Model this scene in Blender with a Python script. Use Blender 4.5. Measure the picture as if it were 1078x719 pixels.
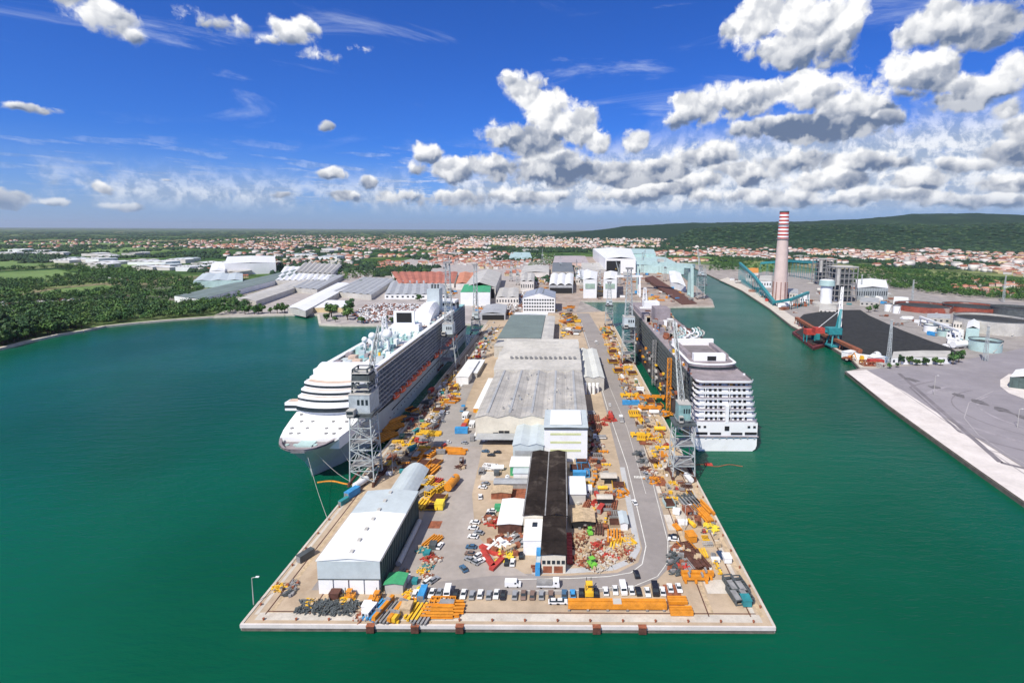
import bpy, bmesh, math, random
import numpy as np
from mathutils import Vector, Matrix
from mathutils.geometry import tessellate_polygon
random.seed(7); np.random.seed(7)
R = math.radians
scene = bpy.context.scene
for o in list(bpy.data.objects): bpy.data.objects.remove(o)
COL = scene.collection

# ------------------------------------------------------------------ camera
F, PXC, HZ, PITCH, ROLL = 540.0, 592.0, 241.5, 7.0, 0.3
CZ, G = 126.2, 2.2                     # camera height over the water, height of the quays
PYC = HZ + F*math.tan(R(PITCH))
cd = bpy.data.cameras.new('camera'); cam = bpy.data.objects.new('camera', cd); COL.objects.link(cam)
cd.sensor_width = 36; cd.lens = 36*F/1078
cd.shift_x = -(PXC-539)/1078; cd.shift_y = -(359.5-PYC)/1078
cd.clip_start = 1; cd.clip_end = 200000
cam.matrix_world = Matrix.Translation((0, 0, CZ)) @ Matrix.Rotation(R(90-PITCH), 4, 'X') @ Matrix.Rotation(R(ROLL), 4, 'Z')
scene.camera = cam
RM = cam.matrix_world.to_3x3()
def ray(x, y): return (RM @ Vector(((x-PXC)/F, -(y-PYC)/F, -1.0))).normalized()
def P(x, y, h=G):
    "world point at height h seen at photo position x, y"
    d = ray(x, y); t = (h-CZ)/d.z
    return Vector((d.x*t, d.y*t, h))
RI = RM.inverted()
def proj(p):
    v = RI @ (Vector(p)-Vector((0, 0, CZ)))
    return (PXC+F*v.x/-v.z, PYC-F*v.y/-v.z)

# ------------------------------------------------------------------ light
SUN = Vector((-0.46, -0.74, 1.0)).normalized()
sl = bpy.data.lights.new('sun', 'SUN'); sun = bpy.data.objects.new('sun', sl); COL.objects.link(sun)
sl.energy = 4.7; sl.angle = R(0.5); sl.color = (1.0, 0.93, 0.82)
sun.rotation_euler = SUN.to_track_quat('Z', 'Y').to_euler()
sun.location = SUN*300
SKYS = 0.10
vs = scene.view_settings
vs.view_transform = 'Standard'; vs.look = 'None'; vs.exposure = 0.2; vs.gamma = 1.0; vs.use_curve_mapping = False

# ------------------------------------------------------------------ sky
W = bpy.data.worlds.new('World'); scene.world = W; W.use_nodes = True
nt = W.node_tree; nt.nodes.clear()
class NG:
    "small helper for writing node graphs"
    def __init__(s, tree): s.t = tree
    def n(s, typ, ins=(), **kw):
        nd = s.t.nodes.new(typ)
        for k, v in kw.items(): setattr(nd, k, v)
        for i, v in (ins.items() if isinstance(ins, dict) else enumerate(ins)):
            if v is None: continue
            if isinstance(v, bpy.types.NodeSocket): s.t.links.new(v, nd.inputs[i])
            else: nd.inputs[i].default_value = v
        return nd
    def m(s, op, a, b=None, c=None, clamp=False):
        nd = s.n('ShaderNodeMath', (a, b, c), operation=op); nd.use_clamp = clamp; return nd.outputs[0]
    def v(s, op, a, b=None, out=0):
        return s.n('ShaderNodeVectorMath', (a, b), operation=op).outputs[out]
    def mr(s, v, a, b, c=0.0, d=1.0, smooth=True):
        nd = s.n('ShaderNodeMapRange', (v, a, b, c, d)); nd.interpolation_type = 'SMOOTHSTEP' if smooth else 'LINEAR'; return nd.outputs[0]
    def noise(s, vec, scale, detail=6, rough=.55, dist=0.0, out=0, dim='3D'):
        nd = s.n('ShaderNodeTexNoise', {'Vector': vec, 'Scale': scale, 'Detail': detail, 'Roughness': rough, 'Distortion': dist}); nd.noise_dimensions = dim; return nd.outputs[out]
    def mix(s, f, a, b, mode='MIX'):
        nd = s.t.nodes.new('ShaderNodeMix'); nd.data_type = 'RGBA'; nd.blend_type = mode
        for sk, v in ((nd.inputs['Factor'], f), (nd.inputs[6], a), (nd.inputs[7], b)):
            if isinstance(v, bpy.types.NodeSocket): s.t.links.new(v, sk)
            else: sk.default_value = v if not isinstance(v, tuple) or len(v) == 4 else (*v, 1)
        return nd.outputs[2]
def azel(x, y):
    d = ray(x, y); return math.degrees(math.atan2(d.x, d.y)), math.degrees(math.asin(d.z))
# cumulus heaps: photo centre, half sizes, strength
CL = [(70,-8,45,16,.75),(115,20,42,18,.75),(142,42,18,12,.6),(298,32,30,15,.9,.2),(322,24,18,12,.8,.2),(275,42,16,8,.6),(240,30,60,10,.35),(350,60,40,10,.35),
 (28,115,27,8,.75),(50,118,14,6,.6),(341,135,11,7,.7),(102,194,15,9,.85),(172,190,10,4,.6),(14,210,26,12,.85),(130,214,24,6,.6),(60,214,20,5,.5),
 (345,188,17,9,.9),(385,190,11,8,.85),(300,208,18,6,.7,-.2),(365,210,26,6,.6,-.2),(420,205,22,10,.8,-.2),(452,163,16,12,.95,.1),(440,180,16,10,.7),(478,182,26,17,.95),
 (552,96,26,24,1.05,.3),(575,118,30,24,1.05,.35),(606,130,26,26,1.05,.25),(628,150,18,16,1.,.1),(555,150,42,24,1.1,-.3),(590,178,60,22,1.1,-.35),(520,175,34,16,.95),(538,84,14,12,.8,.2),
 (672,150,20,13,.95,.1),(690,176,50,20,1.05,-.2),(650,180,36,20,1.,-.25),(735,118,34,20,1.1,.1),(712,128,18,12,.9),
 (800,22,30,34,1.05,.3),(850,18,52,38,1.15,.3),(825,52,46,24,1.1,-.05),(885,40,32,34,1.05,.15),(770,30,10,14,.6),
 (780,108,50,24,1.1,.15),(850,98,60,22,1.2,.25),(905,112,48,26,1.1,.1),(860,140,82,18,1.25,-.75),(800,140,40,12,1.0,-.4),(930,128,22,12,.9),
 (985,22,38,30,1.05,.1),(1040,20,50,30,1.05,-.25),(975,78,46,26,1.05,.05),(1035,85,60,20,1.05,.1),(1075,70,40,20,1.,.1),(955,100,30,12,.8,-.2),(1000,105,50,14,.9,-.5),
 (1062,112,20,16,.95,.2),(1085,132,40,24,1.05,-.2),(1060,155,60,16,.95,-.5),
 (745,165,50,14,.95,0),(700,200,40,10,.9,0),(780,182,46,13,.95,.05),(830,170,50,14,.9,-.1),(870,190,50,13,.95,.05),(920,172,50,14,.95,-.05),(960,188,46,13,.95,.1),(1010,172,46,14,.95,-.05),(1050,190,46,14,.95,0),(740,190,36,10,.9,.15),
 (800,206,90,11,.85,0),(920,208,90,11,.85,0),(1030,208,80,11,.85,0),(660,204,70,10,.85,0),(560,206,60,10,.8,0),(480,207,50,8,.7,-.2)]
grp = bpy.data.node_groups.new('heap_density', 'ShaderNodeTree')
grp.interface.new_socket('Dir', in_out='INPUT', socket_type='NodeSocketVector')
grp.interface.new_socket('Density', in_out='OUTPUT', socket_type='NodeSocketFloat')
g = NG(grp); gi = g.n('NodeGroupInput'); go = g.n('NodeGroupOutput')
vec = gi.outputs[0]
wv = vec
grp.interface.new_socket('Shade', in_out='OUTPUT', socket_type='NodeSocketFloat')
go2 = go
cur = None
for q_ in CL:
    cx, cy, rx, ry, s = q_[:5]; dk = q_[5] if len(q_) > 5 else 0.0
    a, e = azel(cx, cy); a2, _ = azel(cx+rx*1.15, cy); _, e2 = azel(cx, cy-ry*1.15)
    d = g.v('MULTIPLY', g.v('SUBTRACT', wv, (a, e, 0)), (1/max(.2, abs(a2-a)), 1/max(.2, abs(e2-e)), 0))
    l = g.v('LENGTH', d, out=1)
    b = g.m('MULTIPLY_ADD', l, -s*1.0, s)
    v_ = g.m('ADD', g.v('DOT_PRODUCT', d, (-.30, .85, 0), out=1), dk)
    if cur is None: cur, shd = b, v_
    else:
        w_ = g.mr(g.m('SUBTRACT', b, cur), -.22, .22)
        shd = g.m('ADD', shd, g.m('MULTIPLY', g.m('SUBTRACT', v_, shd), w_))
        cur = g.m('SMOOTH_MAX', cur, b, .18)
grp.links.new(cur, go.inputs[0]); grp.links.new(shd, go.inputs[1])
def fluff(g, v):
    fb = g.noise(v, .30, 6, .56, 0.0, dim='2D')
    puf = g.n('ShaderNodeTexVoronoi', {'Vector': v, 'Scale': .24, 'Detail': 3.5, 'Roughness': .6}, feature='F1', voronoi_dimensions='2D')
    fine = g.noise(v, 1.6, 5, .62, dim='2D')
    return g.m('ADD', g.m('ADD', g.m('MULTIPLY_ADD', fb, 1.5, -.75), g.m('MULTIPLY', g.m('SUBTRACT', .48, puf.outputs[0]), .70)), g.m('MULTIPLY_ADD', fine, .36, -.18))
g = NG(nt)
tc = g.n('ShaderNodeTexCoord'); dirv = g.v('NORMALIZE', tc.outputs['Generated'])
sp = g.n('ShaderNodeSeparateXYZ', (dirv,))
X_, Y_, Z_ = sp.outputs
az = g.m('MULTIPLY', g.m('ARCTAN2', X_, Y_), 57.2958); el = g.m('MULTIPLY', g.m('ARCSINE', Z_), 57.2958)
ae = g.n('ShaderNodeCombineXYZ', (az, el, 0.0)).outputs[0]
wn = g.v('SUBTRACT', g.noise(ae, .10, 4, .62, out=1, dim='2D'), (.5,.5,.5)); ws = g.v('SCALE', wn); ws.node.inputs['Scale'].default_value = 2.6
wae = g.v('ADD', ae, ws)
hn = nt.nodes.new('ShaderNodeGroup'); hn.node_tree = grp; nt.links.new(wae, hn.inputs[0]); h0, shade = hn.outputs
wv2 = g.v('SCALE', g.v('SUBTRACT', g.noise(ae, .8, 3, .6, out=1, dim='2D'), (.5,.5,.5))); wv2.node.inputs['Scale'].default_value = 1.1
fae = g.v('ADD', ae, wv2)
f0 = fluff(g, fae)
def soft(v):
    pu = g.n('ShaderNodeTexVoronoi', {'Vector': v, 'Scale': .30, 'Detail': 1.6, 'Roughness': .5}, feature='SMOOTH_F1', voronoi_dimensions='2D')
    return g.m('SUBTRACT', g.m('MULTIPLY', g.noise(v, .30, 3, .5, dim='2D'), 1.5), g.m('MULTIPLY', pu.outputs[0], .85))
s0 = soft(fae); s1 = soft(g.v('ADD', fae, (-.32, .62, 0)))
d0 = g.m('ADD', g.m('MULTIPLY_ADD', h0, 1.6, .22), f0)
fine0 = g.noise(wae, .7, 6, .6, dim='2D')
alpha = g.mr(d0, 0.0, 0.55)
puff = g.mr(g.m('SUBTRACT', s0, s1), -.40, .36)
base = g.mr(shade, -.75, .70)
lit = g.m('ADD', g.m('MULTIPLY', puff, .55), g.m('MULTIPLY', base, .62))
ccol = g.mix(g.mr(lit, .22, .92, smooth=False), (.13,.18,.29), (.92,.92,.92))
ccol = g.mix(g.m('MULTIPLY', g.mr(d0, .50, .02), .45), ccol, (.42,.54,.76))
sky = g.n('ShaderNodeTexSky', sky_type='NISHITA', sun_disc=False, sun_elevation=math.asin(SUN.z), sun_rotation=math.atan2(SUN.x, SUN.y), altitude=200, air_density=1.0, dust_density=.4, ozone_density=3.0)
skc = g.v('MULTIPLY', sky.outputs[0], (SKYS*.17, SKYS*.47, SKYS*1.16))
# small far-off cumulus and thin veil towards the horizon
zc = g.m('MAXIMUM', Z_, .012)
pl = g.n('ShaderNodeCombineXYZ', (g.m('DIVIDE', X_, zc), g.m('DIVIDE', Y_, zc), 0.0)).outputs[0]
pl2 = g.v('MULTIPLY', pl, (1.0, .75, 1))
small = g.noise(pl2, 1.15, 6, .6, 0, dim='2D')
rightness = g.mr(az, -45, 20, .0, .12)
band = g.m('MULTIPLY', g.mr(el, 1.0, 3.5), g.mr(el, 10.0, 5.5))
sa = g.m('MULTIPLY', g.mr(g.m('ADD', small, rightness), .54, .66), band)
slit = g.mr(g.noise(ae, .9, 4, .6, dim='2D'), .35, .62)
scol = g.mix(slit, (.30,.38,.53), (.82,.84,.88))
wisp = g.noise(g.n('ShaderNodeMapping', {'Vector': ae, 'Rotation': (0, 0, R(18)), 'Scale': (.045, .22, 1)}).outputs[0], 1.0, 7, .62, .6, dim='2D')
wa = g.m('MULTIPLY', g.mr(wisp, .56, .80), .40)
veil = g.m('MULTIPLY', g.mr(el, 9.0, -.5), .55)
c = g.mix(veil, skc, (.33,.47,.72))
c = g.mix(g.m('MULTIPLY', wa, g.mr(el, 6, 12)), c, (.75,.82,.92))
c = g.mix(g.m('MULTIPLY', sa, g.mr(az, -34, 0, .18, .6)), c, scol)
bk = g.noise(wae, .16, 6, .6, dim='2D')
ba = g.m('MULTIPLY', g.m('MULTIPLY', g.mr(el, 1.0, 3.2), g.mr(g.m('MULTIPLY_ADD', g.mr(az, -28, 26), 6.0, g.m('MULTIPLY', el, -1.0)), -6.5, -1.5)), g.mr(g.m('MULTIPLY_ADD', g.mr(az, -30, 10), .16, bk), .36, .55))
c = g.mix(g.m('MULTIPLY', ba, .92), c, g.mix(g.mr(fine0, .38, .66), (.34,.42,.56), (.84,.86,.89)))
c = g.mix(alpha, c, ccol)
c = g.mix(g.m('MULTIPLY', g.mr(el, 4.2, 0.3), .60), c, (.27,.38,.56))
over = g.mr(g.noise(ae, .045, 3, .6, dim='2D'), .34, .50)                      # unseen grey cloud added overhead and behind the view to neutralise the sky fill
c = g.mix(g.m('MULTIPLY', over, g.m('MULTIPLY', g.mr(el, 28, 38), .85)), c, (.40,.395,.39))
bg = g.n('ShaderNodeBackground', (c, 1.0)); wo = g.n('ShaderNodeOutputWorld', (bg.outputs[0],))
W.cycles.sampling_method = 'NONE'
scene.cycles.max_bounces = 4; scene.cycles.diffuse_bounces = 2; scene.cycles.glossy_bounces = 2; scene.cycles.transmission_bounces = 2

# ------------------------------------------------------------------ materials
MC = {}
def mat(name, col, rough=.6, var=.18, scale=.15, metal=0.0, bump=0.0, dirt=None, stripes=None, spec=.5):
    "weathered paint, metal or concrete: base colour with two noises, optional stains and ribs"
    if name in MC: return MC[name]
    m = bpy.data.materials.new(name); m.use_nodes = True; t = m.node_tree; t.nodes.clear(); q = NG(t)
    o = q.n('ShaderNodeTexCoord').outputs['Object']
    geo = q.n('ShaderNodeNewGeometry').outputs['Position']
    n1 = q.noise(geo, scale, 6, .65); n2 = q.noise(geo, scale*9, 4, .6)
    f = q.m('ADD', q.m('MULTIPLY', n1, .7), q.m('MULTIPLY', n2, .3))
    lo = tuple(max(0, c*(1-var*1.6)) for c in col); hi = tuple(min(1, c*(1+var*.9)) for c in col)
    c = q.mix(q.mr(f, .3, .7), lo, hi)
    if dirt:
        dc, amt, ds = dirt
        c = q.mix(q.m('MULTIPLY', q.mr(q.noise(geo, ds, 9, .7, .3), .52, .70), amt), c, dc)
    if stripes:                                    # painted or ribbed sheeting: axis, metres, darkness
        ax, per, dk = stripes
        s = q.n('ShaderNodeSeparateXYZ', (geo,)).outputs[ax]
        fr = q.m('FRACT', q.m('DIVIDE', s, per))
        c = q.mix(q.m('MULTIPLY', q.m('LESS_THAN', fr, .16), dk), c, tuple(k*.35 for k in col))
    b = q.n('ShaderNodeBsdfPrincipled', {'Base Color': c, 'Roughness': rough, 'Metallic': metal, 'Specular IOR Level': spec})
    if bump:
        bn = q.n('ShaderNodeBump', {'Strength': bump, 'Distance': .3, 'Height': n2}); t.links.new(bn.outputs[0], b.inputs['Normal'])
    t.links.new(b.outputs[0], q.n('ShaderNodeOutputMaterial').inputs[0])
    MC[name] = m; return m
M = dict(
 white=mat('white_paint', (.80,.82,.83), .45, .06, .05, dirt=((.5,.45,.38), .25, .25)),
 shipwhite=mat('ship_white', (.84,.85,.86), .35, .04, .08, dirt=((.55,.52,.48), .2, .12)),
 cream=mat('cream_wall', (.66,.62,.52), .7, .10, .1),
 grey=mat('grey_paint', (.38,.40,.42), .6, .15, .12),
 lgrey=mat('light_grey_roof', (.50,.49,.46), .6, .16, .035, dirt=((.30,.31,.31), .6, .10)),
 bluegrey=mat('pale_blue_roof', (.50,.57,.60), .5, .1, .05),
 rib=mat('ribbed_grey_roof', (.45,.435,.405), .6, .2, .06, stripes=(0, 3.1, .22), dirt=((.28,.29,.30), .65, .07)),
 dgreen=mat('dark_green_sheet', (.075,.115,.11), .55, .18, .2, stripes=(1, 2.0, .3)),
 groof=mat('grey_green_roof', (.17,.22,.21), .65, .12, .05, stripes=(1, 3.5, .18)),
 black=mat('black_opening', (.012,.013,.015), .8, .2, .3),
 tar=mat('dark_brown_tar_roof', (.030,.023,.020), .95, .35, .08, dirt=((.12,.10,.085), .6, .14), stripes=(1, 9.0, .35), spec=.15),
 glass=mat('dark_glass', (.03,.04,.05), .12, .2, .3),
 rust=mat('rust', (.30,.10,.05), .85, .35, .5, bump=.3),
 dkrust=mat('dark_rust', (.11,.045,.032), .9, .35, .5, bump=.3),
 red=mat('red_paint', (.48,.055,.04), .6, .25, .4),
 orange=mat('orange_paint', (.70,.27,.02), .55, .18, .4, dirt=((.3,.12,.05), .3, .6)),
 yellow=mat('yellow_paint', (.82,.49,.03), .55, .16, .4, dirt=((.35,.18,.05), .3, .6)),
 lemon=mat('lemon_paint', (.80,.62,.05), .55, .16, .4),
 lifeb=mat('lifeboat_orange', (.85,.13,.04), .4, .1, .4),
 green=mat('green_paint', (.06,.36,.16), .55, .15, .3),
 lime=mat('lime_green_paint', (.18,.55,.06), .5, .15, .3),
 blue=mat('bright_blue_sheet', (.05,.30,.62), .55, .2, .4),
 teal=mat('teal_paint', (.03,.25,.28), .5, .18, .3),
 pteal=mat('pale_teal_paint', (.42,.58,.57), .5, .12, .1),
 navy=mat('navy_paint', (.03,.06,.13), .4, .15, .4),
 lattice=mat('weathered_grey_steel', (.44,.49,.50), .5, .22, .3, dirt=((.22,.15,.11), .5, .4)),
 dsteel=mat('dark_steel', (.085,.10,.105), .55, .25, .3),
 steel=mat('bare_steel', (.28,.28,.28), .5, .25, .4),
 wood=mat('pale_timber', (.52,.40,.26), .8, .25, .6),
 conc=mat('pale_concrete', (.56,.52,.46), .85, .14, .15, bump=.2, dirt=((.33,.26,.2), .5, .12)),
 wconc=mat('white_quay_concrete', (.66,.62,.60), .85, .10, .08, bump=.2, dirt=((.45,.40,.38), .4, .06)),
 dconc=mat('dark_wet_concrete', (.16,.14,.12), .9, .25, .3, dirt=((.05,.06,.05), .6, .5)),
 asph=mat('worn_asphalt', (.285,.262,.252), .9, .10, .04, bump=.15, dirt=((.19,.18,.175), .5, .05)),
 pasph=mat('lilac_grey_asphalt', (.26,.245,.27), .9, .10, .02, bump=.15, dirt=((.36,.34,.36), .5, .025)),
 coal=mat('coal', (.022,.024,.024), .9, .5, .25, bump=.7),
 line=mat('road_paint', (.72,.72,.68), .7, .15, .5),
 tile=mat('orange_roof_tile', (.36,.135,.085), .85, .28, .05),
 tile2=mat('brown_roof_tile', (.28,.12,.08), .85, .28, .05),
 tile3=mat('faded_pink_tile', (.48,.24,.17), .85, .22, .05),
 wallw=mat('white_render', (.68,.65,.61), .8, .1, .05),
 wallp=mat('pinkish_render', (.60,.45,.40), .8, .12, .05),
 wally=mat('ochre_render', (.62,.50,.30), .8, .12, .05),
 leaf=mat('leaf_green', (.055,.140,.026), .7, .5, .06),
 leaf2=mat('leaf_dark_green', (.030,.095,.025), .7, .5, .06),
 leaf3=mat('leaf_fresh_green', (.095,.19,.035), .7, .4, .06),
 bark=mat('bark', (.09,.065,.045), .9, .3, 1.0),
 hull2=mat('raw_hull_plate', (.070,.064,.066), .6, .4, .12, dirt=((.20,.13,.10), .5, .1)),
 mauve=mat('mauve_deck_plate', (.30,.265,.285), .75, .2, .12, dirt=((.16,.10,.08), .5, .2)),
 hullsh=mat('shaded_white_hull', (.44,.51,.51), .4, .08, .08),  # white hull coloured grey-teal to imitate shade and light off the green water
 balc=mat('balcony_glass_and_recess', (.060,.075,.082), .25, .3, .3),
 tealdeck=mat('pale_teal_deck', (.30,.55,.55), .6, .15, .3),
 sanddeck=mat('sand_deck', (.60,.47,.38), .7, .15, .3),
 tyre=mat('tyre_rubber', (.02,.02,.02), .8, .2, 1.),
 grass=mat('rough_grass', (.085,.14,.035), .9, .3, .03, dirt=((.25,.22,.12), .5, .04)),
)

# ------------------------------------------------------------------ mesh helpers
class MB:
    def __init__(s): s.v = []; s.f = []; s.m = []; s.k = 0; s.T = None
    def mat(s, k): s.k = k; return s
    def add(s, vs, fs):
        b = len(s.v)
        if s.T is not None: vs = [s.T @ Vector(v) for v in vs]
        s.v += [tuple(v) for v in vs]; s.f += [tuple(b+i for i in f) for f in fs]; s.m += [s.k]*len(fs)
    def box(s, x0, x1, y0, y1, z0, z1, rot=0, c=None):
        vs = [Vector(p) for p in ((x0,y0,z0),(x1,y0,z0),(x1,y1,z0),(x0,y1,z0),(x0,y0,z1),(x1,y0,z1),(x1,y1,z1),(x0,y1,z1))]
        if rot:
            c = Vector(c or ((x0+x1)/2, (y0+y1)/2, 0)); m = Matrix.Rotation(rot, 3, 'Z'); vs = [m @ (p-c)+c for p in vs]
        s.add(vs, ((0,3,2,1),(4,5,6,7),(0,1,5,4),(1,2,6,5),(2,3,7,6),(3,0,4,7)))
    def cbox(s, c, d, rot=0):
        s.box(c[0]-d[0]/2, c[0]+d[0]/2, c[1]-d[1]/2, c[1]+d[1]/2, c[2], c[2]+d[2], rot)
    def beam(s, p, q, w, h=None):
        p = Vector(p); q = Vector(q); d = q-p
        if d.length < 1e-4: return
        d.normalize(); u = d.cross(Vector((0,0,1)))
        if u.length < .05: u = Vector((1,0,0))
        u.normalize(); n = u.cross(d); u *= w/2; n *= (h or w)/2
        vs = [p-u-n, p+u-n, p+u+n, p-u+n, q-u-n, q+u-n, q+u+n, q-u+n]
        s.add(vs, ((0,1,2,3),(7,6,5,4),(0,4,5,1),(1,5,6,2),(2,6,7,3),(3,7,4,0)))
    def cyl(s, p, q, r0, r1=None, n=10, cap=True):
        p = Vector(p); q = Vector(q); r1 = r0 if r1 is None else r1; d = (q-p).normalized()
        u = d.cross(Vector((0,0,1)));
        if u.length < .05: u = Vector((1,0,0))
        u.normalize(); w = d.cross(u)
        vs = []
        for (c, r) in ((p, r0), (q, r1)):
            for i in range(n):
                a = 2*math.pi*i/n; vs.append(c+u*math.cos(a)*r+w*math.sin(a)*r)
        fs = [(i, (i+1) % n, n+(i+1) % n, n+i) for i in range(n)]
        if cap: fs += [tuple(range(n-1, -1, -1)), tuple(range(n, 2*n))]
        s.add(vs, fs)
    def prism(s, poly, z0, z1):
        n = len(poly); z1 = z1 if hasattr(z1, '__len__') else [z1]*n
        A = sum(poly[i][0]*poly[(i+1) % n][1]-poly[(i+1) % n][0]*poly[i][1] for i in range(n))
        if A < 0: poly = poly[::-1]; z1 = z1[::-1]
        vs = [(p[0], p[1], z0) for p in poly]+[(p[0], p[1], z) for p, z in zip(poly, z1)]
        tri = tessellate_polygon([[Vector((p[0], p[1], 0)) for p in poly]])
        fs = [(i, (i+1) % n, n+(i+1) % n, n+i) for i in range(n)]
        for t in tri:
            a, b, c = [Vector(poly[i]).to_2d() for i in t]
            if (b-a).cross(c-a) < 0: t = t[::-1]
            fs += [tuple(n+i for i in t), tuple(t[::-1])]
        s.add(vs, fs)
    def ball(s, c, r, n=10, m=6, sq=(1,1,1), jit=0):
        vs = []
        for j in range(m+1):
            th = math.pi*j/m
            for i in range(n):
                a = 2*math.pi*i/n; k = 1+random.uniform(-jit, jit)
                vs.append((c[0]+r*sq[0]*k*math.sin(th)*math.cos(a), c[1]+r*sq[1]*k*math.sin(th)*math.sin(a), c[2]+r*sq[2]*k*math.cos(th)))
        fs = [(j*n+i, (j+1)*n+i, (j+1)*n+(i+1) % n, j*n+(i+1) % n) for j in range(m) for i in range(n)]
        s.add(vs, fs)
    def lattice(s, p, q, w0, w1, n, t=.35, up=None, diag=True):
        "square lattice mast or boom from p to q"
        p = Vector(p); q = Vector(q); d = (q-p); L = d.length; d.normalize()
        u = d.cross(Vector((0,0,1)))
        if u.length < .2: u = Vector((1,0,0))
        u.normalize(); w = d.cross(u).normalized()
        rings = []
        for i in range(n+1):
            k = i/n; c = p+(q-p)*k; h = (w0+(w1-w0)*k)/2
            rings.append([c+u*a*h+w*b*h for a, b in ((-1,-1),(1,-1),(1,1),(-1,1))])
        for i in range(n):
            for j in range(4):
                a, b = rings[i], rings[i+1]; j2 = (j+1) % 4
                s.beam(a[j], b[j], t); s.beam(b[j], b[j2], t*.7)
                if diag: s.beam(a[j] if (i+j) % 2 else a[j2], b[j2] if (i+j) % 2 else b[j], t*.6)
    def build(s, name, mats, parent=None, smooth=False, loc=None):
        me = bpy.data.meshes.new(name)
        vs = s.v
        if loc is not None: vs = [(v[0]-loc[0], v[1]-loc[1], v[2]-loc[2]) for v in vs]
        me.from_pydata(vs, [], s.f); me.update()
        mats = mats if isinstance(mats, (list, tuple)) else [mats]
        for m in mats: me.materials.append(M[m] if isinstance(m, str) else m)
        if len(mats) > 1: me.polygons.foreach_set('material_index', s.m)
        if smooth: me.polygons.foreach_set('use_smooth', [True]*len(me.polygons))
        o = bpy.data.objects.new(name, me); COL.objects.link(o)
        if parent is not None:
            o.parent = parent
            if loc is None: o.matrix_parent_inverse = parent.matrix_world.inverted() if False else Matrix.Translation(-parent.location)
        if loc is not None and parent is None: o.location = loc
        return o
def tag(o, label=None, cat=None, group=None, kind=None):
    if label: o['label'] = label
    if cat: o['category'] = cat
    if group: o['group'] = group
    if kind: o['kind'] = kind
    return o
def thing(name, label, cat, loc=(0,0,0), group=None):
    o = bpy.data.objects.new(name, None); COL.objects.link(o); o.location = loc; o.empty_display_size = 2
    return tag(o, label, cat, group)
def copy_tree(o, loc, rot, label=None, scale=None):
    c = o.copy(); COL.objects.link(c); c.location = loc; c.rotation_euler = (0,0,rot)
    if scale: c.scale = scale
    if label: c['label'] = label
    for ch in o.children:
        k = ch.copy(); COL.objects.link(k); k.parent = c
        for gg in ch.children:
            l = gg.copy(); COL.objects.link(l); l.parent = k
    return c
def where(p):
    "a landmark phrase for a point on the ground"
    x, y = proj(p)
    if y > 606 and x < 430: return 'at the near left pier corner'
    if y > 633: return 'on the near quay edge'
    if y > 606: return 'in the front yard' if x < 700 else 'at the near right pier corner'
    if x > 800: return 'on the power station quay'
    l = 592-.8145*(y-241); r = 592+.536*(y-241); k = (x-l)/(r-l)
    d = 'beside the front warehouse' if y > 510 and k < .35 else None
    if d: return d
    row = 'near the black roof' if y > 476 else 'near the white tower' if y > 436 else 'near the wavy hall' if y > 388 else 'near the banded hall' if y > 357 else 'near the pier root'
    side = 'on the left quay' if k < .18 else 'on the left road' if k < .36 else 'in the yard' if k < .64 else 'on the right road' if k < .82 else 'on the right quay'
    return side+' '+row
# ------------------------------------------------------------------ the setting
def water_mat():
    m = bpy.data.materials.new('green_sea_water'); m.use_nodes = True; t = m.node_tree; t.nodes.clear(); q = NG(t)
    geo = q.n('ShaderNodeNewGeometry').outputs['Position']
    big = q.noise(geo, .004, 5, .5); c = q.mix(q.mr(big, .35, .65), (.0009,.062,.031), (.0018,.092,.052))
    st = q.n('ShaderNodeMapping', {'Vector': geo, 'Rotation': (0, 0, R(8)), 'Scale': (.35, 1, 1)}).outputs[0]
    r1 = q.noise(st, .22, 4, .6); r2 = q.noise(st, .9, 3, .6)
    hgt = q.m('ADD', r1, q.m('MULTIPLY', r2, .35))
    bn = q.n('ShaderNodeBump', {'Strength': .8, 'Distance': .6, 'Height': hgt})
    calm = q.noise(geo, .012, 4, .55)
    b = q.n('ShaderNodeBsdfPrincipled', {'Base Color': c, 'Roughness': q.mr(calm, .35, .65, .16, .26), 'Specular IOR Level': .18, 'Specular Tint': (.25, 1.0, .62, 1), 'IOR': 1.33, 'Normal': bn.outputs[0]})
    t.links.new(b.outputs[0], q.n('ShaderNodeOutputMaterial').inputs[0]); return m
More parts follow.
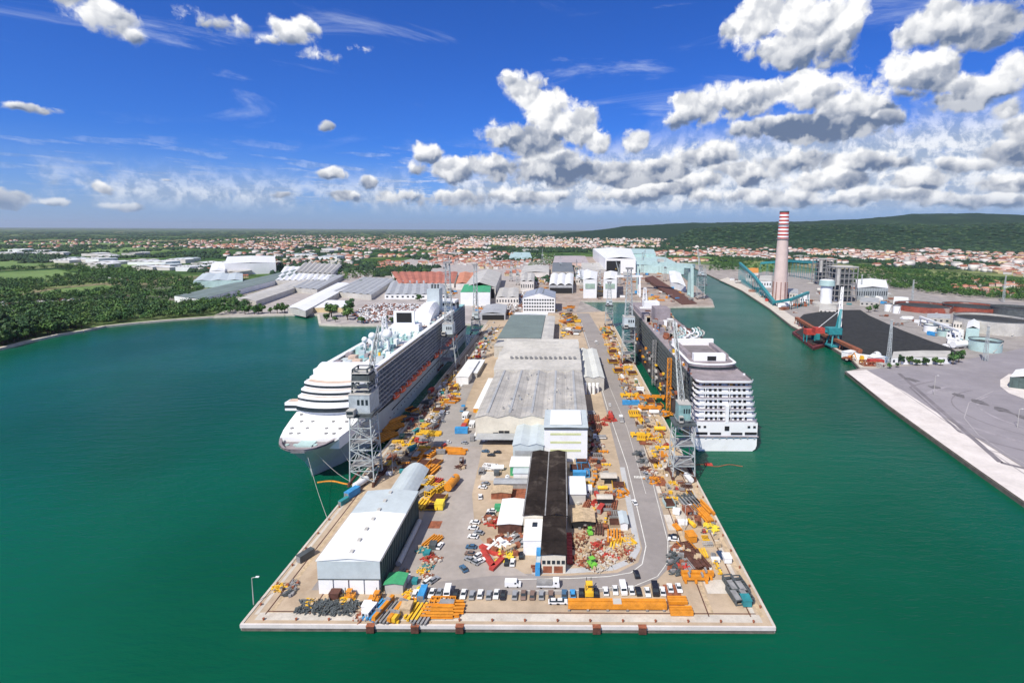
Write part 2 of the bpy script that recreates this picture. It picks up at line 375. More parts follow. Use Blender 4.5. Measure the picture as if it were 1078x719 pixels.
def country_mat(name, forest=False):
    m = bpy.data.materials.new(name); m.use_nodes = True; t = m.node_tree; t.nodes.clear(); q = NG(t)
    geo = q.n('ShaderNodeNewGeometry').outputs['Position']
    if forest:
        a = q.noise(geo, .02, 8, .7); b_ = q.noise(geo, .0022, 6, .6)
        c = q.mix(q.mr(a, .3, .7), (.008,.026,.014), (.020,.048,.022))
        c = q.mix(q.m('MULTIPLY', q.mr(b_, .52, .66), .5), c, (.040,.080,.032))
    else:
        w = q.v('ADD', geo, q.v('MULTIPLY', q.noise(geo, .002, 3, .5, out=1), (200, 200, 0)))
        rot = q.n('ShaderNodeMapping', {'Vector': w, 'Rotation': (0, 0, .5), 'Scale': (1, .45, 0)}).outputs[0]
        vo = q.n('ShaderNodeTexVoronoi', {'Vector': rot, 'Scale': .0062}, feature='F1')
        s = q.n('ShaderNodeSeparateColor', (vo.outputs['Color'],)).outputs
        c = q.mix(s[0], (.040,.095,.028), (.095,.165,.045))
        c = q.mix(q.mr(s[1], .78, .80), c, (.20,.24,.10))
        c = q.mix(q.mr(s[2], .90, .91), c, (.30,.27,.17))
        woods = q.noise(geo, .0011, 9, .72); c = q.mix(q.mr(woods, .51, .56), c, (.012,.036,.016))
        c = q.mix(q.m('MULTIPLY', q.mr(q.noise(geo, .012, 6, .7), .45, .6), .7), c, (.018,.045,.017))
        # built-up ground round the docks, green country further out
        s2 = q.n('ShaderNodeSeparateXYZ', (geo,)).outputs
        d = q.v('LENGTH', q.v('MULTIPLY', q.v('SUBTRACT', geo, (120, 900, 0)), (1/900, 1/1050, 0)), out=1)
        town = q.mr(q.m('ADD', d, q.m('MULTIPLY', q.m('SUBTRACT', q.noise(geo, .004, 5, .6), .5), 1.2)), 1.1, .75)
        c = q.mix(town, c, q.mix(q.mr(q.noise(geo, .05, 6, .7), .35, .65), (.24,.22,.21), (.40,.37,.35)))
    b = q.n('ShaderNodeBsdfPrincipled', {'Base Color': c, 'Roughness': .95, 'Specular IOR Level': .1})
    t.links.new(b.outputs[0], q.n('ShaderNodeOutputMaterial').inputs[0]); return m
mb = MB(); mb.add([(-60000,-300,0),(60000,-300,0),(60000,2300,0),(-60000,2300,0)], ((0,1,2,3),))
tag(mb.build('water', water_mat()), kind='structure')
PX = lambda l, h=G: [P(x, y, h) for x, y in l]
shore_left = PX([(-700,520),(-300,430),(-120,396),(0,366),(28,359),(60,352),(86,348),(110,343),(150,339),(185,336),(225,333),(262,332),(300,331),(335,331),(337,341),(360,342),(415,342),(460,341),(500,341)])
basin = PX([(638,330),(620,321),(611,317),(640,317),(674,317),(676,323),(700,323),(752,322.5),(750,316),(741,309),(735,303),(724,296),(714,288),(708,281),(716,279),(730,282),(741,287),(758,295),(781,306),(810,325),(833,343),(856,355),(876,366),(897,379),(905,388),(890,391),(935,427),(985,463),(1030,495),(1076,527),(1200,616)])
far = [Vector((4000,150,G)), Vector((60000,150,G)), Vector((60000,70000,G)), Vector((-60000,70000,G)), Vector((-60000,350,G)), Vector((-4000,350,G))]
PR = P(648, 347).x; PL = P(254, 657).x; PRX = P(815, 659).x; PY0 = P(540, 658).y; PYT = P(500, 341).y; PYR = P(645, 335).y
pier_poly = [Vector((PL, PYT, G)), Vector((PL, PY0, G)), Vector((PRX, PY0, G)), Vector((PRX, PYR, G))]
GM = country_mat('countryside')
mb = MB(); mb.prism([p.to_2d() for p in shore_left[:-1]+[Vector((PL, PYT, G)), Vector((PL+.2, PYT+8, G)), Vector((PRX-.2, PYR+6, G)), Vector((PRX, PYR, G))]+basin+far], -8, G)
tag(mb.build('ground', GM), kind='structure')
mb = MB(); mb.prism([p.to_2d() for p in pier_poly]+[Vector((PRX-.3, PYR+60)), Vector((PL+.3, PYT+60))], -8, G+.05)
PM = mat('pier_paving', (.46,.365,.265), .9, .16, .035, bump=.25, dirt=((.30,.22,.15), .65, .05))
tag(mb.build('pier', PM), kind='structure')
# edge beams of the quays: pale coping over a dark wet wall
def strip(name, m, pts, z0, z1, w):
    mb = MB()
    for a, b in zip(pts[:-1], pts[1:]):
        d = (b-a).normalized(); n = Vector((-d.y, d.x, 0))*w/2
        mb.prism([(a-n).to_2d(), (b-n).to_2d(), (b+n).to_2d(), (a+n).to_2d()], z0, z1)
    return tag(mb.build(name, m), kind='structure')
V3 = lambda x, y, z=G: Vector((x, y, z))
strip('quay_wall', 'wconc', [V3(PL-.25, PY0-.3), V3(PRX+.25, PY0-.3)], 1.25, G+.28, .6)
strip('quay_wall', 'dconc', [V3(PL, PY0-.1), V3(PRX, PY0-.1)], -6, 1.27, .4)
strip('quay_wall', 'conc', [V3(PL+.1, PY0), V3(PL+.1, PYT)], -6, G+.28, .9)
strip('quay_wall', 'conc', [V3(PRX-.1, PY0), V3(PRX-.1, PYR)], -6, G+.28, .9)
strip('quay_wall', 'conc', basin[2:8], -5, G+.4, 1.6)
strip('quay_wall', 'dconc', basin[11:25], -5, G+.3, 1.4)
strip('quay_wall', 'dconc', basin[25:31], -5, G+.1, 1.2)
strip('shore', 'conc', shore_left[1:13], -3, G+.15, 5.0)
strip('shore', 'conc', shore_left[12:], -3, G+.3, 3.0)
# service tunnel slab lines and crane rails along both sides
for i, (x, w, nm, m, dz) in enumerate(((PL+2.2, 1.2, 'quay_strip', 'conc', .09), (PL+5.2, .35, 'crane_rail', 'dkrust', .16), (PL+6.6, 1.3, 'quay_strip', 'wood', .09), (PL+19.5, .35, 'crane_rail', 'dkrust', .16), (PL+20.8, 1.6, 'quay_strip', 'wood', .09),
        (PRX-2.4, 1.5, 'quay_strip', 'wood', .09), (PRX-6.0, .35, 'crane_rail', 'dkrust', .16), (PRX-4.8, 1.4, 'quay_strip', 'conc', .09), (PRX-19.5, .35, 'crane_rail', 'dkrust', .16), (PRX-18.3, 1.5, 'quay_strip', 'wood', .09))):
    strip(nm, m, [V3(x, PY0+4), V3(x, min(PYT, PYR)-3)], G, G+dz, w)
strip('quay_strip', 'conc', [V3(PL+3, PY0+3.2), V3(PRX-3, PY0+3.2)], G, G+.10, 3.2)
strip('quay_rail', 'dkrust', [V3(PL+5, PY0+5.3), V3(PRX-4, PY0+5.3)], G, G+.17, .3)
# roads on the pier
def sheet(name, m, px, dz, world=False, kind='structure'):
    pts = px if world else PX(px); mb = MB()
    tri = tessellate_polygon([pts]); vs = [(p[0], p[1], G+dz) for p in pts]; fs = []
    for t in tri:
        a, b, c = [Vector(vs[i]).to_2d() for i in t]; fs.append(t if (b-a).cross(c-a) > 0 else t[::-1])
    mb.add(vs, fs); return tag(mb.build(name, m), kind=kind)
sheet('road', 'asph', [(455,613),(520,606),(600,606),(650,603),(672,592),(676,578),(668,545),(655,500),(640,440),(628,395),(614,350),(607,330),(620,330),(632,350),(650,395),(667,440),(684,490),(698,540),(706,575),(702,600),(690,612),(668,620),(600,626),(540,626),(480,628),(440,630)], .12)
sheet('road', mat('dusty_yard_asphalt', (.37,.335,.31), .9, .12, .04, bump=.2, dirt=((.26,.22,.19), .5, .06)), [(440,630),(455,613),(520,606),(556,606),(520,585),(500,560),(497,520),(508,470),(470,470),(440,560),(415,610)], .08)
sheet('road', mat('grey_yard_road', (.33,.31,.295), .9, .12, .04, bump=.15, dirt=((.24,.20,.17), .5, .05)), [(480,470),(508,470),(512,440),(488,430),(508,380),(524,345),(514,345),(490,385),(462,425),(440,462)], .12)
lane = [(657,500),(668,545),(674,575),(668,592),(650,601),(600,604),(540,605)]
def ribbon(name, m, pts, dz, w, parent=None):
    mb = MB()
    for a, b in zip(pts[:-1], pts[1:]):
        d = (b-a).normalized(); n = Vector((-d.y, d.x, 0))*w/2; z = G+dz
        mb.add([(*(a-n).to_2d(), z), (*(b-n).to_2d(), z), (*(b+n).to_2d(), z), (*(a+n).to_2d(), z)], ((3,2,1,0),) if False else ((0,1,2,3),))
    return tag(mb.build(name, m), kind='structure')
ribbon('road_marking', 'line', PX([(643,440),(660,490),(672,540),(680,575),(676,594),(664,603),(640,607),(600,609),(540,610)]), .17, .35)
ribbon('road_marking', 'line', PX([(612,340),(625,380),(640,432)]), .17, .35)
ribbon('road_marking', 'line', PX([(678,470),(690,520),(703,570),(703,592),(692,607),(668,617),(600,622),(540,622)]), .17, .25)
ribbon('road_marking', 'line', PX([(630,380),(660,450),(680,520)]), .17, .18)
mb = MB()
for i in range(8):                                   # pedestrian crossing
    x = P(668+i*1.55, 503.5).x; y = P(668, 503.5).y; mb.add([(x, y, G+.18), (x+.45, y, G+.18), (x+.45, y+2.4, G+.18), (x, y+2.4, G+.18)], ((0,1,2,3),))
tag(mb.build('pedestrian_crossing', 'line'), kind='structure')
strip('pavement', mat('pale_pavement', (.46,.47,.48), .85, .1, .1), PX([(655,492),(665,545),(671,577),(664,590),(645,598),(600,601),(560,602)]), G, G+.14, 2.6)
# patched slabs and stains in the yards
for i in range(46):
    k = random.random(); y = random.uniform(400, 640); l = 592-.8145*(y-241); r = 592+.536*(y-241)
    x = l+(r-l)*random.choice((random.uniform(.06,.34), random.uniform(.36,.60), random.uniform(.82,.95)))
    p = P(x, y); w, d = random.uniform(3, 11), random.uniform(4, 16)
    sheet('concrete_patch', random.choice(('conc','conc','wood','asph','steel')) if k < .8 else 'rust', [V3(p.x-w/2, p.y-d/2), V3(p.x+w/2, p.y-d/2), V3(p.x+w/2, p.y+d/2), V3(p.x-w/2, p.y+d/2)], .055+.002*i/46*10 if False else .06+i*.0012, True)
# right bank
sheet('quay', 'wconc', [(889,391),(912,389.5),(955,414),(1010,450),(1078,493),(1200,572),(1200,616),(1076,527),(1030,495),(985,463),(935,427)], .10)
sheet('quay', 'pasph', [(913,389.5),(940,386),(990,384),(1040,374),(1100,362),(1400,370),(1500,620),(1200,571),(1078,492),(1010,449)], .08)
ribbon('road_marking', mat('faded_kerb_line', (.40,.38,.40), .8, .2, .5), PX([(1090,408),(1045,412),(1020,424),(1015,440),(1030,458),(1060,478),(1100,500)]), .14, .5)
ribbon('road_marking', 'pasph', PX([(935,402),(990,440),(1080,500)]), .16, .5)
for k in range(9):                                  # faint sweeping tyre tracks and slab joints on the terminal apron
    c_ = P(1150, 440); r0 = 52+k*13; pts = [V3(c_.x+r0*math.cos(a)*1.25, c_.y+r0*math.sin(a)) for a in [2.0+i*.11 for i in range(20)]]
    pts = [p for p in pts if proj(p)[0] < 1300 and proj(p)[1] > 392 and proj(p)[0] > 930+(proj(p)[1]-391)*1.25]
    if len(pts) > 2: ribbon('tyre_track', mat('track_%s' % ('pale','dark')[k % 2], ((.31,.29,.32),(.20,.185,.205))[k % 2], .9, .2, .05), pts, .10+k*.006, (1.6,.8,3.0)[k % 3])
for k in range(7):
    p = P(960+k*24, 400+k*8); sheet('apron_stain', mat('apron_stain', (.16,.15,.16), .8, .3, .3), [p+Vector((4*math.cos(a)*random.uniform(.5,1.3), 7*math.sin(a)*random.uniform(.5,1.3), 0)) for a in [i*.7 for i in range(9)]], .175+k*.004, True)
sheet('traffic_island', 'wconc', [(1053,400),(1062,394),(1080,393),(1200,394),(1200,432),(1078,420),(1062,414),(1053,407)], .22)
sheet('quay_road', 'conc', [(757,295),(781,306),(810,325),(833,343),(856,355),(876,366),(897,379),(905,387),(930,386),(900,374),(868,356),(845,340),(818,322),(790,304),(766,292)], .08)
mb = MB()
cp = PX([(838,338),(846,331),(872,327),(905,327),(915,333),(950,349),(985,363),(1008,371),(1004,375),(975,378),(940,381),(905,379),(880,366),(856,352)])
cc = sum((p for p in cp), Vector())/len(cp)
rings = [[(p.x, p.y, G+.1) for p in cp], [(p.x*.93+cc.x*.07, p.y*.93+cc.y*.07, G+2.4+random.random()) for p in cp], [(p.x*.7+cc.x*.3, p.y*.7+cc.y*.3, G+3.0+random.random()*1.5) for p in cp], [(p.x*.35+cc.x*.65, p.y*.35+cc.y*.65, G+2.5+random.random()*2) for p in cp]]
vs = sum(rings, [])+[(cc.x, cc.y, G+4)]; n = len(cp); fs = []
for k in range(3):
    fs += [(k*n+i, k*n+(i+1) % n, (k+1)*n+(i+1) % n, (k+1)*n+i) for i in range(n)]
fs += [(3*n+i, 3*n+(i+1) % n, 4*n) for i in range(n)]
mb.add(vs, fs); tag(mb.build('coal_heap', 'coal'), 'broad low black coal heap covering the yard beside the channel', 'coal heap', kind='stuff')
# mainland yard floors
LY = mat('lot_paving', (.40,.37,.36), .9, .2, .05, dirt=((.24,.2,.2), .5, .05))
sheet('yard', LY, [(300,331),(335,331),(337,341),(415,342),(497,341),(510,330),(548,300),(560,268),(480,262),(400,280),(330,300),(240,326),(225,332)], .06)
sheet('yard', mat('shipyard_floor', (.36,.30,.26), .9, .25, .04, dirt=((.22,.12,.07), .6, .05)), [(548,330),(606,330),(611,317),(674,317),(676,323),(700,323),(752,322),(741,309),(724,296),(706,281),(690,272),(600,270),(560,290)], .06)
sheet('yard', mat('power_station_floor', (.31,.29,.28), .9, .2, .05, dirt=((.18,.15,.14), .5, .05)), [(766,292),(790,304),(818,322),(845,340),(868,356),(900,374),(930,386),(1000,383),(1078,370),(1300,355),(1200,318),(1078,318),(1000,316),(940,300),(860,288),(800,286)], .05)
# green parkland on the left bank and meadows
for k, px in enumerate(([(-40,348),(30,330),(80,318),(150,314),(230,320),(262,331),(225,333),(185,336),(150,339),(110,343),(86,348),(60,352),(28,359),(0,366),(-60,380)],)):
    sheet('grass', 'grass', px, .04)
LG = mat('meadow', (.13,.22,.055), .95, .2, .01, dirt=((.2,.26,.09), .5, .02))
for k, px in enumerate(([(20,313),(60,304),(110,300),(128,303),(110,308),(70,312),(40,316)], [(0,287),(60,284),(90,290),(40,296),(-20,298)], [(150,308),(180,305),(185,308),(160,312)], [(-40,262),(120,259),(200,262),(150,267),(-40,270)], [(1005,305),(1060,300),(1078,304),(1040,310)], [(775,283),(800,276),(830,279),(800,287)],
        [(0,272),(30,269),(70,276),(20,282),(-30,282)], [(720,272),(745,270),(760,276),(735,278)], [(-40,256),(60,255.4),(190,257),(60,258.2)], [(240,251.5),(420,251),(470,252.5),(300,253.4)], [(100,279),(150,277.5),(175,280),(120,282)], [(-30,302),(20,300.5),(40,303),(0,306)])):
    sheet('meadow', LG, px, .12+k*.02)

# hills beyond the town
def hills():
    nx, ny = 260, 150; vs = []
    pr = [(560,0),(640,3),(690,6),(740,8),(800,9),(850,10),(890,12),(930,15),(965,18),(1000,19),(1040,18),(1078,17.5),(1300,22),(1700,16)]
    near = [(690,0),(730,2.0),(780,5),(830,6.5),(880,7),(930,7),(985,7.0),(1030,8.0),(1078,7.5),(1300,9),(1700,9)]
    xs = np.linspace(600, 1700, nx); res = []
    def h(px, Y):
        hf = np.interp(px, *zip(*pr)); hn = np.interp(px, *zip(*near))
        an = np.exp(-((Y-4600)/900.0)**2); af = 1/(1+np.exp(-(Y-7200)/450))*np.exp(-((Y-9000)/2600.0)**2)
        return an*(CZ*(hn > 0)*min(1, hn/2.0)+hn*4600/F)+af*(CZ*min(1, hf/4.0)+hf*8800/F)
    from mathutils import noise as mn
    for j in range(ny):
        Y = 2900+ (j/(ny-1))**1.25*9000
        for i in range(nx):
            px = 560+i/(nx-1)*1140; X = (px-PXC)/F*Y
            z = h(px, Y)
            fr = mn.fractal(Vector((X/900, Y/900, 0)), .9, 2.1, 5); f2 = mn.fractal(Vector((X/90, Y/90, 3)), .8, 2.0, 3)
            vs.append((X, Y, G-6+z*(1+.10*fr)+min(z, 90)/90*f2*7))
    mb = MB(); mb.add(vs, [(j*nx+i, j*nx+i+1, (j+1)*nx+i+1, (j+1)*nx+i) for j in range(ny-1) for i in range(nx-1)])
    tag(mb.build('hills', country_mat('wooded_hills', True), smooth=True), kind='structure')
    return np.array(vs).reshape(ny, nx, 3)
HV = hills()
# ------------------------------------------------------------------ buildings
def rect(xl, xr, yf, yb, h=G):
    a = P(xl, yf, h); b = P(xr, yf, h); y1 = P((xl+xr)/2, yb, h).y
    return a.x, b.x, a.y, y1
def bays_roof(mb, x0, x1, y0, y1, z, rise, n=1, axis='y', over=.4, th=.25, arch=False):
    "n gables side by side; ridges run along the axis"
    def pt(u, v, zz): return (u, v, zz) if axis == 'y' else (v, u, zz)
    if axis == 'x': x0, x1, y0, y1 = y0, y1, x0, x1
    x0 -= over; x1 += over; y0 -= over; y1 += over; w = (x1-x0)/n
    for i in range(n):
        k = 8 if arch else 2
        pr = [(x0+w*i+w*j/k, z+rise*(math.sin(math.pi*j/k) if arch else (1-abs(2*j/k-1)))) for j in range(k+1)]
        for a, b in zip(pr[:-1], pr[1:]):
            vs = [pt(a[0], y0, a[1]), pt(b[0], y0, b[1]), pt(b[0], y1, b[1]), pt(a[0], y1, a[1]), pt(a[0], y0, a[1]+th), pt(b[0], y0, b[1]+th), pt(b[0], y1, b[1]+th), pt(a[0], y1, a[1]+th)]
            fs = ((0,3,2,1),(4,5,6,7),(0,1,5,4),(2,3,7,6),(3,0,4,7),(1,2,6,5))
            mb.add(vs, fs if axis == 'y' else [f[::-1] for f in fs])
def gable_wall(mb, x0, x1, y0, y1, z0, z, rise, n=1, axis='y', arch=False):
    mb.box(x0, x1, y0, y1, z0, z)
    if rise <= 0: return
    def pt(u, v, zz): return (u, v, zz) if axis == 'y' else (v, u, zz)
    a0, a1, b0, b1 = (x0, x1, y0, y1) if axis == 'y' else (y0, y1, x0, x1)
    w = (a1-a0)/n; k = 8 if arch else 2
    for v in (b0, b1-.2):
        for i in range(n):
            pr = [(a0+w*i+w*j/k, z+rise*(math.sin(math.pi*j/k) if arch else (1-abs(2*j/k-1)))) for j in range(k+1)]
            top = [pt(p[0], v, p[1]-.02) for p in pr]; top2 = [pt(p[0], v+.2, p[1]-.02) for p in pr]; m = len(pr)
            mb.add(top+top2, (tuple(range(m)), tuple(range(2*m-1, m-1, -1))))
def shed(name, label, x0, x1, y0, y1, h, rise=1.5, n=1, axis='y', wall='white', roof='lgrey', cat='shed', group=None, arch=False, base=G, doors=None, wins=None, extra=None, th=.25):
    t = thing(name, label, cat, ((x0+x1)/2, (y0+y1)/2, base), group)
    mb = MB(); gable_wall(mb, x0, x1, y0, y1, base, base+h, rise, n, axis, arch); mb.build('wall', wall, t)
    mb = MB(); bays_roof(mb, x0, x1, y0, y1, base+h+.02, rise, n, axis, arch=arch, th=th); mb.build('roof', roof, t)
    for d in doors or ():                             # fraction, width, height, material on the near face
        mb = MB(); c = x0+(x1-x0)*d[0]; mb.box(c-d[1]/2, c+d[1]/2, y0-.12, y0+.1, base+.02, base+d[2]); mb.build('door', d[3], t)
    for w in wins or ():                              # rows: z, number, width, height, margin
        z, k, ww, hh, mg = w[:5]
        for i in range(k):
            c = x0+mg+(x1-x0-2*mg)*(i+.5)/k
            mb = MB(); mb.box(c-ww/2, c+ww/2, y0-.08, y0+.1, base+z, base+z+hh); mb.build('window', w[5] if len(w) > 5 else 'glass', t)
    return t
def piece(t, name, m, *boxes, rot=0):
    mb = MB()
    for b in boxes: mb.box(*b, rot=rot)
    return mb.build(name, m, t)
# front-left warehouse
zt = G+12
x0, x1, y0, y1 = rect(334, 399.5, 590, 517.5, zt)
ym = P(380, 541.5, zt).y; xm = (x0+x1)/2
t = thing('warehouse', 'big white warehouse with sliding doors near the left corner of the pier', 'warehouse', (xm, y0, G))
mb = MB(); gable_wall(mb, x0, x1, y0, y1, G, zt, 1.0); mb.build('wall', 'shipwhite', t)
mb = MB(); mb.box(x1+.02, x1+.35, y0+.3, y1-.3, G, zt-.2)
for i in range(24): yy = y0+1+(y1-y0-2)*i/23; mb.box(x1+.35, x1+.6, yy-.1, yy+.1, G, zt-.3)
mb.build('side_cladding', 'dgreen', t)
mb = MB(); bays_roof(mb, x0, x1, y0, ym, zt+.02, 1.0); mb.build('roof', mat('bright_white_roof', (.83,.84,.84), .5, .03, .05, stripes=(1, 6.0, .07)), t)
mb = MB(); bays_roof(mb, x0, x1, ym+.8, y1, zt+.02, 1.0); mb.build('roof', 'bluegrey', t)
piece(t, 'fascia', 'bluegrey', (x0-.05, x1+.2, y0-.3, y0-.02, G+5.6, zt-.1))
piece(t, 'door_rail', 'dsteel', (x0, x1, y0-.5, y0-.31, G+5.3, G+5.55))
for i in range(4):
    a = x0+(x1-x0)*(i*.25+.012); b = x0+(x1-x0)*((i+1)*.25-.012); piece(t, 'sliding_door', 'shipwhite', (a, b, y0-.42-.1*(i % 2), y0-.2-.1*(i % 2), G+.1, G+5.2))
mb = MB()
for k in range(3): mb.cyl((x1+1.6, y0+14, G+1.2+.0*k), (x1+1.6, y1-4, G+1.2), 1.1, n=12) if k == 0 else mb.cyl((x1+1.6, y0+14+k*9, G+.02), (x1+1.6, y0+14+k*9, G+2.6), .35)
o = mb.build('pipeline', 'lgrey', None); tag(o, 'fat pale grey pipe lying along the dark wall of the front warehouse', 'pipe')
for i in range(7): yy = y0+3+(y1-y0-6)*i/6; piece(t, 'ridge_vent', 'lgrey', (xm-.6, xm+.6, yy-.8, yy+.8, zt+.9, zt+1.75))
piece(t, 'gutter', 'steel', (x1+.4, x1+.75, y0, y1, zt-.25, zt)); piece(t, 'gutter', 'steel', (x0-.75, x0-.4, y0, y1, zt-.25, zt))
# low curved shed behind it, black opening towards the road
a = P(385, 517, G); b = P(419, 517, G); c = P(434, 486, G); W1x0 = x0+2; h = 7
yb0, yb1 = y1+1.5, P(430, 487, G+h).y
t = thing('curved_shed', 'low pale grey tunnel shed with a black open side, behind the white warehouse', 'shed', ((x0+x1)/2, (yb0+yb1)/2, G))
xa, xb = x0+3.5, x0+15.5
mb = MB(); bays_roof(mb, xa, xb, yb0, yb1, G+3.2, 3.6, arch=True); mb.build('roof', 'bluegrey', t)
piece(t, 'wall', 'grey', (xa, xa+.4, yb0, yb1, G, G+3.2), (xa, xb, yb1-.4, yb1, G, G+3.2))
piece(t, 'opening', 'black', (xb-.5, xb, yb0+.2, yb1-.5, G+.02, G+3.3))
# black-roofed block
z = G+7.5
x0, x1, y0, y1 = rect(551, 597, 542.6, 476, z); BX0, BX1, BY0, BY1 = x0, x1, y0, y1
yc = P(580, 583, z).y; xc = P(570, 583, z).x; xd = P(595.5, 583, z).x
t = thing('workshop_block', 'long workshop block with a black-brown tarred roof in the middle of the pier', 'workshop', ((x0+x1)/2, y0, G))
piece(t, 'wall', 'cream', (x0, x1, y0, y1, G, z), (xc, xd, yc, y0-.02, G, z-.3))
mb = MB(); bays_roof(mb, x0, x1, y0, y1, z, .9, 2); bays_roof(mb, xc, xd, yc, y0-.5, z-.28, .35, 1); mb.build('roof', 'tar', t)
for xx in (x0-.3, (x0+x1)/2-.3, x1-.3): piece(t, 'gutter', 'steel', (xx, xx+.5, y0-.3, y1, z+.25, z+.42))
for i in range(5): c = xc+(xd-xc)*(i+.5)/5; piece(t, 'window', 'glass', (c-.6, c+.6, yc-.08, yc+.1, G+3.6, G+5))
for fr in (.25, .7): c = xc+(xd-xc)*fr; piece(t, 'door', 'rust', (c-1.6, c+1.6, yc-.1, yc+.1, G, G+2.8))
t = thing('annex', 'small white annex with a blue tank side, left of the black roof', 'annex', (xc-3, yc, G))
xa = P(552, 560, G+6).x
piece(t, 'wall', 'shipwhite', (xa, xc-.4, P(560, 569, G+6).y, y0-.3, G, G+6))
piece(t, 'roof', 'white', (xa-.2, xc-.42, P(560, 569, G+6).y-.2, y0-.28, G+6.02, G+6.3))
piece(t, 'skylight', 'glass', (xc-4.5, xc-2.5, y0-6, y0-3, G+6.3, G+6.5))
yf = P(560, 569, G+6).y
piece(t, 'tank', 'blue', (xc-2.2, xc-.5, yf-4, yf-1, G, G+4)); piece(t, 'tank', 'blue', (xc-2.2, xc-.5, yf-12, yf-9, G, G+3.4)); piece(t, 'lean_to', 'bluegrey', (xc-2.0, xc-.45, yf-8.6, yf-4.4, G, G+2.6))
# tall white block
z = G+19
x0, x1, y0, y1 = rect(573, 618.5, 450, 432, z)
t = shed('office_tower', 'tall white block with three yellow-green stripes in front of the wavy hall', x0, x1, y0, y1, 19, .3, 1, wall='shipwhite', roof='bluegrey', cat='building')
piece(t, 'roof_light', 'shipwhite', (x0+3, x1-3, y0+2.5, y1-2.5, z+.7, z+1.1)); piece(t, 'fascia', 'dsteel', (x0-.1, x1+.1, y0-.5, y0-.02, z-.9, z+.1))
STR = mat('pale_yellow_band', (.62,.66,.36), .6, .1, .2)
for k in range(3): piece(t, 'painted_stripe', STR, (x0+3.2, x1-3.4, y0-.1, y0-.02, z-4.2-k*4.6, z-3.0-k*4.6))
TX0, TX1, TY0, TY1 = x0, x1, y0, y1
# pale blue shed beside it
z = G+9; x0, x1, y0, y1 = rect(540, 572, 469, 443, z)
t = shed('blue_roof_shed', 'pale blue double-roofed shed left of the tall white block', x0, TX0-.4, y0, y1, 9, 1.2, 2, wall='bluegrey', roof='bluegrey')
piece(t, 'window', 'grey', (x0+1, TX0-1.6, y0-.1, y0+.05, G+3.2, G+6.2))
# great hall with wavy roof
z = G+14; x0, x1, y0, y1 = rect(503, 617.5, 434, 391, z); HX0, HX1, HY0, HY1 = x0, x1, y0, y1
yh = TY1+1
t = shed('great_hall', 'great grey hall with a wavy ribbed roof across the middle of the pier', x0, x1, yh, y1, 14, 1.7, 5, wall='cream', roof='rib', cat='hall', arch=False,
    doors=((.18, 3, 5, 'black'), (.23, 3, 6, 'black'), (.28, 3, 6, 'black'), (.34, 3, 4.5, 'black'), (.40, 4, 4, 'grey')))
mb = MB(); mb.add([(x0+1, yh+1, z+.9), (x0+16, yh+2, z+2.4), (x0+5, yh+16, z+2.9)], ((0,1,2),)); 
for i in range(5): c = x0+(x1-x0)*(i+.5)/5; piece(t, 'skylight', 'grey', (c-.7, c+.7, yh+3, y1-4, z+1.7, z+2.1))
for i in range(26):
    cx_ = random.uniform(x0+4, x1-4); cy_ = random.uniform(yh+4, y1-8); w_ = random.uniform(.3, .8); piece(t, 'roof_vent', random.choice(('steel','lgrey','grey')), (cx_-w_, cx_+w_, cy_-w_, cy_+w_, z+.6, z+2.2+random.random()))
piece(t, 'canopy', 'grey', (x0+1, x0+26, yh-9, yh-.3, G+4.2, G+4.6))
# banded hall behind
z = G+16; x0, x1, y0, y1 = rect(520, 612, 389, 360, z)
t = thing('banded_hall', 'grey hall whose roof steps across in light and dark bands', 'hall', ((x0+x1)/2, y0, G))
piece(t, 'wall', 'lgrey', (x0, x1, y0, y1, G, z))
n = 5; d = (y1-y0)/n
for i in range(n):
    mb = MB(); a = y0+i*d; b = a+d
    lo, hi = z+.1, z+(5.0 if i in (1, 3) else 3.0); e = a+d*.30
    mb.prism([(x0-.4, a+.1), (x1+.4, a+.1), (x1+.4, b-.1), (x0-.4, b-.1)], z, [lo, lo, hi, hi]); mb.build('roof_band', 'lgrey', t)
    if i > 0: piece(t, 'skylight', 'glass' if i in (2, 4) else 'dsteel', (x0+2, x1-2, a-.35, a+.05, z+.4, z+(4.5 if i in (2, 4) else 2.4)))
for i in range(14): piece(t, 'roof_vent', 'steel', (x0+10+i*4, x0+12+i*4, y0+d*1.3, y0+d*1.3+1.5, z+2.5, z+4))
for i in range(9):
    q0 = x0+random.uniform(2, 70); piece(t, 'roof_patch', random.choice(('white','grey','lgrey')), (q0, q0+random.uniform(3, 12), y0+d*.25-.2, y0+d*.25+.2+random.uniform(.5, 2), z+1.2, z+1.45)) if False else None
BHX1 = x1; BHY1 = y1
z = G+10; a, x1r, y0r, y1r = rect(613, 636, 398, 368, z)
t = shed('side_shed', 'long pale shed along the right side of the halls', BHX1+.6, x1r, y0r, y1r, 10, 1.4, 2, wall='lgrey', roof=mat('pale_shed_roof', (.60,.62,.60), .6, .08, .06, stripes=(1, 8., .1)))
yq = y0r
for i in range(7):
    p = V3(HX1+3+(i % 4)*3.1, yq-4-(i//4)*4); mb = MB(); mb.cyl(p, p+Vector((0,0,7)), 1.2, n=12); mb.ball(p+Vector((0,0,7)), 1.2, 12, 6, (1,1,.4))
    tag(mb.build('silo', 'shipwhite', smooth=False), 'white upright silo standing beside the corner of the wavy hall', 'silo', 'white silos beside the wavy hall')
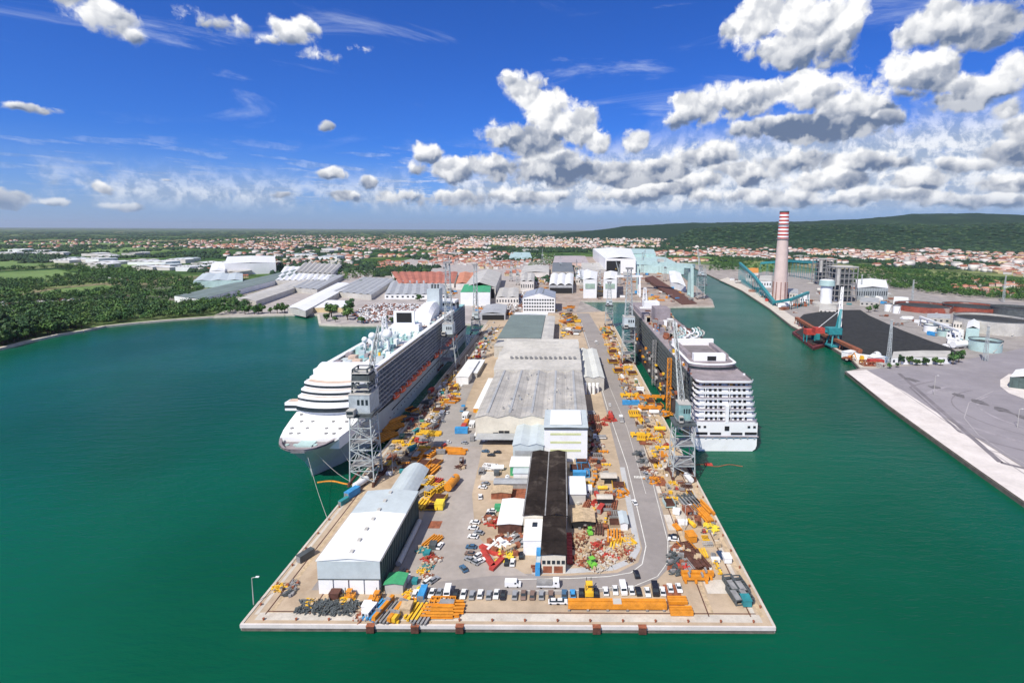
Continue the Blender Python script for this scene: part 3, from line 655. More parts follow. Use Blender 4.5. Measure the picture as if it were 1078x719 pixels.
# green-roofed hall
z = G+13; x0, x1, y0, y1 = rect(524, 569, 356, 332, z); xs = P(582, 356, z).x
t = shed('green_hall', 'wide hall with a flat dark grey-green roof before the white offices', x0, x1, y0, y1, 13, .5, 1, wall='lgrey', roof='groof', cat='hall')
t = shed('grey_annex_hall', 'light grey strip hall joined to the right of the green-roofed hall', x1+.6, xs, y0, y1, 12, .5, 1, wall='lgrey', roof='lgrey', cat='hall')
t = shed('front_annex', 'pale grey low annex between the green-roofed hall and the banded hall', x0, xs, BHY1+2, y0-.6, 11, .4, 1, wall='lgrey', roof='lgrey', cat='hall')
t = shed('white_strip_shed', 'narrow white-roofed shed along the far side of the green-roofed hall', x0+4, x1+3, y1+.8, y1+14, 14, .6, 1, wall='white', roof='white')
# white offices with windows
h = 22; x0, x1, _, _ = rect(549, 584, 316, 302, G+h); y0 = P(566, 329, G).y; y1 = y0+75
t = shed('office_building', 'white office building with rows of windows and a blue-grey pitched roof', x0, x1, y0, y1, h, 7, 1, wall='white', roof=mat('blue_slate_roof', (.30,.34,.42), .6, .15, .05), cat='office building',
    wins=[(zz, 12, 2.6, 2.6, 1) for zz in (2.5, 7.5, 12.5, 17.5)])
piece(t, 'skylight', 'glass', (x0+18, x0+21, y0+10, y1-4, G+h+2.7, G+h+6), (x1-21, x1-18, y0+10, y1-4, G+h+2.7, G+h+6))
# small sheds on the pier: photo corners of the roof, height
for nm, lab, xl, xr, yf, yb, hh, wl, rf, ax, n in (
 ('white_shed','white flat-roofed shed over a dark red base, left of the black roof',524,549,552,526,4,'dkrust','white','y',1),
 ('green_door_shed','white-roofed shed with green doors beside the black-roofed block',537,560,491,481,5,'green','white','x',1),
 ('container_shelter','pale shelter with an open front above the green-door shed',541,566,478.5,473,3,'white','white','x',1),
 ('white_shed','small white pitched shed right of the black-roofed block',599.5,616.5,520,502,5,'lgrey','white','x',1),
 ('long_shelter','low grey-green shelter left of the black-roofed block',520,556,509,504,2.6,'steel','grey','x',1),
 ('flat_shed','brown-grey flat shed beside parked cars, left of the black roof',517,538,519,512,3,'rust','wood','y',1),
 ('timber_shed','open timber pit shed with dark bays below the small white shed',602,626,549,536,3,'black','wood','y',1),
 ('site_cabin','white site cabin facing the right pier road',653.5,661,551,539,3,'white','bluegrey','y',1),
 ('small_store','low concrete store beside the long road, upper one of two',633,649,503,498,3,'black','conc','x',1),
 ('small_store','low concrete store beside the long road, lower one of two',629,644.5,525,521,3,'black','conc','x',1),
 ('tent_hall','long white tent hall beside the left yard road',480,493,397,379,6,'white','white','y',1),
 ('tent_hall','narrow white shelter right of the long white tent hall',494,502,393,379,4,'lgrey','white','y',1),
 ('stair_shed','pale blue lean-to with white steps left of the tall white block',540.5,556,498,492,4,'white','bluegrey','x',1),
 ):
    x0, x1, y0, y1 = rect(xl, xr, yf, yb, G+hh); shed(nm, lab, x0, x1, y0, y1, hh, .5, n, ax, wl, rf)
# white carriages along the hall
for i in range(7):
    a = P(492+.0*i, 428, G+3); y0 = P(495, 430-i*4.6, G+3).y; y1 = P(495, 430-(i+1)*4.6, G+3).y-.8; x = HX0-6.5
    t = thing('office_container', 'white office container, number %s from the near end of the row beside the wavy hall' % ('one','two','three','four','five','six','seven')[i] if i else 'orange-ended office container nearest the camera in the row beside the wavy hall', 'container', (x, y0, G), 'containers beside the wavy hall')
    piece(t, 'body', 'orange' if i == 0 else 'lgrey', (x-2.8, x+2.8, y0, y1, G, G+2.9)); piece(t, 'roof', 'white', (x-2.9, x+2.9, y0-.1, y1+.1, G+2.92, G+3.1))
    piece(t, 'door', 'yellow' if i == 0 else 'steel', (x-1, x+1, y0-.06, y0-.005, G+.1, G+2.3))
# generic building on any four ground corners (near-left, near-right, far-right, far-left)
def quad_shed(name, label, px, h, rise=2, n=1, wall='white', roof='lgrey', cat='shed', group=None, openf=None, arch=False, win=0, skirt=None):
    a, b, c, d = PX(px); ex = (b-a); ey = (d-a); t = thing(name, label, cat, tuple(a), group)
    top = Vector((0,0,h))
    mb = MB(); mb.prism([p.to_2d() for p in (a,b,c,d)], G, G+h); mb.build('wall', wall, t)
    mb = MB()
    for i in range(n):
        k = 6 if arch else 2
        for j in range(k):
            u0 = (i+j/k)/n; u1 = (i+(j+1)/k)/n
            f = (lambda q: math.sin(math.pi*q)) if arch else (lambda q: 1-abs(2*q-1))
            z0 = Vector((0,0,h+.05+rise*f(j/k))); z1 = Vector((0,0,h+.05+rise*f((j+1)/k)))
            p = [a.lerp(b, u0)+z0, a.lerp(b, u1)+z1, d.lerp(c, u1)+z1, d.lerp(c, u0)+z0]
            mb.add([*p, *[q+Vector((0,0,-.35)) for q in p]], ((0,1,2,3),(7,6,5,4),(4,5,1,0),(5,6,2,1),(6,7,3,2),(7,4,0,3)))
    mb.build('roof', roof, t)
    if openf:
        u0, u1, hh = openf; nrm = Vector((ex.y, -ex.x, 0)).normalized()*.3; p = a.lerp(b, u0)+nrm; q = a.lerp(b, u1)+nrm
        mb = MB(); mb.beam(p+Vector((0,0,hh/2)), q+Vector((0,0,hh/2)), .3, hh); mb.build('opening', 'black', t)
    if win:
        nrm = Vector((ex.y, -ex.x, 0)).normalized()*.15
        for i in range(win):
            p = a.lerp(b, (i+.3)/win)+nrm; q = a.lerp(b, (i+.7)/win)+nrm; mb = MB(); mb.beam(p+Vector((0,0,h*.55)), q+Vector((0,0,h*.55)), .25, h*.35); mb.build('window', 'glass', t)
    return t
Q = quad_shed
# left bank works
Q('works_shed','very long grey-green roofed shed at the left shore works',[(184,318),(210,322),(330,289),(312,287)],10,2,2,'white','groof')
Q('works_shed','long white-ribbed shed lying right of the grey-green one at the left works',[(250,320),(270,323),(352,293),(335,291)],9,2,1,'lgrey','lgrey')
Q('works_shed','long pale sawtooth shed slanting towards the left shore',[(303,330),(322,334),(372,304),(356,302)],9,2,1,'lgrey','white')
Q('works_shed','dark-striped many-ridged shed behind the boat lot',[(349,312),(391,316),(416,298),(382,296)],9,2,6,'lgrey','grey')
Q('works_shed','grey many-ridged shed behind the dark-striped shed on the left bank',[(300,307),(334,310),(362,294),(330,292)],9,2,5,'lgrey','grey')
Q('works_shed','low white-fronted workshop behind the boat lot, nearest the left crane',[(405,315),(470,315),(466,300),(412,300)],8,2,7,'white','grey',win=12)
Q('white_hall','huge bright white windowless hall in the left background',[(237,290),(291,288),(290,279),(240,280)],30,2,1,'shipwhite','white','hall')
Q('white_hall','white lower hall left of the huge bright white hall',[(221,293),(237,293),(240,283),(224,283)],18,2,1,'shipwhite','white','hall')
Q('blue_hall','pale blue long hall before the huge white hall',[(204,303),(256,302),(256,294),(214,294)],14,2,3,'pteal','bluegrey','hall')
Q('shore_shed','white-roofed shed with yellow walls on the left shore beside dark trees',[(330,329),(366,329),(366,321),(334,321)],7,1,1,'wally','white')
Q('works_shed','mottled white ridge-roofed works behind the sawtooth sheds',[(290,300),(345,300),(356,286),(300,284)],10,2,9,'lgrey','white')
Q('works_shed','striped dark-gabled works at the right of the huge white hall',[(310,292),(350,294),(360,283),(320,281)],12,4,8,'grey','lgrey')
Q('orange_roof_hall','wide bright orange-roofed works hall behind the white workshop',[(420,303),(478,303),(482,290),(412,290)],9,2,9,'wallw',mat('bright_orange_tile', (.42,.15,.10), .8, .2, .03),'hall')
Q('orange_roof_hall','pale orange-roofed works hall right behind the left shipyard crane',[(480,305),(520,305),(520,292),(484,292)],12,3,3,'wallw',mat('pale_orange_tile', (.52,.22,.13), .8, .2, .03),'hall')
# the shipyard behind the pier
Q('fabrication_hall','grey pitched fabrication hall with a wide black open front',[(488,314),(522,314),(528,296),(500,296)],20,9,1,'lgrey','lgrey','hall',openf=(.05,.95,17))
Q('block_shed','white block shed with a green band, left one near the grey open hall',[(485,322),(501,322),(503,312),(489,312)],22,1,1,'white','green','shed')
Q('block_shed','white block shed with a green band, right one near the grey open hall',[(502,322),(516,322),(517,312),(503,312)],22,1,1,'white','green','shed')
Q('open_shed','low black-fronted grey shed before the white offices',[(505,337),(532,337),(534,327),(512,327)],9,2,1,'grey','grey','shed',openf=(.1,.95,7))
for i, (x0_, x1_, lab) in enumerate(((614,628,'left'), (635,649,'right'))):
    t = Q('dock_door_hall','tall white dock hall with green panel, %s of the pair behind the basin' % lab,[(x0_,314),(x1_,314),(x1_+1,303),(x0_+1,303)],34,3,1,'white','white','hall')
    a, b = PX([(x0_+2,314),(x1_-2,314)]); mb = MB(); mb.beam(a+Vector((0,-.4,22)), b+Vector((0,-.4,22)), .5, 9); mb.build('panel', mat('pale_green_panel', (.34,.46,.38), .6), t)
Q('wave_roof_hall','long hall with a wavy white roof and dark openings behind the left dock hall',[(578,309),(603,309),(604,296),(580,296)],16,4,3,'grey','white','hall',arch=True,openf=(.03,.97,11))
Q('dark_roof_hall','dark grey flat-roofed hall behind the wavy white roof',[(581,292),(604,292),(602,281),(582,281)],14,1,1,'lgrey',mat('slate_grey_roof',(.15,.17,.19),.7,.15,.03),'hall')
Q('works_hall','white works hall with small windows left of the wavy-roofed hall',[(548,307),(562,307),(563,297),(549,297)],20,3,2,'wallw','lgrey','hall',win=6)
Q('works_hall','grey works hall with a white roof right of the wavy-roofed hall',[(606,300),(622,300),(622,290),(608,290)],14,3,2,'wallw','white','hall',win=6)
Q('works_hall','pink-grey low works hall beside the white offices',[(522,321),(546,321),(546,310),(526,310)],12,2,2,'wallw','lgrey','hall',win=8)
Q('works_hall','white long works hall before the orange roofs in the middle distance',[(548,292),(578,292),(578,284),(552,284)],12,3,1,'wallw','lgrey','hall')
Q('works_hall','pale grey store before the great white dock building',[(612,288),(640,288),(634,280),(612,280)],10,1,2,'lgrey','lgrey','hall')
Q('dock_building','great white-roofed shipbuilding hall with two black openings',[(637,288),(669,288),(664,272),(624,272)],42,5,1,'shipwhite','white','hall',openf=(.04,.5,36))
Q('dock_building','pale teal-roofed shipbuilding hall right of the great white one',[(669,287),(720,289),(700,277),(660,276)],22,2,2,'pteal','pteal','hall')
Q('dock_building','long flat pale teal hall behind the great white shipbuilding hall',[(640,277),(690,277),(688,270),(642,270)],34,2,1,'pteal','pteal','hall')
Q('peninsula_hall','low white-roofed hall on the dock peninsula beside the channel',[(706,303),(722,308),(716,292),(704,290)],12,3,1,'white','white','hall')
Q('flat_hall','wide flat lilac-roofed hall before the town in the centre',[(582,280),(620,280),(616,272),(584,272)],10,1,1,'wallp',mat('lilac_flat_roof',(.40,.36,.38),.8,.15,.03),'hall')
Q('teal_shed','pale teal shed roof before the town, left of centre',[(536,274),(560,274),(558,268),(538,268)],10,2,2,'pteal','pteal','shed')
# power station
Q('turbine_hall','long white-roofed turbine hall with a louvred side at the power station',[(901,316),(934,316),(932,306),(900,305)],22,3,1,mat('louvred_wall',(.34,.38,.40),.6,.1,.1,stripes=(0,5.,.6)),'white','hall',win=14)
Q('white_works','low white building with dark bays beside the coal heap',[(938,384),(1001,383),(1000,376),(940,377)],6.5,.8,1,'white','lgrey','building',win=12)
Q('terminal_shed','green-sided white-roofed shed on the traffic island at the right edge',[(1062,408),(1110,414),(1112,402),(1068,400)],9,3,1,'dgreen','white')
Q('switch_house','pale rounded white shelter among the tanks',[(1016,358),(1030,359),(1030,350),(1018,350)],14,3,1,'pteal','white','building')
Q('control_house','white control house on the power station quay',[(798,303),(812,303),(812,296),(800,296)],14,1,1,'white','lgrey','building',win=5)
Q('control_house','beige boiler house left of the striped chimney',[(785,296),(798,296),(798,290),(787,290)],20,1,1,'wallw','orange','building',win=5)
for i,(a,b,y,h) in enumerate(((828,840,314,10),(842,852,318,8),(862,880,330,6),(905,925,322,7),(940,956,322,8),(960,985,327,6),(975,1000,340,7),(996,1014,356,6),(1003,1016,347,10),(1032,1046,346,6))):
    Q('plant_building','%s low plant building %s the power station' % (('grey','white','pale')[i % 3], 'beside the tanks of' if i > 4 else 'between chimney and coal heap of'),[(a,y),(b,y+1),(b,y-4),(a+1,y-5)],h,.6,1,('lgrey','white','wallw')[i % 3],('lgrey','grey','white')[(i+1) % 3],'building',win=4)
def chimney():
    b = P(820.5, 316); h = 155.0
    t = thing('chimney', 'tall pale chimney with red and white bands at its top', 'chimney', tuple(b))
    r = lambda z: 12.6-5.0*z/h
    top = h*.70; mb = MB(); mb.cyl(b, b+Vector((0,0,top)), r(0), r(top), 28, cap=False); mb.build('shaft', mat('pinkish_concrete', (.62,.50,.46), .85, .08, .08), t, smooth=True)
    n = 15
    for i in range(n):
        z0 = top+(h-top)*i/n; z1 = top+(h-top)*(i+1)/n; mb = MB(); mb.cyl(b+Vector((0,0,z0)), b+Vector((0,0,z1)), r(z0)+.12, r(z1)+.12, 28, cap=False); mb.build('painted_band', 'red' if i % 2 == 0 else 'white', t, smooth=True)
    mb = MB(); mb.cyl(b+Vector((0,0,h)), b+Vector((0,0,h+2.5)), r(h)+.3, r(h)+.3, 24); mb.build('rim', 'dsteel', t)
    for zz in (top, h*.86):
        mb = MB(); mb.cyl(b+Vector((0,0,zz)), b+Vector((0,0,zz+1.2)), r(zz)+1.4, r(zz)+1.4, 24); mb.build('platform', 'steel', t)
    mb = MB()
    for k in range(34): mb.box(b.x-r(k*.9)-.3, b.x-r(k*.9)+.3, b.y-.4, b.y+.4, b.z+k*.9, b.z+k*.9+.4)
    for k in range(9):
        for j in range(10):
            a = j*.63; rr = r(k*4)+.1; mb.cbox((b.x+rr*math.cos(a), b.y+rr*math.sin(a), b.z+2+k*3.6), (1.6,1.6,1.8), a)
    mb.build('base_louvre', 'rust', t)
chimney()
def silo(px, py, r, h, lab):
    b = P(px, py); t = thing('coal_silo', lab, 'silo', tuple(b))
    mb = MB(); mb.cyl(b, b+Vector((0,0,5)), r*2.2, r*2.2, 20); mb.build('base', 'lgrey', t)
    mb = MB(); mb.cyl(b+Vector((0,0,5)), b+Vector((0,0,h)), r, r*1.0, 24); mb.build('body', 'white', t)
    mb = MB(); mb.cyl(b+Vector((0,0,h)), b+Vector((0,0,h+9)), r*1.35, r*1.25, 24); mb.build('head', 'pteal', t)
    mb = MB(); mb.cyl(b+Vector((0,0,h+9)), b+Vector((0,0,h+10)), r*1.2, r*.8, 24); mb.build('cap', 'white', t)
silo(869, 322, 9, 34, 'white round silo with a wider head beside the coal heap')
def boiler(px, py, w, d, h, lab):
    b = P(px, py); t = thing('boiler_frame', lab, 'boiler house', tuple(b)); nx, nz = 5, 6
    mb = MB()
    for j in (0, d):
        for i in range(nx+1): mb.beam((b.x+w*i/nx, b.y+j, G), (b.x+w*i/nx, b.y+j, G+h), 1.3)
        for k in range(1, nz+1): mb.beam((b.x, b.y+j, G+h*k/nz), (b.x+w, b.y+j, G+h*k/nz), 1.0)
    for k in range(1, nz+1):
        for i in (0, nx): mb.beam((b.x+w*i/nx, b.y, G+h*k/nz), (b.x+w*i/nx, b.y+d, G+h*k/nz), 1.0)
    mb.build('steel_frame', 'steel', t)
    piece(t, 'boiler', 'dsteel', (b.x+w*.22, b.x+w*.78, b.y+3, b.y+d-3, G+6, G+h-4)); piece(t, 'roof', 'lgrey', (b.x-1, b.x+w+1, b.y-1, b.y+d+1, G+h+.7, G+h+2))
    for k in (1,2,3,4,5): piece(t, 'floor', 'steel', (b.x, b.x+w, b.y+.7, b.y+d-.7, G+h*k/nz+.6, G+h*k/nz+.9))
    piece(t, 'cladding', 'lgrey', (b.x+w*.05, b.x+w*.17, b.y-.9, b.y+1, G+h*.5, G+h*.98))
boiler(861, 300, 40, 30, 58, 'open steel-framed boiler house left of the turbine hall, the shorter grey one')
boiler(878, 318, 38, 30, 60, 'open steel-framed boiler house beside the white turbine hall, nearest the coal')
def tank(px0, px1, yb, h, lab, wall, roofm, depth=None):
    a = P(px0, yb-2); b = P(px1, yb-2); r = (b.x-a.x)/2; c = Vector(((a.x+b.x)/2, a.y+r*.4, G)); t = thing('storage_tank', lab, 'tank', tuple(c))
    n = 48; mb = MB(); vs = []; fs = []
    for (rr, z) in ((r, 0), (r, h), (r-.5, h), (r-.5, h-2.5)):
        vs += [(c.x+rr*math.cos(2*math.pi*i/n), c.y+rr*math.sin(2*math.pi*i/n), G+z) for i in range(n)]
    for k in range(3): fs += [(k*n+i, k*n+(i+1) % n, (k+1)*n+(i+1) % n, (k+1)*n+i) for i in range(n)]
    mb.add(vs, fs); mb.build('shell', wall, t)
    mb = MB(); mb.cyl(c+Vector((0,0,h-3)), c+Vector((0,0,h-2.3)), r-.6, n=n); mb.build('floating_roof', roofm, t)
    mb = MB()
    for i in range(n):
        a0 = 2*math.pi*i/n; a1 = 2*math.pi*(i+1)/n; p = c+Vector((math.cos(a0)*(r+.3), math.sin(a0)*(r+.3), h+.5)); q = c+Vector((math.cos(a1)*(r+.3), math.sin(a1)*(r+.3), h+.5)); mb.beam(p, q, .5, .8)
    mb.build('rim_walkway', 'dsteel', t)
    mb = MB(); mb.beam(c+Vector((-r*.2, -r, 1)), c+Vector((r*.5, -r*.86-.6, h)), .9); mb.build('stair', 'orange' if wall == 'rust' else 'lgrey', t)
TKR = mat('red_oxide_tank', (.30,.075,.05), .8, .3, .06, dirt=((.42,.36,.32), .9, .035)); M['tkr'] = TKR; M['roofdk'] = mat('dark_tank_roof', (.035,.038,.038), .8, .4, .05)
tank(953,1003,330,9,'open-topped tank with patchy red walls beyond the coal heap, left one','tkr','roofdk')
tank(1005,1056,331,9,'open-topped red-walled tank, right neighbour of the other patchy red one','tkr','roofdk')
tank(1021,1086,352,16,'broad grey tank with a black floating roof at the right edge','lgrey','roofdk')
tank(1027,1055,372,11,'small grey-green open tank nearest the terminal road','pteal','roofdk')
tank(975,988,352,9,'small white tank with a green foot among pipes','white','pteal')
tank(989,1002,356,7,'small green-footed tank among the pipes','pteal','white')
tank(932,939,330,12,'slim white tank behind the coal heap, left one of two','white','white')
tank(941,948,332,12,'slim white tank behind the coal heap, right one of two','white','white')
tank(1056,1100,336,12,'dark tank partly cut by the right edge behind the broad grey one','dsteel','roofdk')
def conveyor(pts, w, h, lab, m='teal'):
    b = P(*pts[0][:2]); t = thing('conveyor', lab, 'conveyor', tuple(b)); mb = MB(); g2 = MB()
    L = [P(x, y)+Vector((0,0,z)) for x, y, z in pts]
    for a, c in zip(L[:-1], L[1:]):
        mb.beam(a, c, w, h); n = max(1, int((c-a).length/18))
        for i in range(n+1):
            q = a.lerp(c, i/n)
            if q.z-G > 4: g2.beam((q.x-w/2, q.y, G), (q.x-.5, q.y, q.z), .7); g2.beam((q.x+w/2, q.y, G), (q.x+.5, q.y, q.z), .7)
    mb.build('gallery', m, t); g2.build('trestle', m, t)
conveyor([(815,322,5),(793,306,30),(778,296,44)],5,5,'teal covered conveyor sloping up beside the striped chimney')
conveyor([(815,322,6),(832,326,16),(850,322,22)],4,4,'low teal conveyor running from the chimney towards the silo')
conveyor([(800,290,34),(830,291,42),(858,296,46)],6,6,'dark blue-green conveyor bridge behind the striped chimney','teal')
conveyor([(838,341,8),(868,360,8),(905,378,8)],4,3,'rusty conveyor along the quay edge of the coal heap','rust')
conveyor([(968,343,12),(1010,360,12)],3,2,'white pipe bridge slanting between the small tanks','white')
# ------------------------------------------------------------------ ships
def loft(mb, secs, cap=True):
    n = len(secs[0]); vs = sum(secs, []); m = len(secs)
    fs = [(k*n+i, k*n+i+1, (k+1)*n+i+1, (k+1)*n+i) for k in range(m-1) for i in range(n-1)]
    mb.add(vs, fs)
def decks_side(t, xs, y0, y1, z0, n, dh, sgn, slab, recess, step=5.0):
    "rows of balconies along one side, a part for each deck"
    for k in range(n):
        z = z0+k*dh; mb = MB(); b2 = MB()
        xi, xo = (xs-1.7*sgn, xs+.05*sgn); a, b = min(xi, xo), max(xi, xo)
        mb.box(a, b, y0, y1, z, z+.32); 
        mb.box(min(xo, xo-.12*sgn), max(xo, xo-.12*sgn), y0, y1, z+.3, z+.55)
        yy = y0
        while yy < y1: mb.box(a, b, yy-.08, yy+.08, z+.32, z+dh); yy += step
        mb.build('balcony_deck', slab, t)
def ship_left():
    X, HB = -127.5, 18.0
    YB, Y0, YE = 236.0, 249.0, 585.0
    t = thing('cruise_ship', 'white finished cruise ship moored on the left side of the pier, bow towards the camera', 'cruise ship', (X, YB, 0))
    # hull sections from the bow back: (y at waterline, y at deck, half width at waterline, at deck, deck height)
    st = [(0,0,.0,4.5,19.5),(2,1.5,.8,8.0,19.7),(5,5,2.4,11.5,20.0),(9,11,5.0,14.5,20.4),(15,19,8.5,16.8,20.8),(25,28,12.5,17.8,21.3),(36,38,16,18.0,22.5),(52,55,17.6,18.0,17.0),(75,75,18,18.0,15.0),(150,150,18,18.0,15.0),(250,250,18,18.0,15.0),(320,320,17.5,18.0,15.0),(YE-Y0,YE-Y0,15,17.5,15.0)]
    secs = []
    for a, b, w, wd, hd in st:
        ya = Y0+a; yb = YB+b if b < 70 else Y0+b
        row = []
        for s in (-1, 1):
            lv = []
            for z, k in ((-3,0),(0,0),(hd*.25,.10),(hd*.5,.30),(hd*.75,.62),(hd,1.0)):
                ww = w+(wd-w)*k; yy = ya+(yb-ya)*k; lv.append((X+s*ww, yy, z))
            row += lv[::-1] if s < 0 else lv
        secs.append(row)
    mb = MB(); loft(mb, secs); n = len(secs[0]); mb.add(secs[0], (tuple(range(n)),)); mb.add(secs[-1], (tuple(range(n))[::-1],))
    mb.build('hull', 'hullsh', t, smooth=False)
    # foredeck: bright sloping plate with a sunk mooring well
    prof = [(YB+b, wd, hd) for a, b, w, wd, hd in st[:7]]
    mb = MB(); pts = [(X-w+.1, y, h+.05) for y, w, h in prof]+[(X+w-.1, y, h+.05) for y, w, h in prof[::-1]]
    vs = []; fs = []
    for y, w, h in prof: vs += [(X-w+.05, y, h+.9), (X-w+1.3, y+.3, h+.9), (X-w+1.5, y+.5, h-1.2), (X+w-1.5, y+.5, h-1.2), (X+w-1.3, y+.3, h+.9), (X+w-.05, y, h+.9)]
    for i in range(3):
        for j in range(5): fs.append((i*6+j, i*6+j+1, (i+1)*6+j+1, (i+1)*6+j))
    fs.append((0,1,2,3,4,5)); mb.add(vs, fs); mb.build('mooring_well', 'mauve', t)
    yw = YB+12.5; mb = MB(); rows = []
    for y, w, h in ((yw, 14.9, 21.2), (yw+7, 16.9, 22.2), (yw+16, 17.9, 24.2), (yw+26, 18.0, 27)): rows.append([(X-w, y, h-6), (X-w, y, h), (X-w*.6, y, h+.3), (X, y, h+.4), (X+w*.6, y, h+.3), (X+w, y, h), (X+w, y, h-6)])
    loft(mb, rows); mb.add(rows[0], (tuple(range(7)),)); mb.build('foredeck', 'shipwhite', t)
    for y, dx in ((yw+3, 7),(yw+3, 11),(yw+3, -7),(yw+3, -11),(yw+8, 5),(yw+8, -5),(yw+8, -13),(yw+8, 12),(yw+14, -5),(yw+14, -11),(yw+14, 6),(yw+14, 13),(yw+20, -14),(yw+20, 14)):
        z = np.interp(y-yw, (0,7,16,26), (21.2,22.2,24.2,27))+.35; mb = MB(); mb.cyl((X+dx, y, z-.6), (X+dx, y, z+.35), .85, n=12); mb.build('hatch', 'steel', t)
    mb = MB()
    for dx in (-9,-5,5,9): mb.cyl((X+dx, YB+8, 18), (X+dx, YB+8, 19.4), 1.0, n=10)
    mb.box(X-4, X+4, YB+6, YB+12, 18, 19.6); mb.build('winch', 'pteal', t)
    # bridge and the rounded decks over it
    yb = YB+36
    def front(y, z0, z1, w, bow, name, m, back=24, seg=12, rr=1.0):
        pts = []
        for i in range(seg+1):
            a = -1+2*i/seg; pts.append((X+w*a, y-bow*(1-abs(a)**2.2)*1.0))
        pts += [(X+w, y+back), (X-w, y+back)]
        mb = MB(); mb.prism(pts, z0, z1); return mb.build(name, m, t)
    front(yb, 22, 27.6, 17.9, 4, 'front_house', 'shipwhite')
    front(yb-1, 27.6, 30.2, 18.1, 5, 'bridge_window', 'glass', 10)
    front(yb-1.5, 30.2, 31.6, 18.6, 5.2, 'bridge_roof', 'shipwhite', 12)
    for s in (-1, 1):
        mb = MB(); mb.box(X+s*20.4-3.6, X+s*20.4+3.6, yb-1.2, yb+4.4, 27.0, 31.5); mb.build('bridge_wing', 'shipwhite', t)
        mb = MB(); mb.box(X+s*20.4-3.7, X+s*20.4+3.7, yb-1.3, yb+2.0, 28.4, 29.9); mb.build('wing_window', 'glass', t)
        mb = MB(); mb.box(X+s*19.6-3.5, X+s*19.6+3.5, yb+.5, yb+5, 31.52, 31.62); mb.build('wing_deck', 'sanddeck', t)
    z = 31.6; y = yb+1.5
    for k in range(3):
        front(y, z, z+3.1, 17.9-k*.5, 5, 'deck_front', 'shipwhite', 22)
        front(y-.12, z+.75, z+2.0, 18.0-k*.5, 5, 'deck_window', 'glass', 10)
        front(y+1.35, z+3.12, z+3.2, 16.6-k*.5, 4.8, 'deck_floor', 'sanddeck', 18)
        z += 3.1; y += 2.8
    topz = z                                   # about 40.9
    # upper body
    ys = yb+20
    mb = MB(); mb.box(X-16.4, X+16.4, ys, YE-8, 14, topz); mb.build('superstructure', 'balc', t)
    for s in (-1, 1): decks_side(t, X+s*18.0, ys-8, YE-14, 17.6, 8, 2.9, s, 'grey', 'balc', 5.4)  # balcony slabs set to grey to imitate the shade on the ship's side
    front(y+3, topz, topz+1.2, 16.6, 5, 'top_deck', 'shipwhite', 40, rr=.8)
    mb = MB()
    for k in range(5):                       # domed roof over the bridge block
        pass
    rows = []
    for j in range(8):
        a = j/7*math.pi/2; rows.append([(X+16.2*math.cos(math.pi*i/12)*-1*(.80+.20*math.sin(a)), y+6-6*math.sin(math.pi*i/12)*(1)+18*(1-math.cos(a*.9))*.8, topz+1.2+4.6*math.sin(a)) for i in range(13)])
    loft(mb, rows); r = rows[-1]; mb.add(r, (tuple(range(13)),)); mb.build('domed_roof', 'shipwhite', t)
    mb = MB(); mb.box(X-17, X+17, y+14, YE-10, topz, topz+.5); mb.build('sun_deck', 'tealdeck', t)
    for s in (-1, 1):
        mb = MB(); mb.box(X+s*16.2-1.7, X+s*16.2+1.7, y+10, YE-70, topz+.5, topz+3.4); mb.build('side_gallery', 'shipwhite', t)
        mb = MB(); mb.box(X+s*16.2-1.75, X+s*16.2+1.75, y+14, YE-74, topz+1.2, topz+2.6); mb.build('gallery_window', 'glass', t)
    # deck houses, pools and rigging on top
    yy = y+28; rnd = random.Random(3)
    while yy < YE-60:
        for s in (-1.15, -.6, 0, .6, 1.15):
            if rnd.random() < .8:
                w, d, h = rnd.uniform(1.5, 5), rnd.uniform(1.5, 7), rnd.uniform(.8, 4.5)
                mb = MB(); mb.box(X+s*10-w/2, X+s*10+w/2, yy, yy+d, topz+.5, topz+.5+h); mb.build('deck_house', rnd.choice(('shipwhite','shipwhite','pteal','sanddeck','bluegrey','mauve')), t)
        yy += 8
    for py, pr in ((y+48, 5.5), (y+150, 6.0), (y+175, 3.5)):
        mb = MB(); mb.cyl((X, py, topz+1.2), (X, py, topz+1.7), pr, n=20); mb.build('pool', mat('pool_water', (.10,.42,.50), .1, .1, .3), t)
    for dx, dy, hh, r in ((-3, 64, 12, 2.5), (7, 66, 13, 3.4), (-9, 66, 9, 2.0)):
        mb = MB(); mb.cyl((X+dx, y+dy, topz), (X+dx, y+dy, topz+hh-r), .8, n=8); mb.build('dome_post', 'shipwhite', t)
        mb = MB(); mb.ball((X+dx, y+dy, topz+hh), r, 14, 8); mb.build('radar_dome', 'white', t, smooth=True)
    mb = MB(); mb.lattice((X+3, y+72, topz), (X+3, y+72, topz+24), 5, 2, 8, .5); mb.build('radar_mast', 'shipwhite', t)
    # film screen and its house
    ysn = y+128; mb = MB(); mb.box(X-11, X+11, ysn, ysn+10, topz+.5, topz+8); mb.build('screen_house', 'shipwhite', t)
    mb = MB(); mb.box(X-9.5, X+7.5, ysn+1, ysn+3, topz+8, topz+19); mb.build('screen_frame', 'shipwhite', t); mb = MB(); mb.box(X-7, X+5.2, ysn+.8, ysn+.98, topz+9.5, topz+17.5); mb.build('screen', 'black', t)
    # big swept funnel housing
    rows = []
    for k in range(9):
        q = k/8; zz = topz+15*math.sin(q*math.pi*.62)*(1 if q < .8 else .98); w = 13-6*q; yk = ysn+22+q*66
        rows.append([(X-w, yk, topz), (X-w*.9, yk+2, zz*.7+topz*.3), (X-w*.5, yk+4, zz), (X+w*.5, yk+4, zz), (X+w*.9, yk+2, zz*.7+topz*.3), (X+w, yk, topz)])
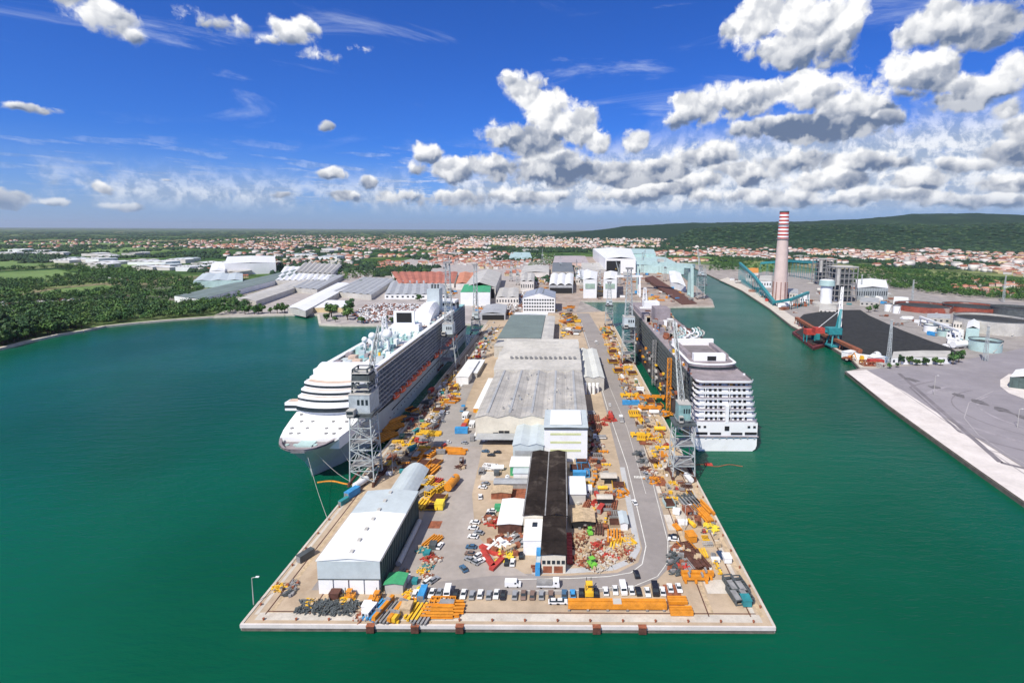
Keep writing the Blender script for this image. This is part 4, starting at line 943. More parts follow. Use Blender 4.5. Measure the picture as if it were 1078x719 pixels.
    mb = MB(); loft(mb, rows); mb.add(rows[0], (tuple(range(6)),)); mb.add(rows[-1], (tuple(range(6))[::-1],)); mb.build('funnel_housing', 'shipwhite', t, smooth=False)
    fy = ysn+92; mb = MB(); mb.prism([(X-6, fy), (X+6, fy), (X+5, fy+18), (X-5, fy+18)], topz, topz+26); mb.build('funnel', 'bluegrey', t)
    for dx in (-3, 0, 3): mb = MB(); mb.cyl((X+dx, fy+8, topz+26), (X+dx, fy+9, topz+30), 1.0, n=10); mb.build('exhaust', 'dsteel', t)
    mb = MB(); mb.box(X-15, X+15, fy+30, fy+50, topz+.5, topz+10); mb.build('aft_house', 'shipwhite', t)
    mb = MB(); mb.box(X-15.1, X+15.1, fy+29.9, fy+50.1, topz+5, topz+8); mb.build('aft_window', 'glass', t)
    # lifeboats in their recess
    mb = MB(); mb.box(X+16.3, X+16.9, ys+18, YE-60, 14.2, 18); mb.build('boat_recess', 'dsteel', t)
    for s in (-1, 1):
        for i in range(15):
            yk = ys+34+i*13.4
            if i == 7: continue
            c = (X+s*18.9, yk, 16.9); mb = MB(); mb.ball((c[0], c[1], c[2]), 1.0, 12, 7, (1.9, 5.6, 1.5)); mb.box(c[0]-1.2, c[0]+1.2, c[1]-3.4, c[1]+3.0, c[2]+.9, c[2]+2.0); lb = mb.build('lifeboat', 'lifeb', t)
            mb = MB(); mb.box(c[0]-1.25, c[0]+1.25, c[1]-3.0, c[1]+2.6, c[2]+1.1, c[2]+1.6); mb.build('window', 'glass', lb)
            mb = MB(); mb.beam((X+s*16.6, yk-4.4, 19.6), (X+s*19.4, yk-4.4, 19.4), .4); mb.beam((X+s*19.4, yk-4.4, 19.4), (X+s*19.4, yk-4.4, 17.4), .3); mb.build('davit', 'shipwhite', t)
    for s in (-1, 1):
        mb = MB(); mb.box(X+s*18.05-.1, X+s*18.05+.1, Y0+70, YE-30, 9.8, 10.6)
        for i in range(34): mb.cyl((X+s*18.0, Y0+66+i*7.6, 6.6), (X+s*18.22, Y0+66+i*7.6, 6.6), .45, n=8)
        mb.build('porthole_row', 'glass', t)
    for (a, b) in (((X+6, YB+7, 15), (PL+2, YB+0, G)), ((X+3.5, YB+3, 15), (PL+1.5, 205, G)), ((X+12, YB+18, 15), (PL+1.5, YB+8, G))):
        mb = MB(); L = 8
        for i in range(L):
            f = lambda q: Vector(a).lerp(Vector(b), q)-Vector((0,0,2.0*math.sin(math.pi*q)))
            mb.beam(f(i/L), f((i+1)/L), .12)
        o = mb.build('mooring_rope', 'lgrey'); o['category'] = 'rope'; o['label'] = 'pale mooring rope running down from the bow of the left ship'
    return t, topz
SHL, TOPZ = ship_left()
mb = MB(); c0 = P(334, 508, 0)
for i in range(14): a = Vector((c0.x+i*1.3, c0.y-.0+1.6*math.sin(i*.35), .0)); b = Vector((c0.x+(i+1)*1.3-.1, c0.y+1.6*math.sin((i+1)*.35), .0)); mb.cyl(a, b, .45, n=8)
tag(mb.build('oil_boom', 'orange'), 'curving orange floating boom under the bow of the left ship', 'boom')

def ship_right():
    X, HB, YS, YE = 94.5, 18.5, 282.0, 625.0
    t = thing('cruise_ship', 'unfinished dark-hulled cruise ship with a white stern, moored on the right side of the pier', 'cruise ship', (X, YS, 0))
    st = [(0, 15.0, 17.6, -.3), (6, 17.5, 18.5, 0), (20, 18.5, 18.5, 0), (240, 18.5, 18.5, 0), (285, 15, 18.0, 0), (315, 7, 14, 0), (343, .4, 5, 0)]
    secs = []
    for a, w, wd, _ in st:
        row = []
        for s in (-1, 1):
            lv = []
            for z, k in ((-2, 0), (0.2, .2), (1.4, .75), (3.5, 1), (17, 1)): lv.append((X+s*(w+(wd-w)*k), YS+a+(.25*(1-k) if a == 0 else 0), z))
            row += lv[::-1] if s < 0 else lv
        secs.append(row)
    mb = MB(); loft(mb, secs[1:]); n = len(secs[0]); mb.add(secs[-1], (tuple(range(n))[::-1],)); mb.build('hull', 'hull2', t)
    mb = MB(); loft(mb, secs[:2]); mb.add(secs[0], (tuple(range(n)),)); mb.build('transom', 'shipwhite', t)
    y = YS-.25
    mb = MB(); mb.box(X-17.4, X-11, y, y+.4, 10.0, 11.4); mb.box(X-9.5, X-3.2, y, y+.4, 10.0, 11.2); mb.box(X+2.5, X+9, y, y+.4, 10, 11.2); mb.box(X+10.5, X+17.3, y, y+.4, 10, 11.4); mb.box(X-1.2, X+1.4, y, y+.4, 12.4, 15.0); mb.build('mooring_opening', 'black', t)
    for dx in (-15.8, -12.6, 12.6, 15.8): piece(t, 'port', 'black', (X+dx-.7, X+dx+.7, y, y+.4, 14.0, 15.2))
    piece(t, 'rubbing_strake', 'mauve', (X-18.2, X+18.2, YS-.7, YS+.2, 8.6, 9.2))
    for i in range(9): piece(t, 'bracket', 'lgrey', (X-16+i*4-.3, X-16+i*4+.3, YS-.6, YS+.1, 7.8, 8.6))
    # tiers of cabin balconies above the transom
    z = 17.0; w = 18.2
    piece(t, 'deck_recess', 'black', (X-16, X+16, YS+12, YS+14, 17, 38.2))
    for k in range(7):
        yk = YS+.4+k*.85; wk = w-k*.30
        pts = []
        for i in range(9): a = i/8*math.pi/2; pts.append((X-wk+3.4*(1-math.sin(a)) if False else X-wk+3.2*(1-math.cos(a-math.pi/2+math.pi/2)) if False else X-wk+3.2*(1-math.sin(a)), yk+3.2*(1-math.cos(a)) if False else yk+3.2*(1-math.cos(math.pi/2-a)) if False else yk+3.2*(1-math.sin(math.pi/2-a)) ))
        pts = [(X-wk+3.2*(1-math.cos(a)), yk+3.2*(1-math.sin(a))) for a in [i/6*math.pi/2 for i in range(7)]]
        poly = pts+[(2*X-p[0], p[1]) for p in pts[::-1]]+[(X+wk, yk+16), (X-wk, yk+16)]
        mb = MB(); mb.prism(poly, z-.2, z+.45); mb.build('balcony_deck', 'shipwhite', t)
        inner = [(X+(p[0]-X)*.992, p[1]+.18) for p in poly]
        mb = MB()
        for a, b in zip(poly[:14], poly[1:14]): mb.beam((*a, z+.95), (*b, z+.95), .12, 1.0)
        mb.build('railing', 'shipwhite' if k % 2 else mat('mauve_glass_rail', (.42,.38,.42), .3, .15, .2), t)
        # cabin wall with door openings, in two blocks either side of the centre
        mb = MB(); mb.box(X-wk+2.8, X+wk-2.8, yk+1.9, yk+6, z+.45, z+2.9); mb.build('cabin_wall', 'shipwhite', t)
        for s in (-1, 1):
            for i in range(4):
                cx = X+s*(2.6+i*2.9); piece(t, 'cabin_window', 'black', (cx-.75, cx+.75, yk+1.75, yk+1.95, z+.6, z+2.6))
        for i in range(13):
            cx = X-wk+3+i*(2*wk-6)/12
            if i % 3 == 1: piece(t, 'partition', 'shipwhite', (cx-.1, cx+.1, yk+.3, yk+1.9, z+.45, z+2.9))
        z += 3.1
    topz = z  # 38.7
    piece(t, 'centre_stair', 'shipwhite', (X-.9, X+.9, YS-.1, YS+4, 17, 27)); piece(t, 'gas_bottle_cage', 'orange', (X+2.0, X+4.2, YS+6.0, YS+8.0, topz-2.9, topz-.3))
    piece(t, 'gas_bottle_cage', 'orange', (X-13, X-8, YS+6.4, YS+8.2, topz-3, topz-1.6))
    ys = YS+8
    piece(t, 'superstructure', 'hull2', (X-17.2, X+17.2, ys+8, YE-35, 17, topz))
    for s in (-1, 1): decks_side(t, X+s*18.3, ys+8, YE-46, 19.5, 7, 2.85, s, 'dsteel', 'black', 4.2)
    # aft open deck
    pts = [(X-16.6+4*(1-math.cos(a)), YS+4.4+4*(1-math.sin(a))) for a in [i/6*math.pi/2 for i in range(7)]]
    poly = pts+[(2*X-p[0], p[1]) for p in pts[::-1]]+[(X+17, YE-60), (X-17, YE-60)]
    mb = MB(); mb.prism(poly, topz, topz+.5); mb.build('open_deck', 'mauve', t)
    mb = MB()
    for a, b in zip(poly[:14], poly[1:14]): mb.beam((*a, topz+1.1), (*b, topz+1.1), .15, 1.0)
    mb.build('railing', 'shipwhite', t)
    # horseshoe deck with white control house
    yh = YS+34
    arc = lambda r, y0, n=14: [(X-r*math.cos(math.pi*i/n), y0-r*.45*math.sin(math.pi*i/n)) for i in range(n+1)]
    mb = MB(); mb.prism(arc(14.6, yh)+[(X+14.6, yh+52), (X-14.6, yh+52)], topz+.5, topz+4.6); mb.build('horseshoe_deck', 'mauve', t)
    mb = MB(); mb.prism(arc(14.9, yh, 14)+[(X+14.9, yh+.1), (X-14.9, yh+.1)], topz+1.6, topz+3.2); mb.build('window_band', 'glass', t)
    mb = MB(); mb.prism(arc(15.3, yh)+[(X+15.3, yh+50), (X-15.3, yh+50)], topz+4.62, topz+5.2); mb.build('horseshoe_rim', 'shipwhite', t)
    mb = MB(); mb.prism(arc(13.6, yh+1)+[(X+13.6, yh+49), (X-13.6, yh+49)], topz+5.22, topz+5.3); mb.build('upper_deck', 'mauve', t)
    piece(t, 'control_house', 'shipwhite', (X-11, X+9, yh+1, yh+6, topz+5.3, topz+9.6)); piece(t, 'house_opening', 'black', (X-2.6, X+3, yh+.85, yh+.98, topz+5.6, topz+8.4))
    piece(t, 'pool_recess', mat('dark_mauve_plate', (.20,.18,.19), .8, .2, .2), (X-9.5, X+9.5, yh+9, yh+44, topz+5.3, topz+5.42))
    piece(t, 'deck_wall', 'mauve', (X-13.4, X-10.5, yh+9, yh+44, topz+5.32, topz+7.6)); piece(t, 'deck_wall', 'mauve', (X+10.5, X+13.4, yh+9, yh+44, topz+5.32, topz+7.6))
    piece(t, 'bridge_beam', 'shipwhite', (X-15, X+14.5, yh+46, yh+49, topz+5.3, topz+9.6))
    rnd = random.Random(5)
    for s, yy in ((-1, yh+58), (1, yh+56)):
        for k in range(6):
            mb = MB(); c = (X+s*(3+2.6*(k % 3)), yy+6*(k//3)+k*2, topz+5)
            for i in range(14): a = i*.5; mb.beam((c[0]+3*math.cos(a), c[1]+5*math.sin(a), c[2]+i*.55), (c[0]+3*math.cos(a+.5), c[1]+5*math.sin(a+.5), c[2]+(i+1)*.55), .9)
            mb.build('water_slide', ('shipwhite','pteal','lgrey')[k % 3], t)
    yy = yh+52
    while yy < YE-50:
        for j in range(7):
            if rnd.random() < .85:
                w, d, h = rnd.uniform(1.2, 6), rnd.uniform(2, 9), rnd.uniform(.6, 5.5); cx = X+rnd.uniform(-13, 13)
                mb = MB(); mb.box(cx-w/2, cx+w/2, yy, yy+d, topz+.5, topz+.5+h); mb.build('deck_house', rnd.choice(('mauve','mauve','hull2','shipwhite','lgrey','steel','rust','dkrust','wood')), t)
        yy += 7
    for i in range(150):
        if i >= 90: break
        cx = X+rnd.uniform(-15.5, 15.5); cy = rnd.uniform(ys+12, YE-60); h = topz+.5
        if abs(cx-X) < 15 and cy < yh+52: cx = X+(15.9 if cx > X else -15.9)
        mb = MB(); mb.cbox((cx, cy, h), (rnd.uniform(.5,1.6), rnd.uniform(.6,2.4), rnd.uniform(.5,2.2))); mb.build('deck_gear', rnd.choice(('orange','shipwhite','rust','yellow','steel','blue')), t)
    piece(t, 'forward_house', 'mauve', (X-15, X+15, YE-120, YE-60, topz+.5, topz+5)); piece(t, 'funnel', 'mauve', (X-7, X+7, YE-150, YE-128, topz+.5, topz+14))
    piece(t, 'bridge_house', 'mauve', (X-16, X+16, YE-60, YE-36, 17, topz+4)); piece(t, 'bridge_window', 'lgrey', (X-16.2, X+16.2, YE-60.2, YE-35.8, topz-1, topz+1.4))
    piece(t, 'white_house', 'white', (X-8, X+8, YE-90, YE-75, topz+5, topz+12)); 
    mb = MB(); mb.lattice((X-6, YE-80, topz+12), (X-6, YE-80, topz+26), 4, 2, 5, .6); mb.build('mast', 'white', t)
    # scaffolding and gear hung on the dark side towards the pier
    for i in range(70):
        cy = rnd.uniform(YS+14, YE-110); cz = rnd.uniform(4, 20); w = rnd.uniform(1, 4)
        mb = MB(); mb.box(X-20.2, X-18.5, cy, cy+w, cz, cz+rnd.uniform(.5, 2.5)); mb.build('scaffold_platform', rnd.choice(('orange','steel','lgrey','rust','yellow','dsteel','dsteel')), t)
    for cy in (YS+26, YS+62, YS+120): mb = MB(); mb.lattice((X-20.6, cy, 2), (X-20.6, cy, topz), 2.4, 2.4, 14, .3); mb.build('stair_tower', 'orange' if cy == YS+62 else 'steel', t)
    return t
ship_right()
mb = MB(); p = P(752, 490, 0)
for i in range(26): mb.beam((p.x-11+i, p.y+1.2*math.sin(i*.4), .02), (p.x-10+i, p.y+1.2*math.sin((i+1)*.4), .02), .5, .3)
tag(mb.build('oil_boom', 'rust'), 'thin rusty floating boom in the water under the white stern', 'boom')
mb = MB(); p = P(746, 489, 0); mb.box(p.x-2, p.x+2, p.y-1.4, p.y+1.4, -.2, .35); mb.box(p.x-1.4, p.x+.4, p.y-.8, p.y+.8, .35, .9); tag(mb.build('raft', 'red'), 'small red work raft in the water under the white stern', 'raft')

# ------------------------------------------------------------------ cranes
def tower_crane(px, py, w, hp, house, top, lab, boom=None, col='lattice', splay=1.35, hm='bluegrey', loc=None, n=None):
    "portal crane: braced portal, machinery house, lattice mast and a stowed boom"
    b = loc or P(px, py); t = thing('portal_crane', lab, 'crane', tuple(b)); n = n or max(4, int(hp/5.5))
    mb = MB(); mb.lattice(b+Vector((0,0,2.0)), b+Vector((0,0,hp)), w*splay, w*.92, n, w*.036+.12); mb.build('portal', col, t)
    for sx in (-1, 1):
        mb = MB(); x = b.x+sx*w*splay/2
        mb.box(x-.5, x+.5, b.y-w*splay*.62, b.y+w*splay*.62, G+.9, G+1.9)
        for k in (-1, 1):
            for j in (-1.2, 1.2): mb.box(x-.45, x+.45, b.y+k*w*splay*.5+j-.8, b.y+k*w*splay*.5+j+.8, G+.2, G+.95)
        mb.build('bogie', 'dkrust', t)
    for k in (.28, .62): z = hp*k; ww = w*splay*(1-k)+w*.92*k; mb = MB(); mb.box(b.x-ww/2, b.x+ww/2, b.y-ww/2, b.y+ww/2, G+z, G+z+.3); mb.build('landing', 'steel', t)
    z = G+hp; mb = MB(); mb.box(b.x-w*.56, b.x+w*.56, b.y-w*.56, b.y+w*.56, z, z+.8); mb.cyl((b.x, b.y, z+.8), (b.x, b.y, z+2), w*.4, n=16); mb.build('turntable', 'dsteel', t)
    hw, hh = house; z += 2
    mb = MB(); mb.box(b.x-hw/2, b.x+hw/2, b.y-hw*.5, b.y+hw*.75, z, z+hh); mb.build('machinery_house', hm, t)
    mb = MB(); mb.box(b.x-hw*.52, b.x+hw*.52, b.y-hw*.52, b.y+hw*.77, z+hh, z+hh+.35); mb.build('house_roof', 'lgrey', t)
    mb = MB(); mb.box(b.x-hw*.5, b.x-hw*.15, b.y-hw*.85, b.y-hw*.5-.03, z-.4, z+2.6); cb = mb.build('cab', 'lgrey', t)
    mb = MB(); mb.box(b.x-hw*.48, b.x-hw*.17, b.y-hw*.85-.06, b.y-hw*.85-.005, z+.6, z+2.2); mb.build('window', 'glass', cb)
    mb = MB(); r_ = hw*.62
    for k in range(4):
        a0 = [(-r_,-r_),(r_,-r_),(r_,r_*1.3),(-r_,r_*1.3)][k]; a1 = [(-r_,-r_),(r_,-r_),(r_,r_*1.3),(-r_,r_*1.3)][(k+1) % 4]
        for zz in (.6, 1.2): mb.beam((b.x+a0[0], b.y+a0[1], z+zz-.6), (b.x+a1[0], b.y+a1[1], z+zz-.6), .12)
    mb.build('railing', col, t)
    for k in range(3): mb = MB(); mb.box(b.x-hw*.1+k*hw*.2, b.x+hw*.02+k*hw*.2, b.y-hw*.5-.05, b.y-hw*.5-.005, z+hh*.45, z+hh*.75); mb.build('window', 'glass', t)
    mb = MB(); s_ = w*splay/2
    for k in range(int(hp/2.6)): q0 = k*2.6; x_ = b.x+s_*.55*(1 if k % 2 else -1); mb.beam((b.x-s_*.5, b.y+s_*.3, G+2+q0), (b.x+s_*.5, b.y+s_*.3, G+2+q0+2.6) if k % 2 == 0 else (b.x-s_*.5, b.y+s_*.3, G+2+q0+2.6), .5, .15) if k % 2 == 0 else mb.beam((b.x+s_*.5, b.y+s_*.3, G+2+q0), (b.x-s_*.5, b.y+s_*.3, G+2+q0+2.6), .5, .15)
    mb.build('stairway', 'steel', t)
    if top:
        mb = MB(); mb.lattice((b.x, b.y+hw*.2, z+hh), (b.x, b.y+hw*.25, top), w*.62, w*.30, max(5, int((top-z-hh)/4)), w*.03+.12); mb.build('mast', col, t)
        mb = MB(); mb.box(b.x-w*.3, b.x+w*.3, b.y+hw*.25-w*.3, b.y+hw*.25+w*.3, top, top+1.5); mb.build('mast_head', 'steel', t)
    if boom:
        q = b+Vector(boom); mb = MB(); s = Vector((b.x, b.y+hw*.5, z+hh*.6)); mb.lattice(s, q, w*.30, w*.10, max(8, int((q-s).length/4)), w*.018+.12); mb.build('boom', col, t)
        tp = Vector((b.x, b.y+hw*.25, top or z+hh)); mb = MB()
        for dx in (-.7, .7): mb.beam(tp+Vector((dx,0,0)), q, .18)
        mb.build('stay', 'dsteel', t)
        mb = MB(); mb.beam(q, q-Vector((0,0,16)), .15); hk = mb.build('hoist_rope', 'dsteel', t); mb = MB(); mb.cbox(tuple(q-Vector((0,0,18))), (1.2,1.2,2)); mb.build('hook_block', 'yellow', t)
    return t
c = tower_crane(386, 505, 10.5, 34, (10, 9), None, 'grey lattice portal crane beside the bow of the left ship', (-13, 60, 66), splay=1.12, hm=mat('crane_house_grey', (.42,.47,.50), .55, .2, .2))
b = P(386, 505)
mb = MB(); mb.lattice((b.x, b.y+1, G+45), (b.x, b.y+1, G+57), 8, 7, 3, .7); mb.build('mast', 'dsteel', c)
for k in range(3): mb = MB(); mb.box(b.x-4.4, b.x+4.4, b.y-3.6, b.y+5.4, G+47+k*4, G+47.3+k*4); mb.build('landing', 'lgrey', c)
mb = MB(); mb.box(b.x-4, b.x+4.6, b.y-3, b.y+5, G+51, G+54); mb.build('winch_house', 'dsteel', c)
tower_crane(717, 500, 10, 28, (6, 8), None, 'pale lattice portal crane with a teal house beside the white stern of the right ship', (3, 40, 72), hm=mat('crane_house_teal', (.22,.38,.38), .5, .2, .2), splay=1.1)
tower_crane(661, 382, 11, 33, (10, 9), 90, 'tall lattice portal crane with pale blue house beside the dark hull of the right ship', None, splay=1.05)
tower_crane(473, 388, 10.5, 30, (9, 9), 96, 'tall crane on four pale splayed legs beside the far half of the left ship', None, splay=1.45, n=1)
tower_crane(501, 352, 9, 18, (7, 7), 84, 'thin lattice crane behind the left ship at the far end of the pier', None, splay=1.2)
tower_crane(641, 343, 9, 26, (7, 6), 58, 'short lattice crane at the far right corner of the pier by the basin', None, splay=1.1)
tower_crane(737, 315, 12, 42, (8, 6), 62, 'lone lattice crane standing on the tip of the dock peninsula', (0, 30, 90), splay=1.0)
# slim scaffold gangway towers against the left ship
for px, py, h, w, lab in ((438, 398, 34, 6.0, 'dark square gangway tower beside the orange lifeboats, the nearer of two'), (480, 362, 45, 6.5, 'dark square gangway tower beside the splayed-leg crane, the farther of two')):
    b = P(px, py); t = thing('gangway_tower', lab, 'gangway tower', tuple(b)); mb = MB(); mb.lattice(b, b+Vector((0,0,h)), w, w, int(h/3), .55); mb.build('frame', 'dsteel', t)
    piece(t, 'cladding', 'dgreen', (b.x-w*.42, b.x+w*.42, b.y-w*.42, b.y+w*.42, G+1, G+h-1)); piece(t, 'gangway', 'steel', (b.x-9, b.x, b.y-1, b.y+1, G+14, G+15))
# goliath gantries over the building dock
def goliath(p0, p1, h, bt, bw, lw, m, lab):
    a, b = P(*p0), P(*p1); t = thing('gantry_crane', lab, 'gantry crane', tuple(b)); mb = MB(); up = Vector((0,0,h))
    mb.beam(a+up, b+up+(b-a).normalized()*6, bw, bt); mb.build('girder', m, t)
    mb = MB(); d = Vector((0, 14, 0)); mb.beam(b-d, b-d*.4+up, lw); mb.beam(b+d, b+d*.4+up, lw); mb.beam(b-d*1.1+Vector((0,0,2)), b+d*1.1+Vector((0,0,2)), lw*.8, 3); mb.build('leg', m, t)
    mb = MB(); mb.beam(a-d*.7, a+up, lw*.6); mb.beam(a+d*.7, a+up, lw*.6); mb.build('leg', m, t)
    q = a.lerp(b, .45)+up; mb = MB(); mb.cbox((q.x, q.y, q.z+bt/2), (12, 9, 6)); mb.build('trolley', 'lgrey', t)
    mb = MB()
    for s in (-1, 1): mb.beam((q.x+s*3, q.y, q.z), (q.x+s*3, q.y, q.z-20), .4)
    mb.build('hoist_rope', 'dsteel', t)
goliath((671, 305), (726.5, 312), 57, 8, 9, 5, 'pteal', 'great pale teal gantry crane spanning the building dock')
goliath((648, 312), (672.5, 312), 38, 3.5, 5, 2.5, 'white', 'smaller white gantry crane between the dock halls and the great teal gantry')
for i, (px, py, h, lab) in enumerate(((468,293,55,'behind the first left-hand crane'),(516,288,60,'beside the grey open hall'),(538,296,45,'left of the white offices'),(545,300,50,'just left of the white offices'),(571,276,48,'behind the white offices'),(607,299,50,'right of the wavy-roofed hall'),(590,285,40,'behind the wavy-roofed hall'),(612,305,44,'left of the pale dock hall'),(631,312,46,'between the two white dock halls'),(676,290,60,'before the teal-roofed building hall'),(700,296,70,'beside the teal gantry'),(652,300,45,'under the white gantry'),(742,300,42,'on the channel edge'))):
    tower_crane(px, py, 6, h*.45, (5, 4), G+h, 'slim far-off yard crane '+lab, (random.uniform(-20, 20), random.uniform(-20, 20), h*1.15) if i % 2 else None, splay=1.1)
for i, (px, py, h, lab) in enumerate(((960,318,38,'left of the red tanks'),(906,312,40,'behind the turbine hall'),(1056,318,46,'behind the grey tank'),(935,384,42,'beside the low white building'),(1037,380,34,'by the small open tank'))):
    b = P(px, py); t = thing('lattice_mast', 'slender lattice light mast '+lab, 'mast', tuple(b)); mb = MB(); mb.lattice(b, b+Vector((0,0,h)), 3, 1, 9, .35); mb.build('mast', 'lattice', t); piece(t, 'lamp_head', 'lgrey', (b.x-1.6, b.x+1.6, b.y-.4, b.y+.4, b.z+h, b.z+h+1))
# coal barge and unloader on the right bank
def barge():
    pts = PX([(833,350),(849,346),(876,360),(876,366),(856,367)], 0); pts = [pts[0], pts[1], P(875,361,0), P(873,369,0), P(856,367,0)]
    a, b, c_, d = P(834,352,0), P(846,347,0), P(876,363,0), P(856,369,0)
    t = thing('barge', 'red-black flat coal barge moored below the teal grab crane', 'barge', tuple((a+c_)/2))
    mb = MB(); mb.prism([p.to_2d() for p in (a,b,c_,d)], -1, 3.2); mb.build('hull', mat('red_black_hull', (.16,.035,.04), .6, .4, .1), t)
    cc = (a+b+c_+d)/4; mb = MB(); mb.prism([cc.to_2d().lerp(p.to_2d(), .85) for p in (a,b,c_,d)], 3.2, 4.3); mb.build('hold_coaming', 'dkrust', t)
    mb = MB(); mb.prism([cc.to_2d().lerp(p.to_2d(), .8) for p in (a,b,c_,d)], 4.3, 4.6); mb.build('cargo', 'coal', t)
    for k in range(6): p = a.lerp(d, k/5); mb = MB(); mb.cyl((p.x, p.y, 1.2), (p.x+.5, p.y-.5, 1.2), .9, n=8); mb.build('fender', 'tyre', t)
barge()
b = P(877, 365); t = thing('grab_crane', 'teal harbour grab crane with a long white boom over the coal heap', 'crane', tuple(b))
mb = MB()
for sx in (-5, 5):
    for sy in (-6, 6): mb.beam(b+Vector((sx, sy, 0)), b+Vector((sx*.5, sy*.5, 14)), 1.3)
mb.box(b.x-6, b.x+6, b.y-7, b.y+7, G+1, G+2.5); mb.build('portal', 'teal', t)
piece(t, 'machinery_house', 'teal', (b.x-8, b.x+6, b.y-5, b.y+5, G+14, G+21)); piece(t, 'counterweight', 'red', (b.x-22, b.x-12, b.y-4, b.y+4, G+15, G+21)); piece(t, 'counter_arm', 'teal', (b.x-14, b.x-8, b.y-2, b.y+2, G+16, G+18))
mb = MB(); mb.beam(b+Vector((4,-2,20)), b+Vector((8,4,40)), 2.2); mb.beam(b+Vector((4,3,20)), b+Vector((8,4,40)), 2); mb.build('king_post', 'teal', t)
mb = MB(); mb.lattice(b+Vector((6,2,20)), b+Vector((44,70,56)), 4, 2, 16, .7); mb.build('boom', 'white', t)
mb = MB(); mb.beam(b+Vector((8,4,40)), b+Vector((44,70,56)), .4); mb.beam(b+Vector((8,4,40)), b+Vector((-18,0,20)), .4); mb.build('stay', 'white', t)
b = P(853, 360); t = thing('hopper', 'red-topped coal hopper beside the teal grab crane', 'hopper', tuple(b))
piece(t, 'bin', 'red', (b.x-7, b.x+3, b.y-5, b.y+3, G+9, G+15)); piece(t, 'frame', 'teal', *[(b.x+u, b.x+u+1, b.y+v, b.y+v+1, G, G+9) for u in (-7, 2) for v in (-5, 2)], (b.x+3.1, b.x+9, b.y-3, b.y+3, G+3, G+10))
for px, py, lab in ((907,381,'yellow-painted mooring bollard post at the corner of the coal quay'),):
    b = P(px, py); mb = MB(); mb.box(b.x-1.2, b.x+1.2, b.y-1.2, b.y+1.2, G, G+6); mb.box(b.x-2, b.x+2, b.y-.6, b.y+.6, G+3, G+4.5); tag(mb.build('marker_post', 'yellow'), lab, 'post')
b = P(894, 378); t = thing('excavator', 'orange-brown material handler on the coal quay road', 'excavator', tuple(b)); piece(t, 'track', 'dsteel', (b.x-2, b.x-1, b.y-3, b.y+3, G, G+1.2), (b.x+1, b.x+2, b.y-3, b.y+3, G, G+1.2)); piece(t, 'body', 'orange', (b.x-2.2, b.x+2.2, b.y-2.6, b.y+3, G+1.2, G+3.6))
mb = MB(); mb.beam(b+Vector((0,-2,3)), b+Vector((0,-8,8)), .7); mb.beam(b+Vector((0,-8,8)), b+Vector((0,-12,3)), .6); mb.build('arm', 'orange', t)
# building dock slope of dark decking on the peninsula
mb = MB(); a, b_, c_, d = PX([(679,296),(687,294),(734,320),(718,321)]); up = Vector((0,0,9)); mb.add([a+up, b_+up, c_+Vector((0,0,1)), d+Vector((0,0,1)), a, b_, c_, d], ((0,1,2,3),(0,3,7,4),(1,5,6,2),(0,4,5,1),(3,2,6,7)))
tag(mb.build('launching_ramp', 'dkrust'), 'long dark rusty ramp running down the dock peninsula', 'ramp')
